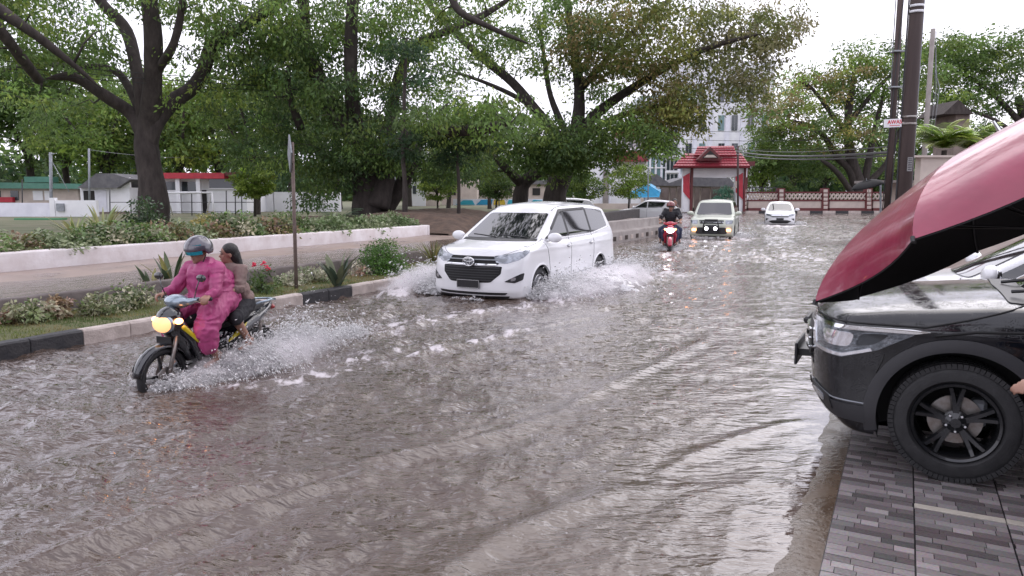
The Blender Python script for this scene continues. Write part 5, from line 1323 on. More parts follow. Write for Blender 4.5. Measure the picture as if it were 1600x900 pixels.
J = dict(pelvis=(-.50, 0, .93), chest=(-.40, -.0, 1.27), neck=(-.38, .05, 1.47), head=(-.36, .12, 1.64), face=(1, .1, -.1),
         ls=(-.36, .22, 1.40), le=(-.24, .34, 1.16), lw=(-.06, .22, 1.08), lh=(.5, -.4, 0), ln=(-.3, -1, 0), rs=(-.36, -.16, 1.40), re=(-.24, -.28, 1.16), rw=(-.06, -.2, 1.08), rh=(.5, .4, 0), rn=(-.3, 1, 0),
         lhip=(-.48, .10, .88), lk=(-.10, .30, .80), la=(-.26, .30, .46), lt=(-.1, .31, .40), rhip=(-.48, -.10, .88), rk=(-.10, -.30, .80), ra=(-.26, -.30, .46), rt=(-.1, -.31, .40))
p4 = person(J, 'taller passenger in a black shirt seated behind on the red motorbike', 'dark_cloth', 'navy_cloth', hair=True, trouser=.9, sleeve=.4, voxel=.018, loc=b2); p4.rotation_euler = (0, 0, b2rz)

# bystander at the door of the black car: only the hand reaches into view
bx = RD * 2.55 + RN * -1.55
Jb = dict(pelvis=(0, 0, .93), chest=(.03, 0, 1.27), neck=(.03, 0, 1.47), head=(.05, 0, 1.63), face=(1, 0, -.2), ls=(.03, .19, 1.41), le=(.10, .26, 1.12), lw=(.34, .22, 1.02), lh=(1, 0, -.15), ln=(0, -.6, -1),
          rs=(.03, -.19, 1.41), re=(.02, -.26, 1.13), rw=(.14, -.27, .90), rh=(.5, 0, -.6), rn=(0, 1, -.3), lhip=(0, .09, .88), lk=(.03, .11, .48), la=(0, .11, .09), lt=(.17, .13, .035), rhip=(0, -.09, .88), rk=(.03, -.11, .48), ra=(0, -.11, .09), rt=(.17, -.13, .035))

# ------------------------------------------------------------------ the umbrella and whoever holds it
rayc = ray(1634, 316); C0 = np.array([0, 0, CAMZ]) + rayc * 1.93
rh_ = rayc / np.linalg.norm(rayc); Rr_ = np.cross(rh_, (0, 0, 1)); Rr_ /= np.linalg.norm(Rr_); Uu_ = np.cross(Rr_, rh_)
ax = math.cos(R(4.8)) * (-math.sin(R(31)) * Rr_ + math.cos(R(31)) * Uu_) + math.sin(R(4.8)) * rh_
u1 = np.cross(ax, (0, 0, 1)); u1 /= np.linalg.norm(u1); u2 = np.cross(ax, u1)
e_ = -math.cos(R(31)) * Rr_ - math.sin(R(31)) * Uu_; PH_ = math.atan2(e_ @ u2, e_ @ u1) + math.pi / 8
um = empty('umbrella', C0 - ax * .52, label='open wine red umbrella with black lining tilted over the front of the black car', cat='umbrella')
UR, UH, NP = .625, .205, 8
def upt(k, t, sub=0.0):
    """t from the ferrule (0) to the rim (1); sub across the panel"""
    a0 = 2 * math.pi * k / NP + PH_; a1 = a0 + 2 * math.pi / NP
    def rib(a, t): r_ = UR * math.sin(t * 1.25) / math.sin(1.25); h = UH * (math.cos(t * 1.40) - math.cos(1.40)) / (1 - math.cos(1.40)); return r_, h, a
    r0, h0, _ = rib(a0, t); P0 = np.array([r0 * math.cos(a0), r0 * math.sin(a0), h0]); P1 = np.array([r0 * math.cos(a1), r0 * math.sin(a1), h0])
    p = P0 * (1 - sub) + P1 * sub; sag = 4 * sub * (1 - sub)
    p = p * np.array([1, 1, 1]); p[2] -= sag * (-.004 + .022 * t * t); e = 1 - sag * .06 * max(0, t - .8) / .2; p[:2] *= e
    return C0 - um_loc + u1 * p[0] + u2 * p[1] + ax * p[2]
um_loc = C0 - ax * .52
M['umb_out'] = pmat('wine_red_canopy', (0.34, 0.028, 0.078), (0.22, 0.016, 0.05), 3.5, rough=0.30, bump=.7, bscale=4, coat=.5, detail=6)
M['umb_in'] = pmat('black_lining', (.006, .006, .007), rough=.8)
for k in range(NP):
    V = [upt(k, i / 14, j / 10) for i in range(15) for j in range(11)]
    F = [(i * 11 + j, (i + 1) * 11 + j, (i + 1) * 11 + j + 1, i * 11 + j + 1) for i in range(14) for j in range(10)]
    o = MB().add(V, F).build('canopy_panel', M['umb_out'], um, smooth=True)
    inn = MB().add([v - ax * .004 for v in V], F).build('lining', M['umb_in'], o, smooth=True)
    MB().tube([upt(k, t) - ax * .010 for t in np.linspace(.02, 1.0, 12)], .003, 6).build('rib', M['black_plastic'], um)
    MB().tube([upt(k, .5) - ax * .012, C0 - um_loc - ax * .08], .0025, 5).build('stretcher', M['black_plastic'], um)
    MB().tube([upt(k, .985), upt(k, 1.02)], .005, 6).build('rib_tip', M['black_plastic'], um)
MB().tube([C0 - um_loc + ax * UH * .98, C0 - um_loc - ax * .50], .006, 8).build('shaft', M['steel'], um)
MB().tube([C0 - um_loc + ax * UH, C0 - um_loc + ax * (UH + .05)], [.008, .004], 8).build('ferrule', M['chrome'], um)
MB().tube([C0 - um_loc - ax * .45, C0 - um_loc - ax * .60], .015, 10).build('handle', M['black_plastic'], um)
hd_ = C0 - ax * .52
hp = np.array([hd_[0] + .42, hd_[1] - .22, TZ])
lw_ = hd_ - hp
Jh = dict(pelvis=(0, 0, .93), chest=(-.03, .03, 1.27), neck=(-.03, .03, 1.47), head=(-.05, .05, 1.63), face=(-.8, .6, -.1), ls=(-.13, -.12, 1.40), le=(-.24, .0, 1.10), lw=tuple(lw_ - np.array([-.06, .04, .03])), lh=(-.7, .4, .1), ln=(.6, .8, 0),
          rs=(.09, .18, 1.40), re=(.12, .26, 1.12), rw=(.10, .30, .88), rh=(0, .1, -1), rn=(-1, 0, 0), lhip=(-.05, -.07, .88), lk=(-.08, -.07, .48), la=(-.05, -.08, .09), lt=(-.18, .02, .035), rhip=(.05, .07, .88), rk=(.02, .09, .48), ra=(.05, .08, .09), rt=(-.08, .18, .035))
ph = person(Jh, 'person in dark clothes holding up the wine red umbrella beside the black car', 'dark_cloth', 'navy_cloth', hair=True, sleeve=.4, trouser=.95, voxel=.016, loc=tuple(hp), hand_curl=(1.3, .6))
# second bystander beyond, hand at the wheel's height
tg_ = np.array([0, 0, CAMZ]) + ray(1596, 598) * 3.55
bp_ = np.array([tg_[0] + .52, tg_[1] - .12, TZ]); w_ = tg_ - bp_
Jb = dict(pelvis=(0, 0, .62), chest=(-.12, .02, .92), neck=(-.17, .02, 1.10), head=(-.22, .02, 1.25), face=(-1, .1, -.4), ls=(-.15, -.18, 1.04), le=(-.26, -.22, .82), lw=(w_[0] + .10, w_[1] - .02, w_[2]), lh=(-1, .1, -.1), ln=(0, .5, -1),
          rs=(-.15, .20, 1.04), re=(-.12, .28, .78), rw=(-.26, .2, .62), rh=(-.8, 0, -.4), rn=(0, 0, -1), lhip=(0, -.09, .58), lk=(-.34, -.14, .55), la=(-.14, -.14, .10), lt=(-.30, -.16, .035), rhip=(0, .09, .58), rk=(-.34, .14, .50), ra=(-.10, .14, .10), rt=(-.26, .15, .035))
pb = person(Jb, 'crouching person in white reaching a hand towards the black car wheel', 'white_cloth', 'navy_cloth', hair=True, sleeve=.85, trouser=.95, voxel=.014, loc=tuple(bp_), hand_curl=(.5, .7))
# ================================================================== TREES AND PLANTS
def unit(v): return v / (np.linalg.norm(v, axis=-1, keepdims=True) + 1e-9)
def leaf_mesh(name, C, n_per, rad, size, parent, palette, mat=None, droop=.5, asp=.42, flat=.55, seed=1, ctint=None, clump_var=.28):
    """C (k,3) clump centres; every leaf is a small folded blade of its own"""
    g = np.random.default_rng(seed); k = len(C); rad = np.broadcast_to(np.asarray(rad, float), (k,))
    idx = np.repeat(np.arange(k), n_per); n = len(idx)
    d = unit(g.normal(size=(n, 3))) * (g.random((n, 1)) ** .45); d[:, 2] *= flat
    P = C[idx] + d * rad[idx][:, None]
    P[:, 2] -= (np.hypot(d[:, 0], d[:, 1]) ** 2) * rad[idx] * droop * .5
    ax = unit(np.stack([d[:, 0], d[:, 1], -droop * np.ones(n)], 1) + g.normal(size=(n, 3)) * .55)
    sd = unit(np.cross(ax, g.normal(size=(n, 3)))); nm = np.cross(ax, sd)
    L = size * g.uniform(.6, 1.35, n)[:, None]; W = L * asp * g.uniform(.8, 1.25, n)[:, None]
    a = P; b = P + ax * L * .45 + sd * W * .5 + nm * L * .06; c = P + ax * L - nm * L * .10; e = P + ax * L * .45 - sd * W * .5 + nm * L * .06
    V = np.stack([a, b, c, e], 1).reshape(-1, 3); i0 = np.arange(n) * 4
    F = np.stack([i0, i0 + 1, i0 + 2, i0 + 3], 1)
    pal = np.array(palette, float); cc = pal[g.integers(0, len(pal), k)] if ctint is None else ctint
    br = g.lognormal(0, clump_var, k)
    T = cc[idx] * br[idx][:, None] * g.lognormal(0, .22, n)[:, None]; mixp = pal[g.integers(0, len(pal), n)]
    T = T * .75 + mixp * .25
    return mesh_np(name, V, F, mat or M['leaf'], parent, tint=np.clip(T, 0, 1))
def tubes_mesh(name, segs, mat, parent, sides=6):
    """segs: list of (points, radii)"""
    mb = MB()
    for p, r in segs: mb.tube(p, r, sides if np.max(r) < .12 else 14, cap=True)
    return mb.build(name, mat, parent, smooth=True)
def spline(pts, k=5): return smooth_line3(np.array(pts, float), k)
def smooth_line3(pts, k):
    n = len(pts); o = []
    for v in np.linspace(0, n - 1, (n - 1) * k + 1):
        i = min(int(v), n - 2); f = v - i; p0 = pts[max(i - 1, 0)]; p1 = pts[i]; p2 = pts[i + 1]; p3 = pts[min(i + 2, n - 1)]
        o.append(.5 * ((2 * p1) + (-p0 + p2) * f + (2 * p0 - 5 * p1 + 4 * p2 - p3) * f * f + (-p0 + 3 * p1 - 3 * p2 + p3) * f ** 3))
    return np.array(o)
def tree(name, label, base, limbs, pads, leaf, n_per, crad, palette, seed=1, group=None, bark='bark', bend=.35, twig=.028, cpal=None, droop=.5, flat=.55, kmax=9.0, clump_var=.28):
    """limbs: world polylines with end radii; pads: (centre, radii, number of clumps[, palette index])"""
    g = np.random.default_rng(seed); base = np.array(base, float)
    rt = empty(name, base, label=label, cat='tree', group=group)
    nodes = []; segs = []
    for li, (pts, r0, r1) in enumerate(limbs):
        p = spline(np.array(pts, float)); k = len(p); t = np.linspace(0, 1, k)
        wob = np.cumsum(g.normal(size=(k, 3)) * .02 * r0, 0); p = p + wob * np.sin(t * math.pi)[:, None]
        r = (r0 + (r1 - r0) * t ** .8) * (1 - (.86 if li else .3) * np.clip((t - .8) / .2, 0, 1) ** 1.5); segs.append([p - base, r * (1 + .05 * np.sin(t * 19 + seed))])
        nodes += [(q, rr) for q, rr in zip(p[k // 5:], r[k // 5:])]
    NP_ = np.array([q for q, _ in nodes]); NRd = np.array([r for _, r in nodes])
    Cs = []; Tc = []
    for pd in pads:
        c, rad, n = pd[0], pd[1], pd[2]; d = unit(g.normal(size=(n, 3))) * (g.random((n, 1)) ** .4)
        Cs.append(np.array(c, float) + d * np.array(rad)); Tc += [pd[3] if len(pd) > 3 else 0] * n
    C = np.concatenate(Cs); Tc = np.array(Tc)
    d0 = np.min(np.linalg.norm(C[:, None] - NP_[None, ::3], axis=2), 1); order = np.argsort(d0)
    P = list(NP_); Rd = list(NRd); arr = np.array(P); arad = np.array(Rd)
    twigs = []
    for i in order:
        c = C[i]; dist = np.linalg.norm(arr - c, axis=1) + np.where(arr[:, 2] > c[2] + .3, 1.0, 0)
        j = int(np.argmin(dist)); a = arr[j]; L = np.linalg.norm(c - a)
        if L > kmax: continue
        k = max(3, int(L / .7) + 2); t = np.linspace(0, 1, k)
        off = unit(g.normal(size=3)) * L * bend * .35 + np.array([0, 0, L * .12])
        q = a + (c - a) * t[:, None] + off * (np.sin(t * math.pi) * .8)[:, None] + g.normal(size=(k, 3)) * .04 * L * np.sin(t * math.pi)[:, None]
        r0 = min(arad[j] * .75, twig * (1 + L * .55)); r = r0 + (twig * .35 - r0) * t
        twigs.append([q - base, np.maximum(r, .012)])
        arr = np.concatenate([arr, q[1:]]); arad = np.concatenate([arad, r[1:]])
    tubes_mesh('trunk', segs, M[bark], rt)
    if twigs: tubes_mesh('branches', twigs, M[bark], rt, 4)['kind'] = 'stuff'
    pal = palette if cpal is None else cpal[0]
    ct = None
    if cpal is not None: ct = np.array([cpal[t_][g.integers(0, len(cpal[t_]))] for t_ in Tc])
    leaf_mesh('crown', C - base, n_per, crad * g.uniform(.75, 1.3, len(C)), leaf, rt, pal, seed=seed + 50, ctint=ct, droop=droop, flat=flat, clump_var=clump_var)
    return rt
GREEN = [(.070, .125, .035), (.090, .150, .036), (.055, .098, .040), (.120, .170, .038)]
GREENB = [(.13, .22, .05), (.17, .26, .055), (.10, .17, .05), (.22, .28, .06), (.15, .23, .08)]
DEEP = [(.034, .070, .032), (.045, .088, .040), (.055, .10, .034)]
OLIVE = [(.22, .20, .05), (.26, .22, .06), (.16, .18, .04), (.27, .18, .09)]
LIME = [(.16, .23, .035), (.12, .20, .03), (.20, .26, .05)]
BLUSH = [(.22, .17, .10), (.20, .20, .07), (.16, .18, .06), (.24, .20, .12)]

def L(Y, *px, dy=None):
    """polyline through picture points lying around the tree's own distance"""
    o = []
    for i, q in enumerate(px): o.append(D(q[0], q[1], Y + (q[2] if len(q) > 2 else 0)))
    return o
def PAD(px, py, Y, rx, rz, ry, n, t=0):
    s = Y / 1150
    return (D(px, py, Y), (rx * s, ry, rz * s), n, t)

# left rain tree -----------------------------------------------------
YA = 32.0
bA = D(240, 345, YA); bA[2] = .42
tree('rain_tree', 'big dark forked rain tree with five spreading limbs at the left of the park', bA, [
    ([bA + [-.05, 0, -.2], D(240, 315, YA), D(230, 250, YA), D(228, 205, YA), D(231, 165, YA)], .74, .34),
    ([D(230, 245, YA), D(222, 205, YA), D(203, 175, YA), D(165, 150, YA - .8), D(115, 120, YA - 1.5), D(72, 123, YA - 2)], .40, .16),
    ([D(228, 230, YA), D(222, 185, YA), D(203, 140, YA + .5), D(175, 110, YA + 1), D(110, 103, YA + 1.5), D(30, 105, YA + 2), D(-40, 125, YA + 2)], .24, .09),
    ([D(230, 225, YA), D(224, 180, YA), D(216, 130, YA), D(196, 50, YA + 1), D(158, 5, YA + 1), D(110, -60, YA + 1)], .34, .20),
    ([D(230, 230, YA), D(234, 190, YA), D(240, 130, YA - .5), D(240, 60, YA - 1), D(230, -30, YA - 1.5), D(225, -120, YA - 2)], .48, .28),
    ([D(246, 110, YA - .6), D(268, 75, YA - 1.5), D(280, 30, YA - 2), D(290, -40, YA - 3)], .20, .12),
    ([D(230, 240, YA), D(240, 200, YA), D(262, 165, YA + .5), D(300, 135, YA + 1), D(318, 105, YA + 1), D(330, 70, YA + 1), D(380, 38, YA + 1.5), D(440, 0, YA + 2), D(520, -60, YA + 3)], .40, .20),
    ([D(60, 125, YA - 4), D(10, 60, YA - 6), D(-40, 0, YA - 7)], .18, .2),
    ([D(-60, -20, YA - 6), D(20, 30, YA - 6), D(100, 90, YA - 5), D(160, 140, YA - 4)], .30, .05),
], [PAD(60, 60, YA - 3, 130, 60, 4, 60), PAD(60, 180, YA + 2, 110, 50, 3, 30), PAD(350, 90, YA + 1, 60, 60, 3, 30), PAD(180, 0, YA, 220, 30, 4, 32), PAD(420, 60, YA + 2, 80, 60, 4, 40),
    PAD(130, -60, YA, 330, 60, 7, 50), PAD(300, 20, YA, 60, 40, 3, 18), PAD(20, 10, YA - 4, 60, 40, 3, 20), PAD(120, 75, YA, 60, 40, 3, 14), PAD(330, 150, YA + 2, 60, 40, 3, 16)],
    .20, 66, .84, GREENB, seed=3, droop=.8)

# middle rain tree ----------------------------------------------------
YB = 35.0
bB = D(576, 330, YB); bB[2] = .42
tree('rain_tree', 'thick trunked rain tree with ferny skirts rising behind the cycad', bB, [
    ([bB + [0, 0, -.2], D(574, 300, YB), D(572, 240, YB), D(556, 205, YB)], .80, .55),
    ([D(590, 325, YB - .5), D(600, 280, YB), D(596, 240, YB)], .55, .40),
    ([D(566, 225, YB), D(520, 170, YB), D(492, 110, YB), D(476, 60, YB + 1), D(470, -10, YB + 1), D(440, -80, YB)], .50, .22),
    ([D(560, 215, YB), D(550, 150, YB - 1), D(548, 70, YB - 1.5), D(552, 0, YB - 2), D(560, -80, YB - 2)], .36, .24),
    ([D(585, 250, YB), D(610, 190, YB + 1), D(622, 120, YB + 1.5), D(650, 70, YB + 2), D(690, 50, YB + 2), D(760, 20, YB + 3), D(820, -20, YB + 3)], .34, .14),
    ([D(596, 262, YB), D(620, 230, YB - 2), D(655, 208, YB - 3), D(700, 205, YB - 5), D(760, 200, YB - 6), D(800, 190, YB - 7)], .34, .20),
    ([D(604, 326, YB + 1), D(625, 290, YB + 1), D(645, 255, YB + 1), D(660, 215, YB + 2), D(700, 160, YB + 3)], .42, .2),
    ([D(700, -60, YB - 2), D(712, 10, YB - 3), D(760, 40, YB - 3), D(830, 70, YB - 2)], .22, .08),
    ([D(470, 200, YB), D(452, 150, YB - 1), D(450, 100, YB - 2)], .22, .1),
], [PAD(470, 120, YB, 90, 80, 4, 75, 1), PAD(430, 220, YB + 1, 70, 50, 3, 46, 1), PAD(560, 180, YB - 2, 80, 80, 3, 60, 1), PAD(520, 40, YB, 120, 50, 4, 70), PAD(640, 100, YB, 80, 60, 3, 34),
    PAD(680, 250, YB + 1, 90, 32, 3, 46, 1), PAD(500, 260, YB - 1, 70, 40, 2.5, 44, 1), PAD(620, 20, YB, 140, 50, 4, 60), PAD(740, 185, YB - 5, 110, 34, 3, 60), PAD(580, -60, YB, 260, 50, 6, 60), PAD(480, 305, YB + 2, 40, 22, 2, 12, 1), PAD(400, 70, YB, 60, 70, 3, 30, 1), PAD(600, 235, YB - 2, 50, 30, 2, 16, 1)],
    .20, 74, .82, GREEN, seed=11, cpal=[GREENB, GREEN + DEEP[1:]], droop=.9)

# right-hand park tree with the wide airy crown -------------------------
YD = 46.0
bD = D(866, 322, YD); bD[2] = .2
tree('rain_tree', 'wide rain tree with yellowing fan shaped crown above the white people carrier', bD, [
    ([bD + [0, 0, -.4], D(868, 300, YD), D(884, 258, YD), D(898, 215, YD)], .80, .60),
    ([D(812, 325, YD + 1), D(817, 290, YD + 1), D(840, 268, YD + .6), D(880, 262, YD)], .56, .30),
    ([D(816, 288, YD + 1), D(790, 262, YD), D(765, 238, YD)], .36, .16),
    ([D(892, 235, YD), D(850, 190, YD), D(800, 130, YD + 1), D(740, 80, YD + 2), D(680, 20, YD + 3), D(640, -40, YD + 3)], .42, .14),
    ([D(896, 225, YD), D(905, 170, YD), D(902, 110, YD), D(890, 40, YD), D(880, -60, YD)], .46, .18),
    ([D(900, 215, YD), D(935, 175, YD), D(985, 140, YD - 1), D(1050, 100, YD - 2), D(1120, 70, YD - 3), D(1200, 50, YD - 4)], .40, .10),
    ([D(896, 235, YD), D(940, 195, YD - 1), D(1000, 172, YD - 2), D(1060, 160, YD - 3)], .30, .09),
    ([D(860, 200, YD), D(820, 160, YD - 1), D(760, 130, YD - 2), D(700, 110, YD - 3)], .22, .07),
    ([D(900, 150, YD), D(950, 90, YD), D(1010, 30, YD), D(1080, -30, YD)], .24, .1),
    ([D(885, 210, YD), D(860, 150, YD + 1), D(850, 90, YD + 2), D(840, 20, YD + 2)], .24, .1),
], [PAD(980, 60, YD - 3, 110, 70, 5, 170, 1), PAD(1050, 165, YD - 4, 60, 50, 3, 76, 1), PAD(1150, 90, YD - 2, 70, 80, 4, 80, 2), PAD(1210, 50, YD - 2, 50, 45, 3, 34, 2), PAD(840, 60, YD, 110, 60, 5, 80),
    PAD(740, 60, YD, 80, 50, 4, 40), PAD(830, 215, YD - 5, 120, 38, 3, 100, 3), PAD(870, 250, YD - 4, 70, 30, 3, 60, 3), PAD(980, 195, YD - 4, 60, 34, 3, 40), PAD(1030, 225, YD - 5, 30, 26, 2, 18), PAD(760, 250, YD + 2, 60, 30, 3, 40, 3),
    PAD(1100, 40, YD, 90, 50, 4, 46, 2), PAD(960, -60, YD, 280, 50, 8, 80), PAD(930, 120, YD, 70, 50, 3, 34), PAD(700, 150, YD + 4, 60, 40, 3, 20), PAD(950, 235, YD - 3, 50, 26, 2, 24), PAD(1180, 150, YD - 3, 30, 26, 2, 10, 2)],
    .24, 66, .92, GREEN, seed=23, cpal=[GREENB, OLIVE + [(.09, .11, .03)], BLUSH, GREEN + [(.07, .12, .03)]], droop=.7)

# far trees right of the road ------------------------------------------
YE = 82.0
bE = D(1345, 303, YE); bE[2] = .1
tree('rain_tree', 'many stemmed rain tree with a broad olive dome behind the maroon trimmed fence', bE, [
    ([bE + [0, 0, -.4], D(1342, 285, YE), D(1332, 250, YE), D(1326, 200, YE), D(1330, 150, YE), D(1335, 110, YE)], .85, .25),
    ([bE, D(1330, 270, YE), D(1308, 245, YE), D(1290, 215, YE - 2), D(1260, 195, YE - 3), D(1220, 185, YE - 3)], .55, .15),
    ([bE + [.6, 0, 0], D(1352, 280, YE), D(1360, 235, YE), D(1370, 190, YE), D(1385, 130, YE)], .55, .2),
    ([bE, D(1320, 285, YE - 1), D(1300, 262, YE - 2), D(1282, 250, YE - 3)], .4, .2),
    ([D(1332, 220, YE), D(1300, 180, YE), D(1270, 140, YE), D(1240, 120, YE)], .35, .12),
    ([D(1328, 190, YE), D(1360, 150, YE), D(1400, 110, YE), D(1440, 90, YE)], .32, .12),
    ([D(1352, 290, YE), D(1385, 255, YE), D(1400, 215, YE), D(1420, 180, YE)], .4, .15),
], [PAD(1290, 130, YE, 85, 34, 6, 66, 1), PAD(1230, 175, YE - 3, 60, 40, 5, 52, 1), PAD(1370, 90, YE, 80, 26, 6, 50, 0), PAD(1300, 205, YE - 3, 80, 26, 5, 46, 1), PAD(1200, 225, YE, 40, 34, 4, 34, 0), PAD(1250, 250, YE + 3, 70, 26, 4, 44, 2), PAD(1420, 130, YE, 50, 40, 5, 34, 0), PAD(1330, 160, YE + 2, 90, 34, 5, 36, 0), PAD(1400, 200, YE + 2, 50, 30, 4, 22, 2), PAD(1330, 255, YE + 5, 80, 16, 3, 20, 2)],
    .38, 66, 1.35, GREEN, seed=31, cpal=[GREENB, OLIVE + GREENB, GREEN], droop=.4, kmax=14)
YF = 92.0
bF = D(1625, 305, YF); bF[2] = .1
tree('rain_tree', 'dark leafy rain tree at the far right rising behind the umbrella', bF, [
    ([bF + [0, 0, -.4], D(1620, 260, YF), D(1605, 200, YF), D(1590, 150, YF)], .9, .5),
    ([D(1605, 205, YF), D(1570, 165, YF), D(1530, 130, YF), D(1490, 110, YF)], .45, .15),
    ([D(1598, 180, YF), D(1620, 120, YF), D(1660, 80, YF)], .4, .2),
    ([D(1610, 230, YF), D(1560, 190, YF - 2), D(1510, 170, YF - 3)], .35, .12),
], [PAD(1520, 80, YF, 80, 30, 6, 60, 0), PAD(1470, 120, YF, 50, 40, 5, 46, 0), PAD(1570, 110, YF, 70, 40, 5, 50, 1), PAD(1640, 80, YF, 70, 40, 6, 40, 1), PAD(1500, 160, YF - 3, 60, 20, 4, 30, 0), PAD(1560, 150, YF, 50, 30, 4, 20, 1), PAD(1690, 140, YF, 70, 60, 6, 40, 1), PAD(1480, 75, YF, 30, 14, 4, 16, 0)],
    .42, 70, 1.5, GREEN, seed=37, cpal=[GREENB, GREEN], droop=.4, kmax=14)

# trees beyond the park: three kinds, copied ----------------------------
def backtree(label, h, w_, seed, pal, leaf=.40, n=70):
    g = np.random.default_rng(seed); limbs = [([(0, 0, -.3), (.2, .1, h * .25), (0, .2, h * .55)], .32, .18)]
    for k in range(5):
        a = k * 1.26 + seed; limbs.append(([(0, .1, h * .3), (math.cos(a) * w_ * .4, math.sin(a) * w_ * .3, h * .55), (math.cos(a) * w_ * .8, math.sin(a) * w_ * .7, h * .8)], .16, .06))
    pads = [((math.cos(a) * w_ * .55, math.sin(a) * w_ * .5, h * z), (w_ * .5, w_ * .5, h * .18), n // 6) for a, z in zip(np.arange(6) * 1.05 + seed, (.45, .62, .8, .55, .72, .88))] + [((0, 0, h * .6), (w_ * .6, w_ * .5, h * .35), n // 3)]
    return tree('broadleaf_tree', label, (0, 0, 0), limbs, pads, leaf, 75, 1.0, pal, seed=seed, bark='bark2', droop=.5, flat=.75)
kinds = [backtree('t', 11, 5.5, 41, GREENB), backtree('t', 12.5, 5.0, 43, GREEN), backtree('t', 8.5, 4.2, 47, GREENB + LIME[:2], .34)]
BT = [  # px, distance, ground, kind, scale, label
    (-60, 62, 0, 1.1, 'tall green tree beyond the park at the left edge behind the green roofed shed'), (50, 66, 1, 1.2, 'dark tree standing directly behind the green roofed shed'),
    (110, 70, 0, 1.15, 'green tree behind the pale utility pole of the park'), (165, 58, 2, 1.2, 'light green tree directly behind the small grey roofed house'),
    (215, 72, 0, 1.25, 'tall tree hidden partly by the forked trunk at the left'), (285, 60, 2, 1.15, 'yellow green tree just right of the big forked trunk'),
    (345, 66, 0, 1.15, 'tree above the red edged long building'), (400, 48, 1, .75, 'dark compact tree between the goal and the middle rain tree'),
    (455, 62, 1, 1.1, 'dark tree behind the diamond sign post'), (530, 66, 0, 1.1, 'tree directly behind the thick middle trunk'), (640, 78, 1, .85, 'dark tree right of the middle trunk beyond the leaning stem'),
    (700, 70, 2, .75, 'bright tree over the blue painted play wall'), (765, 66, 1, .62, 'small dark tree left of the twin trunks'), (-140, 50, 1, 1.1, 'tree just outside the left edge of the park'),
    (1188, 86, 2, .85, 'bright green tree between the gate and the many stemmed rain tree'), (1240, 100, 1, .85, 'dark tree in shade behind the left end of the maroon fence'), (1290, 105, 0, .9, 'tree seen under the dome behind the fence'),
    (1400, 98, 0, 1.0, 'tree behind the two dark utility poles'), (1500, 112, 1, 1.2, 'tall tree behind the palm clump'), (1640, 118, 0, 1.3, 'tree far right behind the dark rain tree'),
]
for i, (px, Y, kd, sc_, lb) in enumerate(BT):
    src = kinds[kd]; first = not src.get('used')
    o = src if first else copy_tree(src); src['used'] = 1
    p = D(px, 303, Y); o.location = (p[0], p[1], .42 if px < 900 else .1); o.scale = (sc_, sc_, sc_ * (1 + .07 * ((i * 7) % 3 - 1))); o.rotation_euler = (0, 0, i * 1.7)
    o['label'] = lb; o['group'] = 'broadleaf trees beyond the park and fence'
for o in bpy.data.objects:
    if 'used' in o: del o['used']
# far wooded skyline that closes the view
g = np.random.default_rng(77); n_ = 900; ang = g.uniform(-44, 44, n_); dd = g.uniform(135, 175, n_)
C = np.stack([dd * np.sin(np.radians(ang)), dd * np.cos(np.radians(ang)), g.uniform(.5, 9, n_) * (0.75 + .5 * vnoise(ang / 4, ang * 0, 3))], 1)
o = leaf_mesh('woodland', C, 46, 3.6, 1.5, None, GREEN + DEEP, seed=5); tag(o, 'distant mass of green woodland closing the view', kind='stuff')

# small round clipped trees beside the gate road --------------------------
def topiary(px, py, Y, r, label, stem_to, pal=LIME, gz=.2):
    c = D(px, py, Y); b = np.array([c[0], c[1], gz]); rt = empty('round_tree', b, label=label, cat='tree', group='small clipped trees in front of the white building')
    MB().tube([(0, 0, -.2), (.03, .02, (c[2] - gz) * .5), (0, 0, c[2] - gz)], [.09, .07, .05], 8).build('trunk', M['bark2'], rt, smooth=True)
    gg = np.random.default_rng(int(px)); d = unit(gg.normal(size=(80, 3))) * (.55 + .45 * gg.random((80, 1))); d[:, 2] *= .82; d[:, 2] = np.maximum(d[:, 2], -.62)
    tw = [[np.array([(0, 0, c[2] - gz - r * .5), (q[0] * r * .4, q[1] * r * .4, c[2] - gz), (q[0] * r * .9, q[1] * r * .9, c[2] - gz + q[2] * r * .9)]), np.array([.04, .025, .012])] for q in d[:14]]
    tubes_mesh('branches', tw, M['bark2'], rt, 4)['kind'] = 'stuff'
    leaf_mesh('crown', d * r + np.array([0, 0, c[2] - gz]), 60, r * .26, .17, rt, pal, seed=int(px), droop=.3, asp=.5); return rt
topiary(910, 288, 60, 1.75, 'rounded clipped tree just right of the leaning big trunk', 0, GREEN + LIME)
topiary(983, 283, 60, 1.85, 'brighter rounded clipped tree in front of the blue tent', 0)
topiary(683, 290, 62, 1.6, 'lime green rounded tree left of the blue play wall', 0)
topiary(775, 290, 58, 1.5, 'deep green rounded tree between the blue play wall and the twin trunks', 0, GREEN)
topiary(396, 285, 44, 1.25, 'yellow green upright small tree behind the white goal frame', 0, LIME, .42)
topiary(1222, 300, 90, 1.9, 'low rounded tree behind the left bay of the maroon fence', 0, GREEN, .1)
# thin trunks standing in the mound
for px, Y, top, r_, lb, pal in ((632, 30, 60, .13, 'thin straight dark trunk right of the cycad', DEEP), (716, 31, 175, .10, 'slender dark young tree on the soil mound left of the people carrier', DEEP)):
    b = D(px, 340, Y); b[2] = .5
    tree('young_tree', lb, b, [([b + [0, 0, -.3], D(px + 1, 290, Y), D(px - 2, 230, Y), D(px + 3, top, Y)], r_, r_ * .45)],
         [PAD(px, top + 40, Y, 60, 55, 1.8, 16), PAD(px + 10, 225, Y, 46, 24, 1.4, 9)], .18, 70, .55, pal, seed=int(px), bark='bark2')

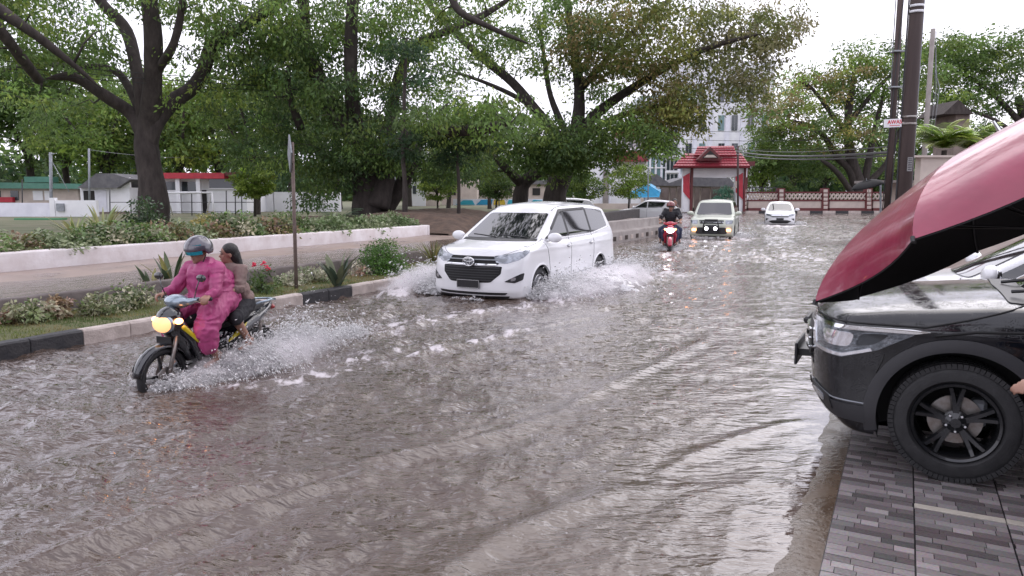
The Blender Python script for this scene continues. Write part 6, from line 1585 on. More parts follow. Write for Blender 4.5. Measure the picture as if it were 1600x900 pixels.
# ------------------------------------------------------------------ garden plants of the verge and planter
def shrub_mesh(name, h, w_, n, leaf, pal, seed, parent, asp=.5, droop=.2, mat=None):
    g = np.random.default_rng(seed); d = unit(g.normal(size=(n, 3))) * (g.random((n, 1)) ** .4); d[:, 2] = np.abs(d[:, 2]); C = d * [w_ / 2, w_ / 2, h * .85]
    tw = [[np.array([(0, 0, -.03), (c[0] * .4, c[1] * .4, c[2] * .5), tuple(c)]), np.array([.012, .008, .004])] for c in C[::3]]
    tubes_mesh('stems', tw, M['bark2'], parent, 4)['kind'] = 'stuff'
    return leaf_mesh(name, C, 34, w_ * .18, leaf * .72, parent, pal, mat=mat or M['leaf_gloss'], seed=seed, asp=asp, droop=droop, flat=.8, clump_var=.2)
VARI = [(.42, .40, .26), (.20, .26, .10), (.52, .48, .36), (.12, .18, .06), (.35, .36, .20)]
PINKV = [(.50, .28, .22), (.46, .34, .26), (.30, .22, .12), (.56, .36, .30)]
WHITEV = [(.55, .52, .40), (.44, .44, .30), (.20, .26, .12), (.60, .55, .45)]
BUSH = [(.07, .17, .025), (.10, .22, .03), (.05, .12, .02), (.13, .26, .04)]
def shrub(px, py, w_, h, pal, label, z=.16, leaf=.085, n=26, **kw):
    p = G(px, py, z); rt = empty('shrub', p, label=label, cat='shrub', group=kw.pop('group', 'shrubs along the verge'))
    shrub_mesh('foliage', h, w_, n, leaf, pal, int(px * 3 + py), rt, **kw); return rt
shrub(45, 505, .62, .42, VARI, 'speckled cream and green shrub near the left end of the verge')
shrub(92, 497, .34, .36, PINKV + VARI[:1], 'pink tipped shrub beside the leftmost speckled one')
shrub(10, 508, .26, .20, PINKV, 'small pink leaved plant at the left edge of the verge', n=10)
shrub(160, 492, .50, .40, VARI, 'speckled shrub with an upright top against the drain wall')
shrub(206, 482, .75, .46, VARI + [(.09, .14, .05)], 'bushy speckled shrub left of the near motorbike')
shrub(412, 458, .55, .50, GREEN + [(.10, .16, .04)], 'dark leaved shrub with a red flower behind the near motorbike', asp=.3)
shrub(455, 446, .60, .26, WHITEV, 'low cream leaved plant around the sign post foot')
shrub(492, 440, .70, .36, WHITEV, 'cream and green shrub right of the sign post')
shrub(560, 430, .50, .36, WHITEV + PINKV[:1], 'cream shrub between the sword leaved plant and the round bush')
shrub(640, 408, .60, .36, WHITEV, 'pale shrub right of the round green bush')
rb = shrub(598, 428, .98, .86, BUSH, 'round bright green bush on the verge', leaf=.07, n=150, asp=.4)
rf = MB(); pf = G(412, 458, .16)
for q in ((.02, .04, .50), (-.12, .0, .46), (.10, -.05, .42)): 
    for k in range(9): rf.ell(np.array(q) + rng.normal(size=3) * .022, (.02, .02, .014), 8, 5)
fl = rf.build('red_blossom', pmat('red_blossom', (.65, .03, .08), rough=.5), bpy.data.objects['shrub.005'])
fl['kind'] = 'stuff'
def blades(px, py, label, n, h, pal, name='sword_plant', wd=.045, spread=.35, z=.16, group='sword leaved plants', curve=.15, loc=None):
    p = G(px, py, z) if loc is None else np.array(loc); rt = empty(name, p, label=label, cat='plant', group=group); g = np.random.default_rng(int(px))
    lm = M['leaf_gloss']
    for k in range(n):
        a = g.uniform(0, 6.28); t_ = np.linspace(0, 1, 7); le = g.uniform(.1, spread); hh = h * g.uniform(.6, 1.1); r0 = g.uniform(0, .07)
        cx_ = (r0 + le * t_ + curve * t_ ** 2 * le * 2) * math.cos(a); cy_ = (r0 + le * t_ + curve * t_ ** 2 * le * 2) * math.sin(a); cz_ = hh * (t_ - curve * t_ ** 3)
        tw_ = a + math.pi / 2 + g.uniform(-.4, .4); w2 = wd * (np.sin(np.clip(t_ * .95 + .12, 0, 1) * math.pi) ** .6) * g.uniform(.8, 1.2); w2[-1] = .002
        V = []
        for i in range(7):
            for q in (-1, 0, 1): V.append((cx_[i] + q * w2[i] * math.cos(tw_), cy_[i] + q * w2[i] * math.sin(tw_), cz_[i] + abs(q) * w2[i] * .35))
        F = [(i * 3 + j, i * 3 + j + 1, i * 3 + j + 4, i * 3 + j + 3) for i in range(6) for j in range(2)]
        c = np.array(pal[g.integers(0, len(pal))]); mesh_np('leaf', V, np.array(F), lm, rt, tint=np.tile(c, (len(F), 1)) * g.uniform(.8, 1.2, (len(F), 1)), smooth=True)
    return rt
SWORD = [(.07, .10, .05), (.10, .13, .06), (.30, .28, .10), (.05, .08, .04)]
blades(268, 455, 'tall yellow edged sword leaved plant behind the near rider', 12, .75, SWORD)
blades(238, 460, 'sword leaved plant with bent leaves left of the tall yellow edged one', 8, .50, SWORD)
blades(527, 448, 'grey green sword leaved plant between the sign post and the round bush', 16, .72, [(.06, .09, .06), (.09, .12, .08), (.16, .18, .10)], wd=.05)
blades(678, 413, 'tufted yellow brown grass clump beside the front wing of the people carrier', 60, .62, [(.28, .26, .08), (.15, .18, .06), (.20, .16, .08)], name='grass_clump', wd=.014, spread=.45, group=None or 'grass clumps')
# turf blades
g = np.random.default_rng(9); n_ = 26000; ss_ = g.uniform(-1.5, 14, n_); tt_ = g.uniform(8.54, 9.98, n_)
P = ss_[:, None] * RD + tt_[:, None] * RN; hb = g.uniform(.02, .06, n_); ang = g.uniform(0, 6.28, n_)
b0 = np.stack([P[:, 0], P[:, 1], np.full(n_, .155)], 1); sd = np.stack([np.cos(ang), np.sin(ang), 0 * ang], 1) * .006; tp = b0 + np.stack([g.normal(size=n_) * .02, g.normal(size=n_) * .02, hb], 1)
V = np.stack([b0 - sd, b0 + sd, tp], 1).reshape(-1, 3); i0 = np.arange(n_) * 3
pal = np.array([(.12, .17, .03), (.17, .20, .05), (.26, .20, .08), (.08, .13, .03)]); patchy = (vnoise(ss_ * 1.1, tt_ * 2, 6) * 3.99).astype(int)
o = mesh_np('turf', V, np.stack([i0, i0 + 1, i0 + 2], 1), M['leaf'], tint=pal[patchy] * g.uniform(.6, 1.4, (n_, 1))); tag(o, 'short mixed green and straw coloured turf of the verge', kind='stuff')
# hedge plants in the white planter
protos = []
VARI = VARI[:3] + [(.10, .18, .05), (.14, .24, .06), (.20, .30, .10), (.08, .15, .04)]
for k, (pal, h) in enumerate(((VARI, .62), (VARI + GREEN, .70), ([(.20, .26, .12), (.14, .22, .08), (.30, .34, .20)], .60), ([(.30, .26, .10), (.16, .18, .06), (.34, .22, .16)], .55))):
    rt = empty('hedge_shrub', (0, 0, 0), label='t', cat='shrub', group='clipped shrubs of the planter hedge'); shrub_mesh('foliage', h, 1.15, 46, .13, pal, 900 + k, rt); protos.append(rt)
used = set()
spots = []
for i in range(21):
    s_ = 7.2 + i * .62; spots.append((s_, 14.55 + .12 * math.sin(i * 2.1), i))
wordsA = ['the green bench', 'the forked trunk', 'the goal frame', 'the sign post', 'the cycad']
for s_, t_, i in spots:
    kd = (2 if i > 13 else (i * 3 + i // 4) % 4 if i < 8 else (1, 2, 3)[i % 3])
    src = protos[kd]; o = src if kd not in used else copy_tree(src); used.add(kd)
    p = RP(s_, t_, .64); o.location = p; o.rotation_euler = (0, 0, i * 1.3); sc_ = 1.0 + .12 * math.sin(i * 3.7); o.scale = (sc_, sc_, sc_ * (1.0 if i > 4 else .8))
    o['label'] = 'shrub of the planter hedge, ' + (['first', 'second', 'third', 'fourth', 'fifth', 'sixth', 'seventh', 'eighth', 'ninth', 'tenth', 'eleventh', 'twelfth', 'thirteenth', 'fourteenth', 'fifteenth', 'sixteenth', 'seventeenth', 'eighteenth', 'nineteenth', 'twentieth', 'last'][i]) + ' counted from the left end'
# cycad and rosettes
pc_ = RP(17.6, 15.3, .66)
rt = empty('cycad', pc_, label='dark glossy cycad with arching fronds at the foot of the thick trunk', cat='plant')
MB().tube([(0, 0, -.1), (0, 0, .25)], [.16, .14], 10).build('stem', M['bark2'], rt, smooth=True)
def frond(parent, a, L_, el, pal, name='frond', n=22, lw=.22, seed=0, org=(0, 0, .2), curl=1.0, lwid=.018):
    t_ = np.linspace(0, 1, n); r_ = L_ * np.cumsum(np.cos(el - curl * t_ * 1.6)) / n; z_ = L_ * np.cumsum(np.sin(el - curl * t_ * 1.6)) / n
    c = np.stack([r_ * math.cos(a), r_ * math.sin(a), z_], 1) + org; sdv = np.array([-math.sin(a), math.cos(a), 0]); V = []; F = []
    for i in range(n):
        wl = lw * math.sin(min(1, t_[i] * 1.05 + .08) * math.pi) ** .5
        for q in (1, -1):
            k = len(V); tip = c[i] + sdv * q * wl + np.array([math.cos(a), math.sin(a), -.25]) * wl * .45
            dv_ = np.array([math.cos(a), math.sin(a), 0]) * lwid; V += [c[i] - dv_, (c[i] + tip) / 2 - dv_ * .8 + [0, 0, wl * .12], tip, (c[i] + tip) / 2 + dv_ * .8 + [0, 0, wl * .12], c[i] + dv_]; F.append((k, k + 1, k + 2, k + 3, k + 4))
    g_ = np.random.default_rng(seed); cl = np.array(pal[seed % len(pal)])
    return mesh_np(name, V, np.array(F), M['leaf_gloss'], parent, tint=np.tile(cl, (len(F), 1)) * g_.uniform(.7, 1.3, (len(F), 1)))
for k in range(26): frond(rt, k * 2.4, 1.15 * (.8 + .3 * ((k * 5) % 4) / 4), 1.25 - .95 * (k / 26), [(.02, .06, .02), (.03, .08, .025), (.015, .045, .018)], seed=k)
for px, py, lb in ((118, 352, 'spiky rosette plant with pale leaves rising above the hedge near the green bench'), (160, 345, 'taller yellow green leaved plant rising above the hedge')):
    p = D(px, py, 17.6 if px < 140 else 18.4); blades(px, 0, lb, 22, .70 if px < 140 else .95, [(.34, .36, .16), (.20, .26, .10), (.45, .42, .22)], name='rosette_plant', wd=.04, spread=.55, group='spiky plants above the hedge', loc=(p[0], p[1], .66))
p = D(325, 345, 19.6); rt = shrub_ = empty('shrub', (p[0], p[1], .66), label='yellow leaved shrub standing above the hedge behind the near rider', cat='shrub'); shrub_mesh('foliage', .72, .8, 40, .10, [(.40, .32, .10), (.26, .26, .08), (.5, .4, .16)], 5, rt)
p = D(222, 330, 18.9); rt = empty('climbing_shrub', (p[0], p[1], .66), label='dark loose shrub with hanging leaves in front of the forked trunk', cat='shrub'); shrub_mesh('foliage', 1.35, .95, 44, .12, DEEP + GREEN[:1], 6, rt)
# palm clump behind the umbrella
for j, (px, Y, gz, lb) in enumerate(((1475, 24, 2.1, 'feathery bright green palm on the left behind the umbrella'), (1512, 25, 2.2, 'feathery yellow green palm on the right behind the umbrella'))):
    b = D(px, 240, Y); rt = empty('palm', b, label=lb, cat='palm', group='feathery palms behind the umbrella')
    MB().tube([(0, 0, -3), (0, 0, .1)], [.10, .08], 8).build('trunk', M['bark2'], rt, smooth=True)
    for k in range(34): frond(rt, k * 2.4 + j, 1.55 * (.75 + .3 * ((k * 7) % 5) / 5), 1.5 - .8 * (k / 34), [(.36, .50, .08), (.28, .44, .06), (.46, .54, .12)], seed=k, lw=.42, n=26, org=(0, 0, .15), curl=1.0, lwid=.035)
# unseen overhanging roadside tree, put in for reflections in the cars' glass and paint
bO = RP(-1.5, 9.35, .15)
rd_limbs = [([bO + [0, 0, -.3], bO + [.3, .3, 3.5], bO + [.9, .8, 6.8]], .5, .36)]
g = np.random.default_rng(5); rp_ = []
for (x, y, z) in ((-2.5, 17, 9.6), (1.5, 15.5, 9.9), (3.5, 12.5, 10.0), (-1, 12, 9.4), (-4.5, 14, 9.2), (4.5, 18, 10.4), (-7, 9, 8.6), (0, 20, 10.6), (-12, 0, 8.8), (-10, 6, 9.0), (-2, 18, 10.2), (-3.6, 19.6, 10.4), (-.5, 16.6, 10), (1.2, 19.3, 10.5), (-5.5, 17.5, 9.8), (-2.2, 21, 10.6)):
    a = bO + np.array([.9, .8, 6.5]); e = np.array([x, y, z]); rd_limbs.append(([a, a * .6 + e * .4 + [0, 0, .8], e], .17, .05)); rp_.append((e, (2.0, 2.2, .45), 20))
tree('reflection_tree', 'high unseen tree added just outside the left edge, arching over the street', bO, rd_limbs, rp_, .24, 46, .62, DEEP + GREEN, seed=91)
# ================================================================== BUILDINGS, FENCES, POLES
M['cream'] = pmat('cream_render', (.58, .50, .44), (.46, .39, .35), 1.5, rough=.85, bump=.15)
M['far_white'] = pmat('white_render', (.86, .86, .88), (.74, .74, .77), .8, rough=.85)
M['lav_white'] = pmat('lavender_white_wall', (.80, .80, .87), (.66, .66, .73), 1.2, rough=.85, bump=.1)
M['green_roof'] = pmat('green_metal_roof', (.07, .20, .15), (.10, .25, .19), 2, rough=.5)
M['grey_roof'] = pmat('grey_tile_roof', (.10, .10, .11), (.17, .165, .17), 3, rough=.8, bump=.4)
M['maroon'] = pmat('maroon_paint', (.14, .028, .030), (.10, .02, .02), 5, rough=.6)
M['red_roof'] = pmat('red_tile', (.34, .040, .060), (.24, .030, .045), 4, rough=.45, bump=.2)
M['red_paint'] = pmat('red_paint', (.50, .03, .05), (.38, .02, .04), 4, rough=.5)
M['far_glass'] = pmat('window_glass', (.04, .05, .06), rough=.08, spec=.8)
M['green_glass'] = pmat('green_curtain_glass', (.22, .34, .34), (.12, .20, .22), .5, rough=.12, spec=.8)
M['dark_open'] = pmat('dark_opening', (.03, .028, .028), rough=.9)
M['brown_panel'] = pmat('weathered_panel', (.24, .19, .165), (.14, .11, .10), 1.6, rough=.85, bump=.3, detail=8)
M['blue_tarp'] = pmat('blue_tarpaulin', (.02, .28, .52), (.04, .34, .58), 3, rough=.5)
M['cyan'] = pmat('cyan_paint', (.05, .42, .55), rough=.6); M['yellow'] = pmat('yellow_paint', (.62, .45, .05), rough=.6)
M['green_paint'] = pmat('green_paint', (.06, .22, .10), (.09, .26, .13), 4, rough=.6)
M['net_white'] = pmat('goal_white', (.75, .75, .78), rough=.5)
def bxp(name, px0, px1, y0, y1, Y, depth, mat, parent, loc, dy=0.0, bev=0.0):
    """a block whose front stands at distance Y between two picture columns and rows"""
    a = D(px0, y1, Y + dy); b = D(px1, y0, Y + dy); c = np.array([(a[0] + b[0]) / 2, Y + dy + depth / 2, (a[2] + b[2]) / 2]) - loc
    o = MB().box((0, 0, 0), (abs(b[0] - a[0]), depth, abs(b[2] - a[2])), bev=bev).build(name, mat, parent); o.location = c; return o
def ext(o, dz): return o
def wedge(name, pts_front, Y, depth, mat, parent, loc, dy=0.0):
    V = [D(px, py, Y + dy) for px, py in pts_front]; V = [v - loc for v in V]; n = len(V); W = [v + np.array([0, depth, 0]) for v in V]
    return MB().add(V + W, [tuple(range(n))[::-1], tuple(range(n, 2 * n))] + [(i, (i + 1) % n, n + (i + 1) % n, n + i) for i in range(n)]).build(name, mat, parent)
def bld(name, px, py, Y, **kw): loc = D(px, py, Y); return empty(name, loc, **kw), loc

# --- sheds and walls beyond the lawn on the left
t, l = bld('shed', 40, 338, 54, label='long low shed with a green metal roof and pinkish walls at the left edge', cat='building')
bxp('wall', -60, 122, 294, 338, 54, 4, M['cream'], t, l); bxp('red_bench', -20, 19, 308, 316, 54, .3, M['red_paint'], t, l, dy=-.35)
r_ = wedge('roof', [(-70, 294), (-60, 284), (118, 287), (126, 295)], 54, 5, M['green_roof'], t, l, dy=-.6); bxp('ridge_vent', 38, 78, 276, 285, 54, 1, M['green_roof'], r_, np.zeros(3) + l, dy=.5)
for k, (a, b) in enumerate(((-30, 0), (17, 28), (52, 66), (70, 78))): bxp('window', a, b, 298, 313, 54, .1, M['far_glass'] if k < 2 else M['far_white'], t, l, dy=-.06)
t, l = bld('garden_wall', 60, 343, 43.5, label='bright lavender white garden wall left of the grey roofed house', cat='wall')
bxp('panel', -60, 82, 317, 343, 43.5, .2, M['lav_white'], t, l); bxp('panel', 82.5, 150, 313, 342, 43.5, .25, M['far_white'], t, l); bxp('gate_post', 79, 84, 309, 343, 43.5, .35, M['far_white'], t, l, dy=-.05); bxp('meter_box', 88, 99, 318, 330, 43.5, .1, M['grey_metal'], t, l, dy=-.12)
t, l = bld('bench', 60, 350, 38, label='long low green painted bench on the lawn at the left', cat='bench')
bxp('seat', 22, 96, 341, 345, 38, .5, M['green_paint'], t, l)
for a in (24, 56, 90): bxp('leg', a, a + 5, 345, 351, 38, .4, M['green_paint'], t, l, dy=.05)
t, l = bld('house', 165, 338, 50, label='small whitewashed house with a grey tiled roof left of the forked trunk', cat='house')
bxp('wall', 128, 202, 293, 336, 50, 4, M['far_white'], t, l); wedge('gable', [(166, 293), (203, 293), (202, 277)], 50, .2, M['far_white'], t, l, dy=-.03)
wedge('roof', [(120, 294), (150, 271), (176, 271), (204, 280), (182, 294)], 50, 4.6, M['grey_roof'], t, l, dy=-.5)
bxp('door', 150, 165, 297, 334, 50, .1, M['lav_white'], t, l, dy=-.06); bxp('window', 131, 147, 298, 313, 50, .1, M['dark_open'], t, l, dy=-.06); bxp('base_band', 128, 202, 331, 336.3, 50, .1, M['brown_panel'], t, l, dy=-.08)
t, l = bld('long_building', 315, 336, 52, label='long white park building with a red fascia behind the goal frame', cat='building')
bxp('wall', 246, 384, 279, 334, 52, 5, M['far_white'], t, l); bxp('fascia', 243, 350, 270, 279, 52, 6, M['red_paint'], t, l, dy=-.9); bxp('fascia', 350.3, 386, 269, 275, 52, 6, M['maroon'], t, l, dy=-.8)
for a, b, c, d_ in ((256, 274, 284, 297), (281, 307, 284, 299), (327, 366, 277, 294)): w_ = bxp('window', a, b, c, d_, 52, .1, M['far_glass'], t, l, dy=-.06); bxp('sill', a - 1, b + 1, d_, d_ + 1.6, 52, .25, M['far_white'], w_, np.array(w_.location) + l, dy=-.2)
bxp('door', 313, 322, 297, 333, 52, .1, M['dark_open'], t, l, dy=-.06)
for a in (276.5, 308.5): bxp('column', a, a + 3.4, 279, 334, 52, .25, M['net_white'], t, l, dy=-.7)
t, l = bld('boundary_wall', 420, 336, 56, label='white boundary wall right of the long red edged building', cat='wall')
for k in range(6): bxp('panel', 376 + k * 26, 401.6 + k * 26, 300, 333, 56, .2, M['far_white'], t, l)
# goal frame
t, l = bld('goal_frame', 300, 341, 41, label='white football goal frame standing on the lawn right of the forked trunk', cat='goal')
def bar_(pts, r_, name, mat, t, l): return MB().tube([np.array(p) - l for p in pts], r_, 8).build(name, mat, t, smooth=True)
bar_([D(258, 301, 41), D(332, 301, 41)], .05, 'crossbar', M['net_white'], t, l); bar_([D(259, 301, 41), D(266, 341, 41)], .05, 'post', M['net_white'], t, l); bar_([D(331, 301, 41), D(335, 341, 41)], .05, 'post', M['net_white'], t, l)
bar_([D(259, 301, 41), D(270, 336, 43)], .035, 'stay', M['net_white'], t, l); bar_([D(331, 301, 41), D(322, 336, 43)], .035, 'stay', M['net_white'], t, l)
# wire fence of thin dark posts
t, l = bld('wire_fence', 290, 342, 46, label='thin dark posts and wires of the park fence across the lawn', cat='fence')
for px, y0 in ((35, 280), (172, 296), (205, 318), (300, 300), (354, 298), (368, 298), (378, 300), (398, 302)): bar_([D(px, 342, 46), D(px - .5, y0, 46)], .035, 'post', M['dark_trim'], t, l)
for y in (316, 331): bar_([D(172, y, 46), D(398, y, 46)], .02, 'wire', M['dark_trim'], t, l)
# slender park poles and wires
for px, y0, Y, r_, lb in ((80, 238, 44, .09, 'pale concrete utility pole with stay wires behind the lavender wall'), (140, 232, 49, .07, 'thin grey pole beside the grey roofed house'), (618, 225, 58, .05, 'thin pale lamp pole right of the thick trunk'), (780, 240, 62, .05, 'thin pale pole behind the blue play wall')):
    t, l = bld('utility_pole' if px < 200 else 'lamp_pole', px, 335, Y, label=lb, cat='pole'); b = D(px, 335, Y); b[2] = .3; bar_([b, D(px - 1, y0, Y)], r_, 'shaft', M['grey_metal'], t, l)
    if px == 80: bar_([D(76, 242, Y), D(85, 240, Y)], .04, 'crossarm', M['grey_metal'], t, l); bar_([D(81, 252, Y), D(108, 300, Y)], .02, 'stay', M['grey_metal'], t, l)
def cable(name, a, b, sag, r_, label, n=40, mat='black_plastic'):
    a = np.array(a); b = np.array(b); t_ = np.linspace(0, 1, n); P = a + (b - a) * t_[:, None]; P[:, 2] -= 4 * sag * t_ * (1 - t_)
    o = MB().tube(P - a, r_, 5).build(name, M[mat]); o.location = a; return tag(o, label, 'cable', 'overhead cables')
for k, (y0, y1) in enumerate(((84, 128), (93, 134), (101, 141))):
    cable('cable', D(-140, y0 - 4, 27), D(760, y1 + 8, 40), .35, .014 + .004 * (k == 1), ('uppermost', 'middle', 'lowest')[k] + ' of the three dark overhead cables crossing the left trees')
cable('cable', D(140, 234, 49), D(330, 246, 60), .2, .012, 'thin wire running from the grey pole behind the forked trunk', mat='grey_metal')

# --- middle distance
t, l = bld('play_wall', 790, 320, 72, label='low play wall painted in blue cyan and yellow shapes seen under the trees', cat='wall')
bxp('wall', 708, 862, 311, 321, 72, .3, M['lav_white'], t, l)
for p, m_ in (([(712, 320), (724, 313), (738, 313), (742, 320)], 'cyan'), ([(744, 320), (752, 312), (770, 312), (768, 320)], 'blue_tarp'), ([(771, 320), (772, 312), (788, 312), (790, 320)], 'yellow'), ([(792, 320), (795, 312), (812, 313), (822, 320)], 'cyan'), ([(826, 320), (834, 312), (846, 313), (858, 320)], 'cyan')):
    wedge('painted_shape', p, 72, .05, M[m_], t, l, dy=-.06)
t, l = bld('house', 655, 320, 82, label='pale yellow and white two storey house seen between the middle trunks', cat='house')
bxp('wall', 640, 664, 262, 323, 82, 5, M['far_white'], t, l); bxp('wall', 664.2, 682, 282, 323, 82, 4, M['cream'], t, l, dy=.3); bxp('wall', 716, 745, 250, 323, 86, 5, M['cream'], t, l)
for a, b, c, d_ in ((645, 650, 268, 282), (654, 660, 268, 282), (645, 650, 290, 303), (722, 730, 262, 276), (734, 741, 262, 276)): bxp('window', a, b, c, d_, 82, .1, M['far_glass'], t, l, dy=-.1)
t, l = bld('low_building', 770, 318, 92, label='low cream building behind the blue painted play wall', cat='building')
bxp('wall', 690, 860, 288, 321, 92, 5, M['cream'], t, l); bxp('roof', 686, 864, 282, 288, 92, 6, M['grey_roof'], t, l, dy=-.5)
for k in range(7): bxp('window', 700 + k * 22, 712 + k * 22, 294, 305, 92, .1, M['dark_open'], t, l, dy=-.08)
# white building with columns and red roofs
t, l = bld('white_hall', 965, 322, 96, label='white hall with tall pilasters and a red roofed tower behind the clipped trees', cat='building')
bxp('wall', 925, 1012, 252, 320, 96, 8, M['far_white'], t, l)
for a in (938, 952, 1001): bxp('pilaster', a, a + 3.2, 252, 320, 96, .4, M['lav_white'], t, l, dy=-.4)
bxp('niche', 942, 951, 268, 318, 96, .15, M['concrete'], t, l, dy=-.1); bxp('tower', 965, 1008, 210, 252, 97, 6, M['far_white'], t, l)
wedge('tower_roof', [(960, 212), (972, 196), (1000, 196), (1012, 212)], 96, 7, M['red_roof'], t, l); wedge('porch_roof', [(960, 252), (968, 236), (1004, 236), (1014, 252)], 96, 2, M['red_roof'], t, l, dy=-1.4)
for a in (972, 983, 994): bxp('window', a, a + 6, 216, 230, 97, .1, M['far_glass'], t, l, dy=-.1)
# multi storey block with glass bay
t, l = bld('office_block', 1100, 322, 118, label='tall pale office block with a greenish glass bay behind the red roofed gate', cat='building')
bxp('wall', 1040, 1212, 96, 320, 118, 14, M['far_white'], t, l); bxp('wall', 996, 1039.6, 150, 320, 119, 12, M['green_glass'], t, l)
for k in range(5):
    for j in range(9):
        bxp('mullion', 998 + k * 9, 999 + k * 9, 152, 318, 119, .2, M['lav_white'], t, l, dy=-.2) if j == 0 else None
for j in range(8): bxp('floor_band', 996, 1039.6, 156 + j * 21, 158 + j * 21, 119, .25, M['far_white'], t, l, dy=-.26)
for j in range(7):     # bay of dark glass panes
    for k in range(3): w_ = bxp('window', 1041.5 + k * 6, 1046.7 + k * 6, 152 + j * 24, 170 + j * 24, 118, .1, M['far_glass'], t, l, dy=-.1)
    bxp('floor_band', 1040, 1061, 171 + j * 24, 174 + j * 24, 118, .3, M['far_white'], t, l, dy=-.31)
for j in range(3):
    for k, px in enumerate((1071, 1092, 1122, 1143, 1168, 1190)): w_ = bxp('window', px, px + 10, 136 + j * 44, 160 + j * 44, 118, .1, M['far_glass'] if (k + j) % 3 else M['green_glass'], t, l, dy=-.1); bxp('frame', px + 4.6, px + 5.4, 136 + j * 44, 160 + j * 44, 118, .1, M['far_white'], w_, np.array(w_.location) + l, dy=-.16)
for px in (1064, 1086, 1110, 1136, 1160, 1184): bxp('rib', px, px + 1.3, 96, 318, 118, .3, M['lav_white'], t, l, dy=-.3)
# tent, small roof, brown panels
t, l = bld('tent', 1008, 320, 70, label='bright blue tarpaulin tent beside the brown panel wall', cat='tent')
V = [D(982, 302, 69), D(1012, 288, 69), D(1032, 300, 69), D(986, 299, 73), D(1014, 285, 73), D(1034, 297, 73), D(984, 309, 68.7), D(1030, 308, 68.7)]; V = [v - l for v in V]
o = MB().add(V, [(0, 1, 4, 3), (1, 2, 5, 4), (0, 6, 7, 2, 1)]).build('canopy', M['blue_tarp'], t); so = o.modifiers.new('t', 'SOLIDIFY'); so.thickness = .04
for px in (985, 1007, 1030): bar_([D(px, 330, 69), D(px, 300, 69)], .04, 'pole', M['grey_metal'], t, l)
bxp('side_cloth', 1008, 1026, 310, 322, 69, .1, M['lav_white'], t, l)
t, l = bld('small_house', 1035, 325, 76, label='low house with a dark curved tile roof behind the brown panel wall', cat='house')
bxp('wall', 1014, 1150, 288, 330, 77, 5, M['cream'], t, l); wedge('roof', [(1008, 290), (1018, 274), (1026, 272), (1046, 286), (1070, 277), (1140, 278), (1152, 292)], 76, 6, M['grey_roof'], t, l, dy=-.6)
t, l = bld('panel_wall', 1080, 330, 71, label='wall of tall weathered brown panels seen through the gate', cat='wall')
for k, (a, b) in enumerate(((1024, 1031), (1032, 1046), (1047, 1057), (1058, 1084), (1085, 1094), (1095, 1110), (1111, 1126))): bxp('panel', a, b - .4, 292 + (k % 3), 332, 71, .2, M['cream'] if k == 0 else M['brown_panel'], t, l, dy=.06 * (k % 2))
t, l = bld('low_wall', 960, 326, 66, label='low pale wall crossing behind the parked white car', cat='wall')
bxp('wall', 905, 1030, 318, 330, 66, .3, M['cream'], t, l)
# shrub by the gate
p = D(1136, 330, 70); rt = empty('round_shrub', (p[0], p[1], .1), label='bluish green round shrub inside the red roofed gate', cat='shrub'); leaf_mesh('foliage', unit(rng.normal(size=(50, 3))) * [1.1, 1.1, 1.2] + [0, 0, 1.2], 50, .45, .2, rt, [(.12, .28, .2), (.16, .32, .22)], seed=3)
# gate
YG = 68.0
t, l = bld('gatehouse', 1110, 330, YG, label='gateway with a red tiled double roof and red and white posts', cat='gate')
for a, b in ((1068, 1083), (1150, 1166)):
    po = bxp('post', a, b, 262, 331, YG, 1.0, M['far_white'], t, l)
    bxp('post_band', b - 5, b + .6, 262, 331, YG, .3, M['maroon'], po, np.array(po.location) + l, dy=-.2)
    wedge('red_flash', [(a - .5, 300), (a - .5, 276), (b - 5, 270), (b - 5, 312)], YG, .05, M['red_paint'], po, np.array(po.location) + l, dy=-.12)
bxp('beam', 1066, 1168, 262, 277, YG, .8, M['far_white'], t, l, dy=.1); bxp('beam_trim', 1060, 1172, 259.5, 262.6, YG, 2.4, M['maroon'], t, l, dy=-.7)
def tiled(name, quad, Y, nx, ny, mat, parent, l, back):
    """sloping roof: quad of picture points left-bottom, right-bottom, right-top, left-top; top edge set back; rows of tiles in relief"""
    a, b, c, d_ = [D(q[0], q[1], Y + (back if i > 1 else 0)) - l for i, q in enumerate(quad)]
    mb = MB(); nrm = np.cross(b - a, d_ - a); nrm /= np.linalg.norm(nrm); nrm *= -np.sign(nrm[1] + 1e-9)
    mb.add([a, b, c, d_, a - nrm * -.0 + [0, .1, -.1], b + [0, .1, -.1], c + [0, .1, -.1], d_ + [0, .1, -.1]], [(0, 1, 2, 3), (7, 6, 5, 4), (0, 4, 5, 1), (1, 5, 6, 2), (2, 6, 7, 3), (3, 7, 4, 0)]); o = mb.build(name, mat, parent)
    t_ = MB()
    for j in range(ny):
        v0, v1 = j / ny, (j + 1) / ny
        for i in range(nx):
            u0, u1_ = (i + .06) / nx, (i + .94) / nx; P = lambda u, v: (a * (1 - u) + b * u) * (1 - v) + (d_ * (1 - u) + c * u) * v
            p0, p1, p2, p3 = P(u0, v0), P(u1_, v0), P(u1_, v1), P(u0, v1); h0 = nrm * .09; h1 = nrm * .02
            t_.add([p0 + h0, p1 + h0, p2 + h1, p3 + h1, p0, p1], [(0, 1, 2, 3), (4, 5, 1, 0)])
    s = t_.build('roof_tiles', mat, o); s['kind'] = 'stuff'; return o
tiled('roof', ((1052, 260), (1172, 260), (1158, 240), (1070, 240)), YG - 1.4, 24, 5, M['red_roof'], t, l, 1.6)
tiled('roof', ((1084, 243), (1152, 243), (1146, 228), (1090, 229)), YG - .6, 14, 4, M['red_roof'], t, l, 1.0)
g_ = wedge('gable', [(1090, 249), (1110, 229), (1130, 249)], YG, .8, M['maroon'], t, l, dy=-1.6)
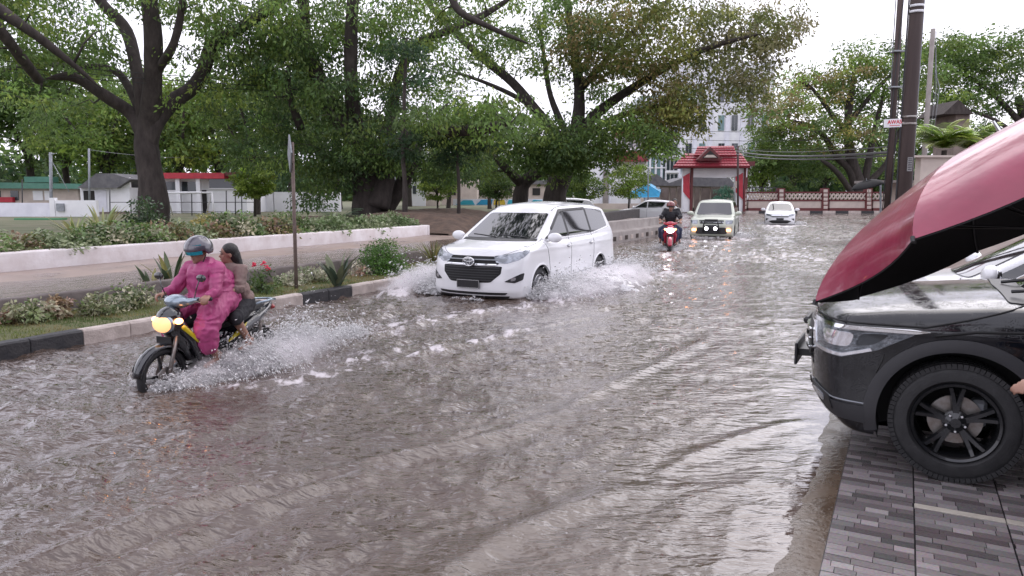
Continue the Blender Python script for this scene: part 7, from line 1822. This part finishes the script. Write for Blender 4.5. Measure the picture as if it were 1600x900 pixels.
wedge('gable_panel', [(1097, 247), (1110, 235), (1123, 247)], YG, .1, M['dark_open'], g_, np.array(g_.location) + l, dy=-1.66); wedge('gable_louvre', [(1100, 246), (1105, 242), (1115, 242), (1120, 246)], YG, .05, M['cream'], g_, np.array(g_.location) + l, dy=-1.72)
bxp('roof_edge', 1158, 1180, 252, 259, YG, 1.5, M['maroon'], t, l, dy=-.3)
bxp('notice', 1148, 1155, 283, 294, YG, .1, M['cream'], t, l, dy=-.3)
# fence with maroon trim
YN = 70.0
t, l = bld('fence', 1270, 330, YN, label='cream fence wall with maroon posts and rails and a lattice band', cat='fence')
xs_ = [1163, 1221, 1290, 1358, 1430, 1500]
for i, px in enumerate(xs_):
    po = bxp('post', px - 6, px + 6, 294 + (0 if i else -30), 331.5, YN, .7, M['maroon'], t, l, dy=-.2)
    for k in range(5): bxp('quoin', px - 3, px + 3.4, 296 + k * 6.4, 300.6 + k * 6.4, YN, .1, M['cream'], po, np.array(po.location) + l, dy=-.26)
for i in range(5):
    a, b = xs_[i] + 6.2, xs_[i + 1] - 6.2; tp = 303 if i else 302
    bxp('wall_panel', a, b, 314.5, 325, YN, .4, M['cream'], t, l); bxp('rail', a, b, 312, 314.4, YN, .5, M['maroon'], t, l, dy=-.05); bxp('top_rail', a, b, 299.5, 302, YN, .5, M['maroon'], t, l, dy=-.05)
    bxp('plinth', a, b, 325.1, 331, YN, .7, M['maroon'], t, l, dy=-.2)
    lt = MB(); nn_ = 9
    for k in range(nn_):
        u0 = a + (b - a) * k / nn_; u1_ = a + (b - a) * (k + 1) / nn_
        for q in ((u0, 311.6, u1_, 302.4), (u0, 302.4, u1_, 311.6)): lt.tube([D(q[0], q[1], YN) - l, D(q[2], q[3], YN) - l], .085, 4)
    o = lt.build('lattice', M['cream'], t); o['kind'] = 'stuff'
    if i == 0:
        for k in range(9): bxp('iron_bar', a + 1 + k * 5.2, a + 2 + k * 5.2, 294, 299.4, YN, .1, M['dark_trim'], t, l, dy=.1)
        bxp('iron_rail', a, b, 292.6, 294, YN, .12, M['dark_trim'], t, l, dy=.1)
kb_ = empty('far_kerb', D(1270, 334, 64)); tag(kb_, 'far kerb in black and cream blocks before the fence', kind='structure')
for k in range(16): 
    a = 1166 + k * 20; p0 = G(a, 331.5, .02); o = bxp('kerb_stone', a, a + 19.6, 329.6, 333.6, 66, .3, M['kerb_black'] if k % 2 else M['kerb_pale'], kb_, D(1270, 334, 64))
mbx = MB(); mbx.box((30, 150, -.02), (160, 164, .2)); mbx.build('far_ground', M['concrete'], kind='structure')

# --- poles, board and stall at the right
def pole(px, Y, r_, label, y_top=-90, extra=None):
    b = D(px, 303, Y); b[2] = -.1; t = empty('utility_pole', b, label=label, cat='pole'); top = D(px, y_top, Y)
    h = top[2] - b[2]; MB().tube([(0, 0, 0), (0, 0, h * .5), (0, 0, h)], [r_ * 1.08, r_, r_ * .88], 18).build('shaft', M['wood_post'], t, smooth=True); return t, b
t, b = pole(1412.5, 14.2, .125, 'thick dark brown utility pole with pale straps and a pasted notice')
for y in (10, 19, 183, 194):
    z = D(1415, y, 14.2)[2] - b[2]; m_ = MB(); m_.lathe([(z - .022, .126), (z - .022, .133), (z + .022, .133), (z + .022, .126)], 20, axis='z'); m_.build('strap', M['steel'] if y > 100 else M['net_white'], t, smooth=True)
z = D(1414, 257, 14.2)[2] - b[2]; th = np.linspace(-1.9, -1.15, 8); V = [(.138 * math.cos(a), .138 * math.sin(a), z + q) for a in th for q in (-.13, .13)]
no_ = MB().add(V, [(2 * i, 2 * i + 2, 2 * i + 3, 2 * i + 1) for i in range(7)]).build('pasted_notice', pmat('notice_paper', (.34, .33, .33), (.16, .15, .15), 60, rough=.8), t)
m_ = MB()
for k in range(7): m_.add([(.1395 * math.cos(a), .1395 * math.sin(a), z + .10 - k * .033 + q) for a in np.linspace(-1.8, -1.25, 5) for q in (-.008, .006)], [(2 * i, 2 * i + 2, 2 * i + 3, 2 * i + 1) for i in range(4)])
m_.build('notice_print', M['dark_trim'], no_)
for k, (dx, dy_) in enumerate(((-.145, 0), (.148, .02))): MB().tube([(dx, dy_, .5), (dx * 1.03, dy_, 3), (dx, dy_, 7)], .010 if k else .014, 5).build('down_cable', M['grey_metal'] if k else M['dark_trim'], t)
t, b = pole(1387.5, 24.0, .095, 'thinner dark utility pole wrapped with cables left of the thick one')
for k in range(3):
    a = k * 2.1 + .4; MB().tube([(.13 * math.cos(a + q * .4), .13 * math.sin(a + q * .4), q * 1.2 + .5) for q in range(8)], .016, 5).build('down_cable', M['dark_trim'] if k else M['grey_metal'], t, smooth=True)
for zz in (5.2, 6.3): m_ = MB(); m_.box((.0, -.02, zz), (.34, .30, .05), bev=.01); m_.build('bracket', M['grey_metal'], t)
t, b = pole(1440, 31.0, .10, 'pale grey pole with hanging cables behind the palms', y_top=45)
for c in t.children: c.data.materials.clear(); c.data.materials.append(M['concrete'])
for k in range(4): MB().tube([(.13 + .05 * k, .05 * k, 8.4 - .5 * k), (.22 + .07 * k, 0, 6.2), (.12 + .06 * k, 0, 4.0)], .014, 5).build('hanging_cable', M['grey_metal'] if k % 2 else M['dark_trim'], t, smooth=True)
# white board with red lettering
Ys = 13.95; a = D(1380.5, 199, Ys); b = D(1409, 186, Ys); cx_, cz_ = (a[0] + b[0]) / 2, (a[2] + b[2]) / 2; W_, H_ = b[0] - a[0], b[2] - a[2]
t = empty('warning_board', (cx_, Ys, cz_), label='small white board with red AWAS lettering on the utility poles', cat='sign'); t.rotation_euler = (0, R(-3), 0)
MB().box((0, 0, 0), (W_, .012, H_), bev=.003).build('board', M['far_white'], t); MB().box((W_ / 2 + .02, .03, 0), (.08, .03, .03)).build('bracket', M['steel'], t)
M['red_ink'] = pmat('red_ink', (.60, .02, .04), rough=.6)
def text(body, size, loc, parent, mat, rot=(R(90), 0, 0), name='lettering', thick=.001, sx=1.0):
    cu = bpy.data.curves.new(name, 'FONT'); cu.body = body; cu.size = size; cu.extrude = thick; cu.align_x = 'CENTER'; cu.align_y = 'CENTER'; cu.offset = size * .025
    o = bpy.data.objects.new('tmp', cu); COL.objects.link(o); dg = bpy.context.evaluated_depsgraph_get(); me = bpy.data.meshes.new_from_object(o.evaluated_get(dg)); bpy.data.objects.remove(o)
    me.materials.clear(); me.materials.append(mat); o = link(bpy.data.objects.new(name, me), parent); o.location = loc; o.rotation_euler = rot; o.scale = (sx, 1, 1); return o
text('AWAS', .098, (.035, -.009, .018), t, M['red_ink'], sx=.95)
MB().box((.035, -.0075, -.043), (W_ * .58, .002, .012)).build('underline', M['red_ink'], t)
# roadside stall with slab roof and black umbrella
Yt = 25.0; l = D(1400, 330, Yt); l[2] = 0; t = empty('roadside_stall', l, label='beige roadside stall with a flat slab top beneath the utility poles', cat='stall')
bxp('slab', 1369, 1445, 281.5, 285.5, Yt, 1.6, M['concrete'], t, l); bxp('back_wall', 1384, 1446, 285.8, 392, Yt, .2, M['cream'], t, l, dy=.9)
for px in (1376, 1440): bar_([D(px, 392, Yt), D(px, 285, Yt)], .035, 'leg', M['grey_metal'], t, l)
cu = D(1356, 292, Yt - .3); t = empty('umbrella', cu, label='small black umbrella leaning against the post of the roadside stall', cat='umbrella')
mbu = MB(); V = [(0, 0, .22)]; n_ = 24
for i in range(1, 7):
    for k in range(n_):
        a = 2 * math.pi * k / n_; r_ = .50 * math.sin(i / 6 * 1.3) / math.sin(1.3) * (1 - .05 * (1 - abs(math.cos(a * 4))) * (i == 6)); V.append((r_ * math.cos(a), r_ * math.sin(a), .22 * math.cos(i / 6 * 1.45)))
F = [(0, 1 + k, 1 + (k + 1) % n_) for k in range(n_)] + [(1 + i * n_ + k, 1 + i * n_ + (k + 1) % n_, 1 + (i - 1) * n_ + (k + 1) % n_, 1 + (i - 1) * n_ + k)[::-1] for i in range(1, 6) for k in range(n_)]
mbu.add(V, F); o = mbu.build('canopy', M['umb_in'], t, smooth=True); so = o.modifiers.new('t', 'SOLIDIFY'); so.thickness = .006
MB().tube([(0, 0, .21), (0, 0, .29)], .012, 6).build('ferrule', M['grey_metal'], t); MB().tube([(0, 0, .21), (0, 0, -.5)], .009, 6).build('shaft', M['steel'], t)
t.rotation_euler = (R(4), R(-16), 0)
# beige wall under the palms and the dark gable beyond
l = D(1500, 330, 21.0); l[2] = 0; t = empty('yard_wall', l, label='beige yard wall under the feathery palms behind the wine red umbrella', cat='wall')
bxp('wall', 1428, 1760, 246, 412, 21.0, .3, M['cream'], t, l); bxp('coping', 1425, 1765, 242.5, 245.8, 21.0, .45, M['cream'], t, l, dy=-.08)
l = D(1500, 300, 62); t = empty('far_house', l, label='dark brown gabled roof showing above the palms', cat='house')
bxp('wall', 1482, 1516, 176, 336, 62, 3, M['brown_panel'], t, l); wedge('roof', [(1474, 178), (1498, 156), (1522, 178)], 62, 4, M['bark2'], t, l, dy=-.6)
for k, (y0, y1, r_) in enumerate(((236, 238, .05), (241, 243, .035), (231, 229, .02))): cable('cable', D(1150, y0, 62), D(1389, y1, 24), .25, r_, ('thick dark', 'second dark', 'thin upper')[k] + ' cable sagging from the gate towards the thinner utility pole')
for k, y in enumerate((196, 210, 224)): cable('cable', D(960, y, 66), D(1300, y + 8, 58), .3, .018, ('highest', 'middle', 'lowest')[k] + ' thin wire stretched in front of the office block')
t, l = bld('utility_pole', 1153, 330, 62, label='thin dark pole standing before the red roofed gate', cat='pole'); bar_([D(1153, 332, 62), D(1153, 228, 62)], .09, 'shaft', M['wood_post'], t, l)
t, l = bld('lamp_pole', 1012, 330, 50, label='thin grey pole between the parked white car and the blue tent', cat='pole'); bar_([D(1012.5, 334, 50), D(1013, 262, 50)], .045, 'shaft', M['grey_metal'], t, l)

# --- diamond road sign seen nearly edge on
bp_ = G(463, 452, .16); tp = D(456.5, 222, bp_[1] + .1); t = empty('road_sign', bp_, label='weathered grey diamond road sign seen edge on atop a thin rusty post', cat='sign')
v = tp - bp_; MB().tube([(0, 0, -.2), tuple(v * .5), tuple(v)], [.032, .029, .027], 10).build('post', M['rusty'], t, smooth=True)
dc = v + np.array([0, 0, -.22]); yaw = R(-68)
pl = MB(); s_ = .31; P = [(0, -.012, s_), (.30, -.012, 0), (0, -.012, -s_), (-.30, -.012, 0)]; P += [(a, .012, c) for a, _, c in P]
pl.add(P, [(0, 1, 2, 3), (7, 6, 5, 4), (0, 4, 5, 1), (1, 5, 6, 2), (2, 6, 7, 3), (3, 7, 4, 0)]); o = pl.build('plate', M['grey_metal'], t); o.location = dc + np.array([-.03, -.05, .03]); o.rotation_euler = (0, 0, yaw)
for dz in (.10, -.14): MB().box((0, 0, 0), (.30, .03, .035)).build('bracket', M['rusty'], o).location = (0, .03, dz)
MB().tube([(-.35, .02, 1.05), (.02, 0, 1.10)], .006, 5).build('wire_hook', M['rusty'], t)

# --- dark building added unseen behind the viewer to darken what glass and paint reflect
l = RP(-3, -5.6, 0); t = empty('reflection_building', l, -RA, label='unseen building added behind the viewer, with dark shutters and a concrete awning', cat='building')
MB().box((-1.5, 0, 2.9), (1.2, 24, 6.0)).build('wall', pmat('reflection_building_wall', (.05, .04, .036), (.035, .03, .028), 1, rough=.85), t)
for k in range(6): MB().box((-.86, -9.5 + k * 3.8, 1.45), (.1, 3.2, 2.7)).build('shutter', M['dark_open'], t)
MB().box((1.3, -2.4, 3.35), (4.4, 19, .22)).build('awning', pmat('awning_concrete', (.05, .045, .042), rough=.9), t)
for k in range(4): MB().box((3.1, -11 + k * 4.2, 1.6), (.28, .28, 3.3)).build('pillar', M['cream'], t)
# ================================================================== SPRAY
spray_m = bpy.data.materials.new('spray_water'); spray_m.use_nodes = True
n = spray_m.node_tree; n.nodes.clear(); o_ = n.nodes.new('ShaderNodeOutputMaterial'); d_ = n.nodes.new('ShaderNodeBsdfDiffuse'); d_.inputs[0].default_value = (1, .99, 1, 1)
t_ = n.nodes.new('ShaderNodeBsdfTranslucent'); t_.inputs[0].default_value = (1, 1, 1, 1); g_ = n.nodes.new('ShaderNodeBsdfGlossy'); g_.inputs['Roughness'].default_value = .12
m1 = n.nodes.new('ShaderNodeMixShader'); m1.inputs[0].default_value = .45; m2 = n.nodes.new('ShaderNodeMixShader'); m2.inputs[0].default_value = .14
n.links.new(d_.outputs[0], m1.inputs[1]); n.links.new(t_.outputs[0], m1.inputs[2]); n.links.new(m1.outputs[0], m2.inputs[1]); n.links.new(g_.outputs[0], m2.inputs[2]); n.links.new(m2.outputs[0], o_.inputs[0])
OCT = np.array([(.9, 0, -.5), (-.5, .8, -.5), (-.5, -.8, -.5), (0, 0, 1)], float)
OF = np.array([(0, 1, 3), (1, 2, 3), (2, 0, 3), (0, 2, 1)])
def spray(name, label, sources, seed=1):
    """sources: (A, B, outward, speed_out, speed_up, spread, count, size)  drops thrown from the line A-B"""
    g = np.random.default_rng(seed); Ps = []; Vs = []; Ss = []
    for A, B, outw, so, su, sp, n, sz in sources:
        A = np.array(A, float); B = np.array(B, float); ou = unit(np.array(outw, float)); u_ = g.random((n, 1)) ** .8
        p0 = A + (B - A) * u_; jet = .55 + .6 * vnoise(u_[:, 0] * 9, u_[:, 0] * 0, seed)[:, None]
        v = ou * so * jet * g.uniform(.3, 1.15, (n, 1)) + np.array([0, 0, 1]) * su * jet * g.uniform(.25, 1.1, (n, 1)) + g.normal(size=(n, 3)) * sp
        tf = np.maximum(2 * v[:, 2:3] / 9.81, .02); t_ = tf * g.random((n, 1)) ** .8
        p = p0 + v * t_; p[:, 2] -= 4.9 * t_[:, 0] ** 2; vel = v.copy(); vel[:, 2] -= 9.81 * t_[:, 0]
        ok = p[:, 2] > -.01; Ps.append(p[ok]); Vs.append(vel[ok]); Ss.append((sz * g.lognormal(0, .5, n))[ok])
    P = np.concatenate(Ps); Vv = unit(np.concatenate(Vs)); S = np.clip(np.concatenate(Ss), .0015, .03)
    a = unit(np.cross(Vv, g.normal(size=P.shape))); c = np.cross(Vv, a); st = g.uniform(1.2, 3.2, len(P))
    V = P[:, None, :] + S[:, None, None] * (OCT[None, :, 0:1] * a[:, None] + OCT[None, :, 1:2] * c[:, None] + OCT[None, :, 2:3] * st[:, None, None] * Vv[:, None])
    F = (OF[None] + 4 * np.arange(len(P))[:, None, None]).reshape(-1, 3)
    o0 = P.mean(0); o0[2] = 0
    o = mesh_np(name, V.reshape(-1, 3) - o0, F, spray_m, smooth=True); o.location = o0; return tag(o, label, 'spray', kind='stuff')

def carW(o, p):  # a point of a placed vehicle, in the world
    a = o.rotation_euler[2]; c, s = math.cos(a), math.sin(a); l = o.location; return np.array([l[0] + p[0] * c - p[1] * s, l[1] + p[0] * s + p[1] * c, 0.0])
def carD(o, d): a = o.rotation_euler[2]; c, s = math.cos(a), math.sin(a); return np.array([d[0] * c - d[1] * s, d[0] * s + d[1] * c, 0.0])
def sheet(name, label, obj, x0, x1, side, out_len, height, seed, ny=150, nx=70, thr=.44, y0=.88):
    """a torn sheet of water curling away from the flank, full of holes"""
    u_, v_ = np.meshgrid(np.linspace(0, 1, ny), np.linspace(0, 1, nx), indexing='ij'); amp = .35 + 1.0 * vnoise(u_ * 7, u_ * 0 + .5, seed) * np.sin(np.clip(u_ * 1.15, 0, 1) * math.pi) ** .35
    nz_ = fbm(u_ * 14, v_ * 5, seed, 4, .6)
    X = x0 + (x1 - x0) * u_ - .45 * v_ * out_len + .10 * (fbm(u_ * 20, v_ * 9, seed + 3, 3) - .5); Yy = side * (y0 + out_len * amp * v_ + .08 * (nz_ - .5)); Z = height * amp * 4 * v_ * (1 - v_) + .07 * (nz_ - .5)
    a = obj.rotation_euler[2]; c, s = math.cos(a), math.sin(a); W = np.stack([X * c - Yy * s, X * s + Yy * c, Z], -1).reshape(-1, 3)
    i0 = (np.arange(ny - 1)[:, None] * nx + np.arange(nx - 1)[None, :]).ravel(); F = np.stack([i0, i0 + nx, i0 + nx + 1, i0 + 1], 1)
    hole = fbm(u_ * 32, v_ * 10, seed + 9, 3, .7).ravel()[F].mean(1); keep = (hole > thr - .16 + .30 * v_.ravel()[F].mean(1)); 
    o = mesh_np(name, W, F[keep], spray_m, smooth=True); o.location = (obj.location[0], obj.location[1], 0); return tag(o, label, 'spray', kind='stuff')
ol = carD(mpv, (-.35, 1, 0)); orr = carD(mpv, (-.1, -1, 0))
sheet('splash_sheet', 'white sheet of water thrown from the near flank of the white people carrier', mpv, 1.75, -2.6, 1, 1.15, .24, 5, 220, 90)
sheet('splash_sheet', 'white sheet of water thrown from the kerb side of the white people carrier', mpv, 1.9, -1.0, -1, 1.3, .34, 15, 220, 100, .50)
spray('spray', 'cloud of drops beside the near flank of the white people carrier', [
    (carW(mpv, (1.9, .85, 0)), carW(mpv, (.4, .9, 0)), ol, 2.6, 2.5, .5, 19000, .0078),
    (carW(mpv, (.5, .9, 0)), carW(mpv, (-1.6, .9, 0)), ol, 2.2, 1.9, .45, 14000, .0075),
    (carW(mpv, (-1.3, .9, 0)), carW(mpv, (-2.9, .7, 0)), ol, 2.3, 2.5, .5, 19000, .0078),
    (carW(mpv, (2.3, .3, 0)), carW(mpv, (2.35, -.3, 0)), carD(mpv, (1, 0, 0)), .8, .7, .25, 500, .006)], 3)
spray('spray', 'cloud of drops on the kerb side of the white people carrier', [
    (carW(mpv, (2.1, -.8, 0)), carW(mpv, (.6, -.9, 0)), orr, 3.4, 2.3, .45, 28000, .0080)], 4)
bo = bike; bL = carD(bo, (-.25, 1, 0)); bR = carD(bo, (-.25, -1, 0)); bk = carD(bo, (-1, .2, 0))
spray('spray', 'fan of drops thrown up by the wheels of the near motorbike', [
    (carW(bo, (.80, .05, 0)), carW(bo, (.3, .08, 0)), carD(bo, (-.15, 1, 0)), 1.7, 1.35, .30, 7000, .0042), (carW(bo, (.80, -.05, 0)), carW(bo, (.3, -.08, 0)), carD(bo, (-.2, -1, 0)), 1.5, 1.2, .30, 5000, .0042),
    (carW(bo, (.2, .15, 0)), carW(bo, (-.35, .15, 0)), bL, 1.3, 2.0, .5, 18000, .0047), (carW(bo, (-.5, .05, 0)), carW(bo, (-1.1, .05, 0)), carD(bo, (-1, .5, 0)), 1.8, 2.3, .5, 18000, .0047), (carW(bo, (-1.0, .1, 0)), carW(bo, (-2.2, .1, 0)), bL, .9, 1.4, .35, 14000, .0046)], 5)
sheet('splash_sheet', 'curl of white water under the feet of the near riders', bike, .75, -1.15, 1, .42, .15, 25, 120, 46, .44, .10)
sheet('splash_sheet', 'curl of white water on the kerb side of the near motorbike', bike, .8, -.8, -1, .40, .12, 35, 90, 36, .46, .08)
spray('spray', 'spray around the wheels of the far red motorbike', [(carW(bike2, (.8, .1, 0)), carW(bike2, (-.9, .1, 0)), carD(bike2, (-.2, 1, 0)), 1.5, 1.9, .4, 3000, .008), (carW(bike2, (.8, -.1, 0)), carW(bike2, (-.9, -.1, 0)), carD(bike2, (-.2, -1, 0)), 1.5, 1.6, .4, 2200, .008)], 6)
spray('spray', 'spray around the front of the pale green silver sport utility', [(carW(suv2, (2.1, .8, 0)), carW(suv2, (-.6, .9, 0)), carD(suv2, (0, 1, 0)), 2.0, 1.8, .4, 1300, .014), (carW(suv2, (2.1, -.8, 0)), carW(suv2, (.6, -.9, 0)), carD(suv2, (0, -1, 0)), 2.2, 1.9, .4, 1000, .014), (carW(suv2, (2.15, .7, 0)), carW(suv2, (2.15, -.7, 0)), carD(suv2, (1, 0, 0)), 1.2, 1.1, .3, 700, .012)], 7)
spray('spray', 'low spray around the white hatchback before the fence', [(carW(hatch, (2.0, .8, 0)), carW(hatch, (.3, .9, 0)), carD(hatch, (0, 1, 0)), 2.0, 1.5, .4, 700, .018), (carW(hatch, (2.0, -.8, 0)), carW(hatch, (.3, -.9, 0)), carD(hatch, (0, -1, 0)), 2.0, 1.5, .4, 700, .018)], 8)

# fine mist that hangs where the spray is thickest
def mist(name, label, obj, x0, x1, y0, y1, h, dens, seed, sc=(3, 3, 5), back=0.0):
    a = obj.rotation_euler[2]; s_ = float(obj.scale[0]); cx, cy, cz = (x0 + x1) / 2, (y0 + y1) / 2, h / 2
    m = bpy.data.materials.new(name); m.use_nodes = True; n = m.node_tree; n.nodes.clear()
    o = n.nodes.new('ShaderNodeOutputMaterial'); v = n.nodes.new('ShaderNodeVolumePrincipled'); v.inputs['Color'].default_value = (.98, .96, .98, 1); v.inputs['Anisotropy'].default_value = .2
    t = n.nodes.new('ShaderNodeTexCoord'); mp = n.nodes.new('ShaderNodeMapping'); mp.inputs['Scale'].default_value = sc; mp.inputs['Location'].default_value = (seed, seed * .7, 0); mp.inputs['Rotation'].default_value = (0, R(35), 0)
    nz = n.nodes.new('ShaderNodeTexNoise'); nz.inputs['Scale'].default_value = 1.3; nz.inputs['Detail'].default_value = 6; nz.inputs['Roughness'].default_value = .7
    n.links.new(t.outputs['Object'], mp.inputs[0]); n.links.new(mp.outputs[0], nz.inputs['Vector'])
    # thins out towards the rim of the cloud
    ln = n.nodes.new('ShaderNodeVectorMath'); ln.operation = 'MULTIPLY'; ln.inputs[1].default_value = (2 / (x1 - x0), 2 / (y1 - y0), 1.0 / h)
    n.links.new(t.outputs['Object'], ln.inputs[0]); le = n.nodes.new('ShaderNodeVectorMath'); le.operation = 'LENGTH'; n.links.new(ln.outputs[0], le.inputs[0])
    f = n.nodes.new('ShaderNodeMath'); f.operation = 'SUBTRACT'; n.links.new(nz.outputs['Fac'], f.inputs[0])
    l2 = n.nodes.new('ShaderNodeMath'); l2.operation = 'MULTIPLY'; l2.inputs[1].default_value = .62; n.links.new(le.outputs['Value'], l2.inputs[0]); n.links.new(l2.outputs[0], f.inputs[1])
    mr = n.nodes.new('ShaderNodeMapRange'); mr.inputs['From Min'].default_value = -.06; mr.inputs['From Max'].default_value = .38; mr.inputs['To Max'].default_value = dens
    n.links.new(f.outputs[0], mr.inputs['Value']); n.links.new(mr.outputs[0], v.inputs['Density']); n.links.new(v.outputs[0], o.inputs['Volume'])
    mb = MB(); mb.ell((0, 0, 0), ((x1 - x0) / 2, (y1 - y0) / 2, h), 24, 14)
    q = mb.build(name, m, None, smooth=True); p = carW(obj, (cx * s_, cy * s_, 0)); q.location = (p[0], p[1], .0); q.rotation_euler = (0, 0, a); tag(q, label, 'spray', kind='stuff'); return q
mist('mist', 'white mist along the near flank of the white people carrier', mpv, -3.1, 2.3, .75, 2.1, .42, 11, 1)
mist('mist', 'white mist on the kerb side of the white people carrier', mpv, -.6, 2.6, -2.3, -.75, .46, 11, 5)
mist('mist', 'white mist around the wheels and feet of the near motorbike', bike, -1.9, .75, -.15, .70, .30, 15, 9, sc=(5, 5, 8))
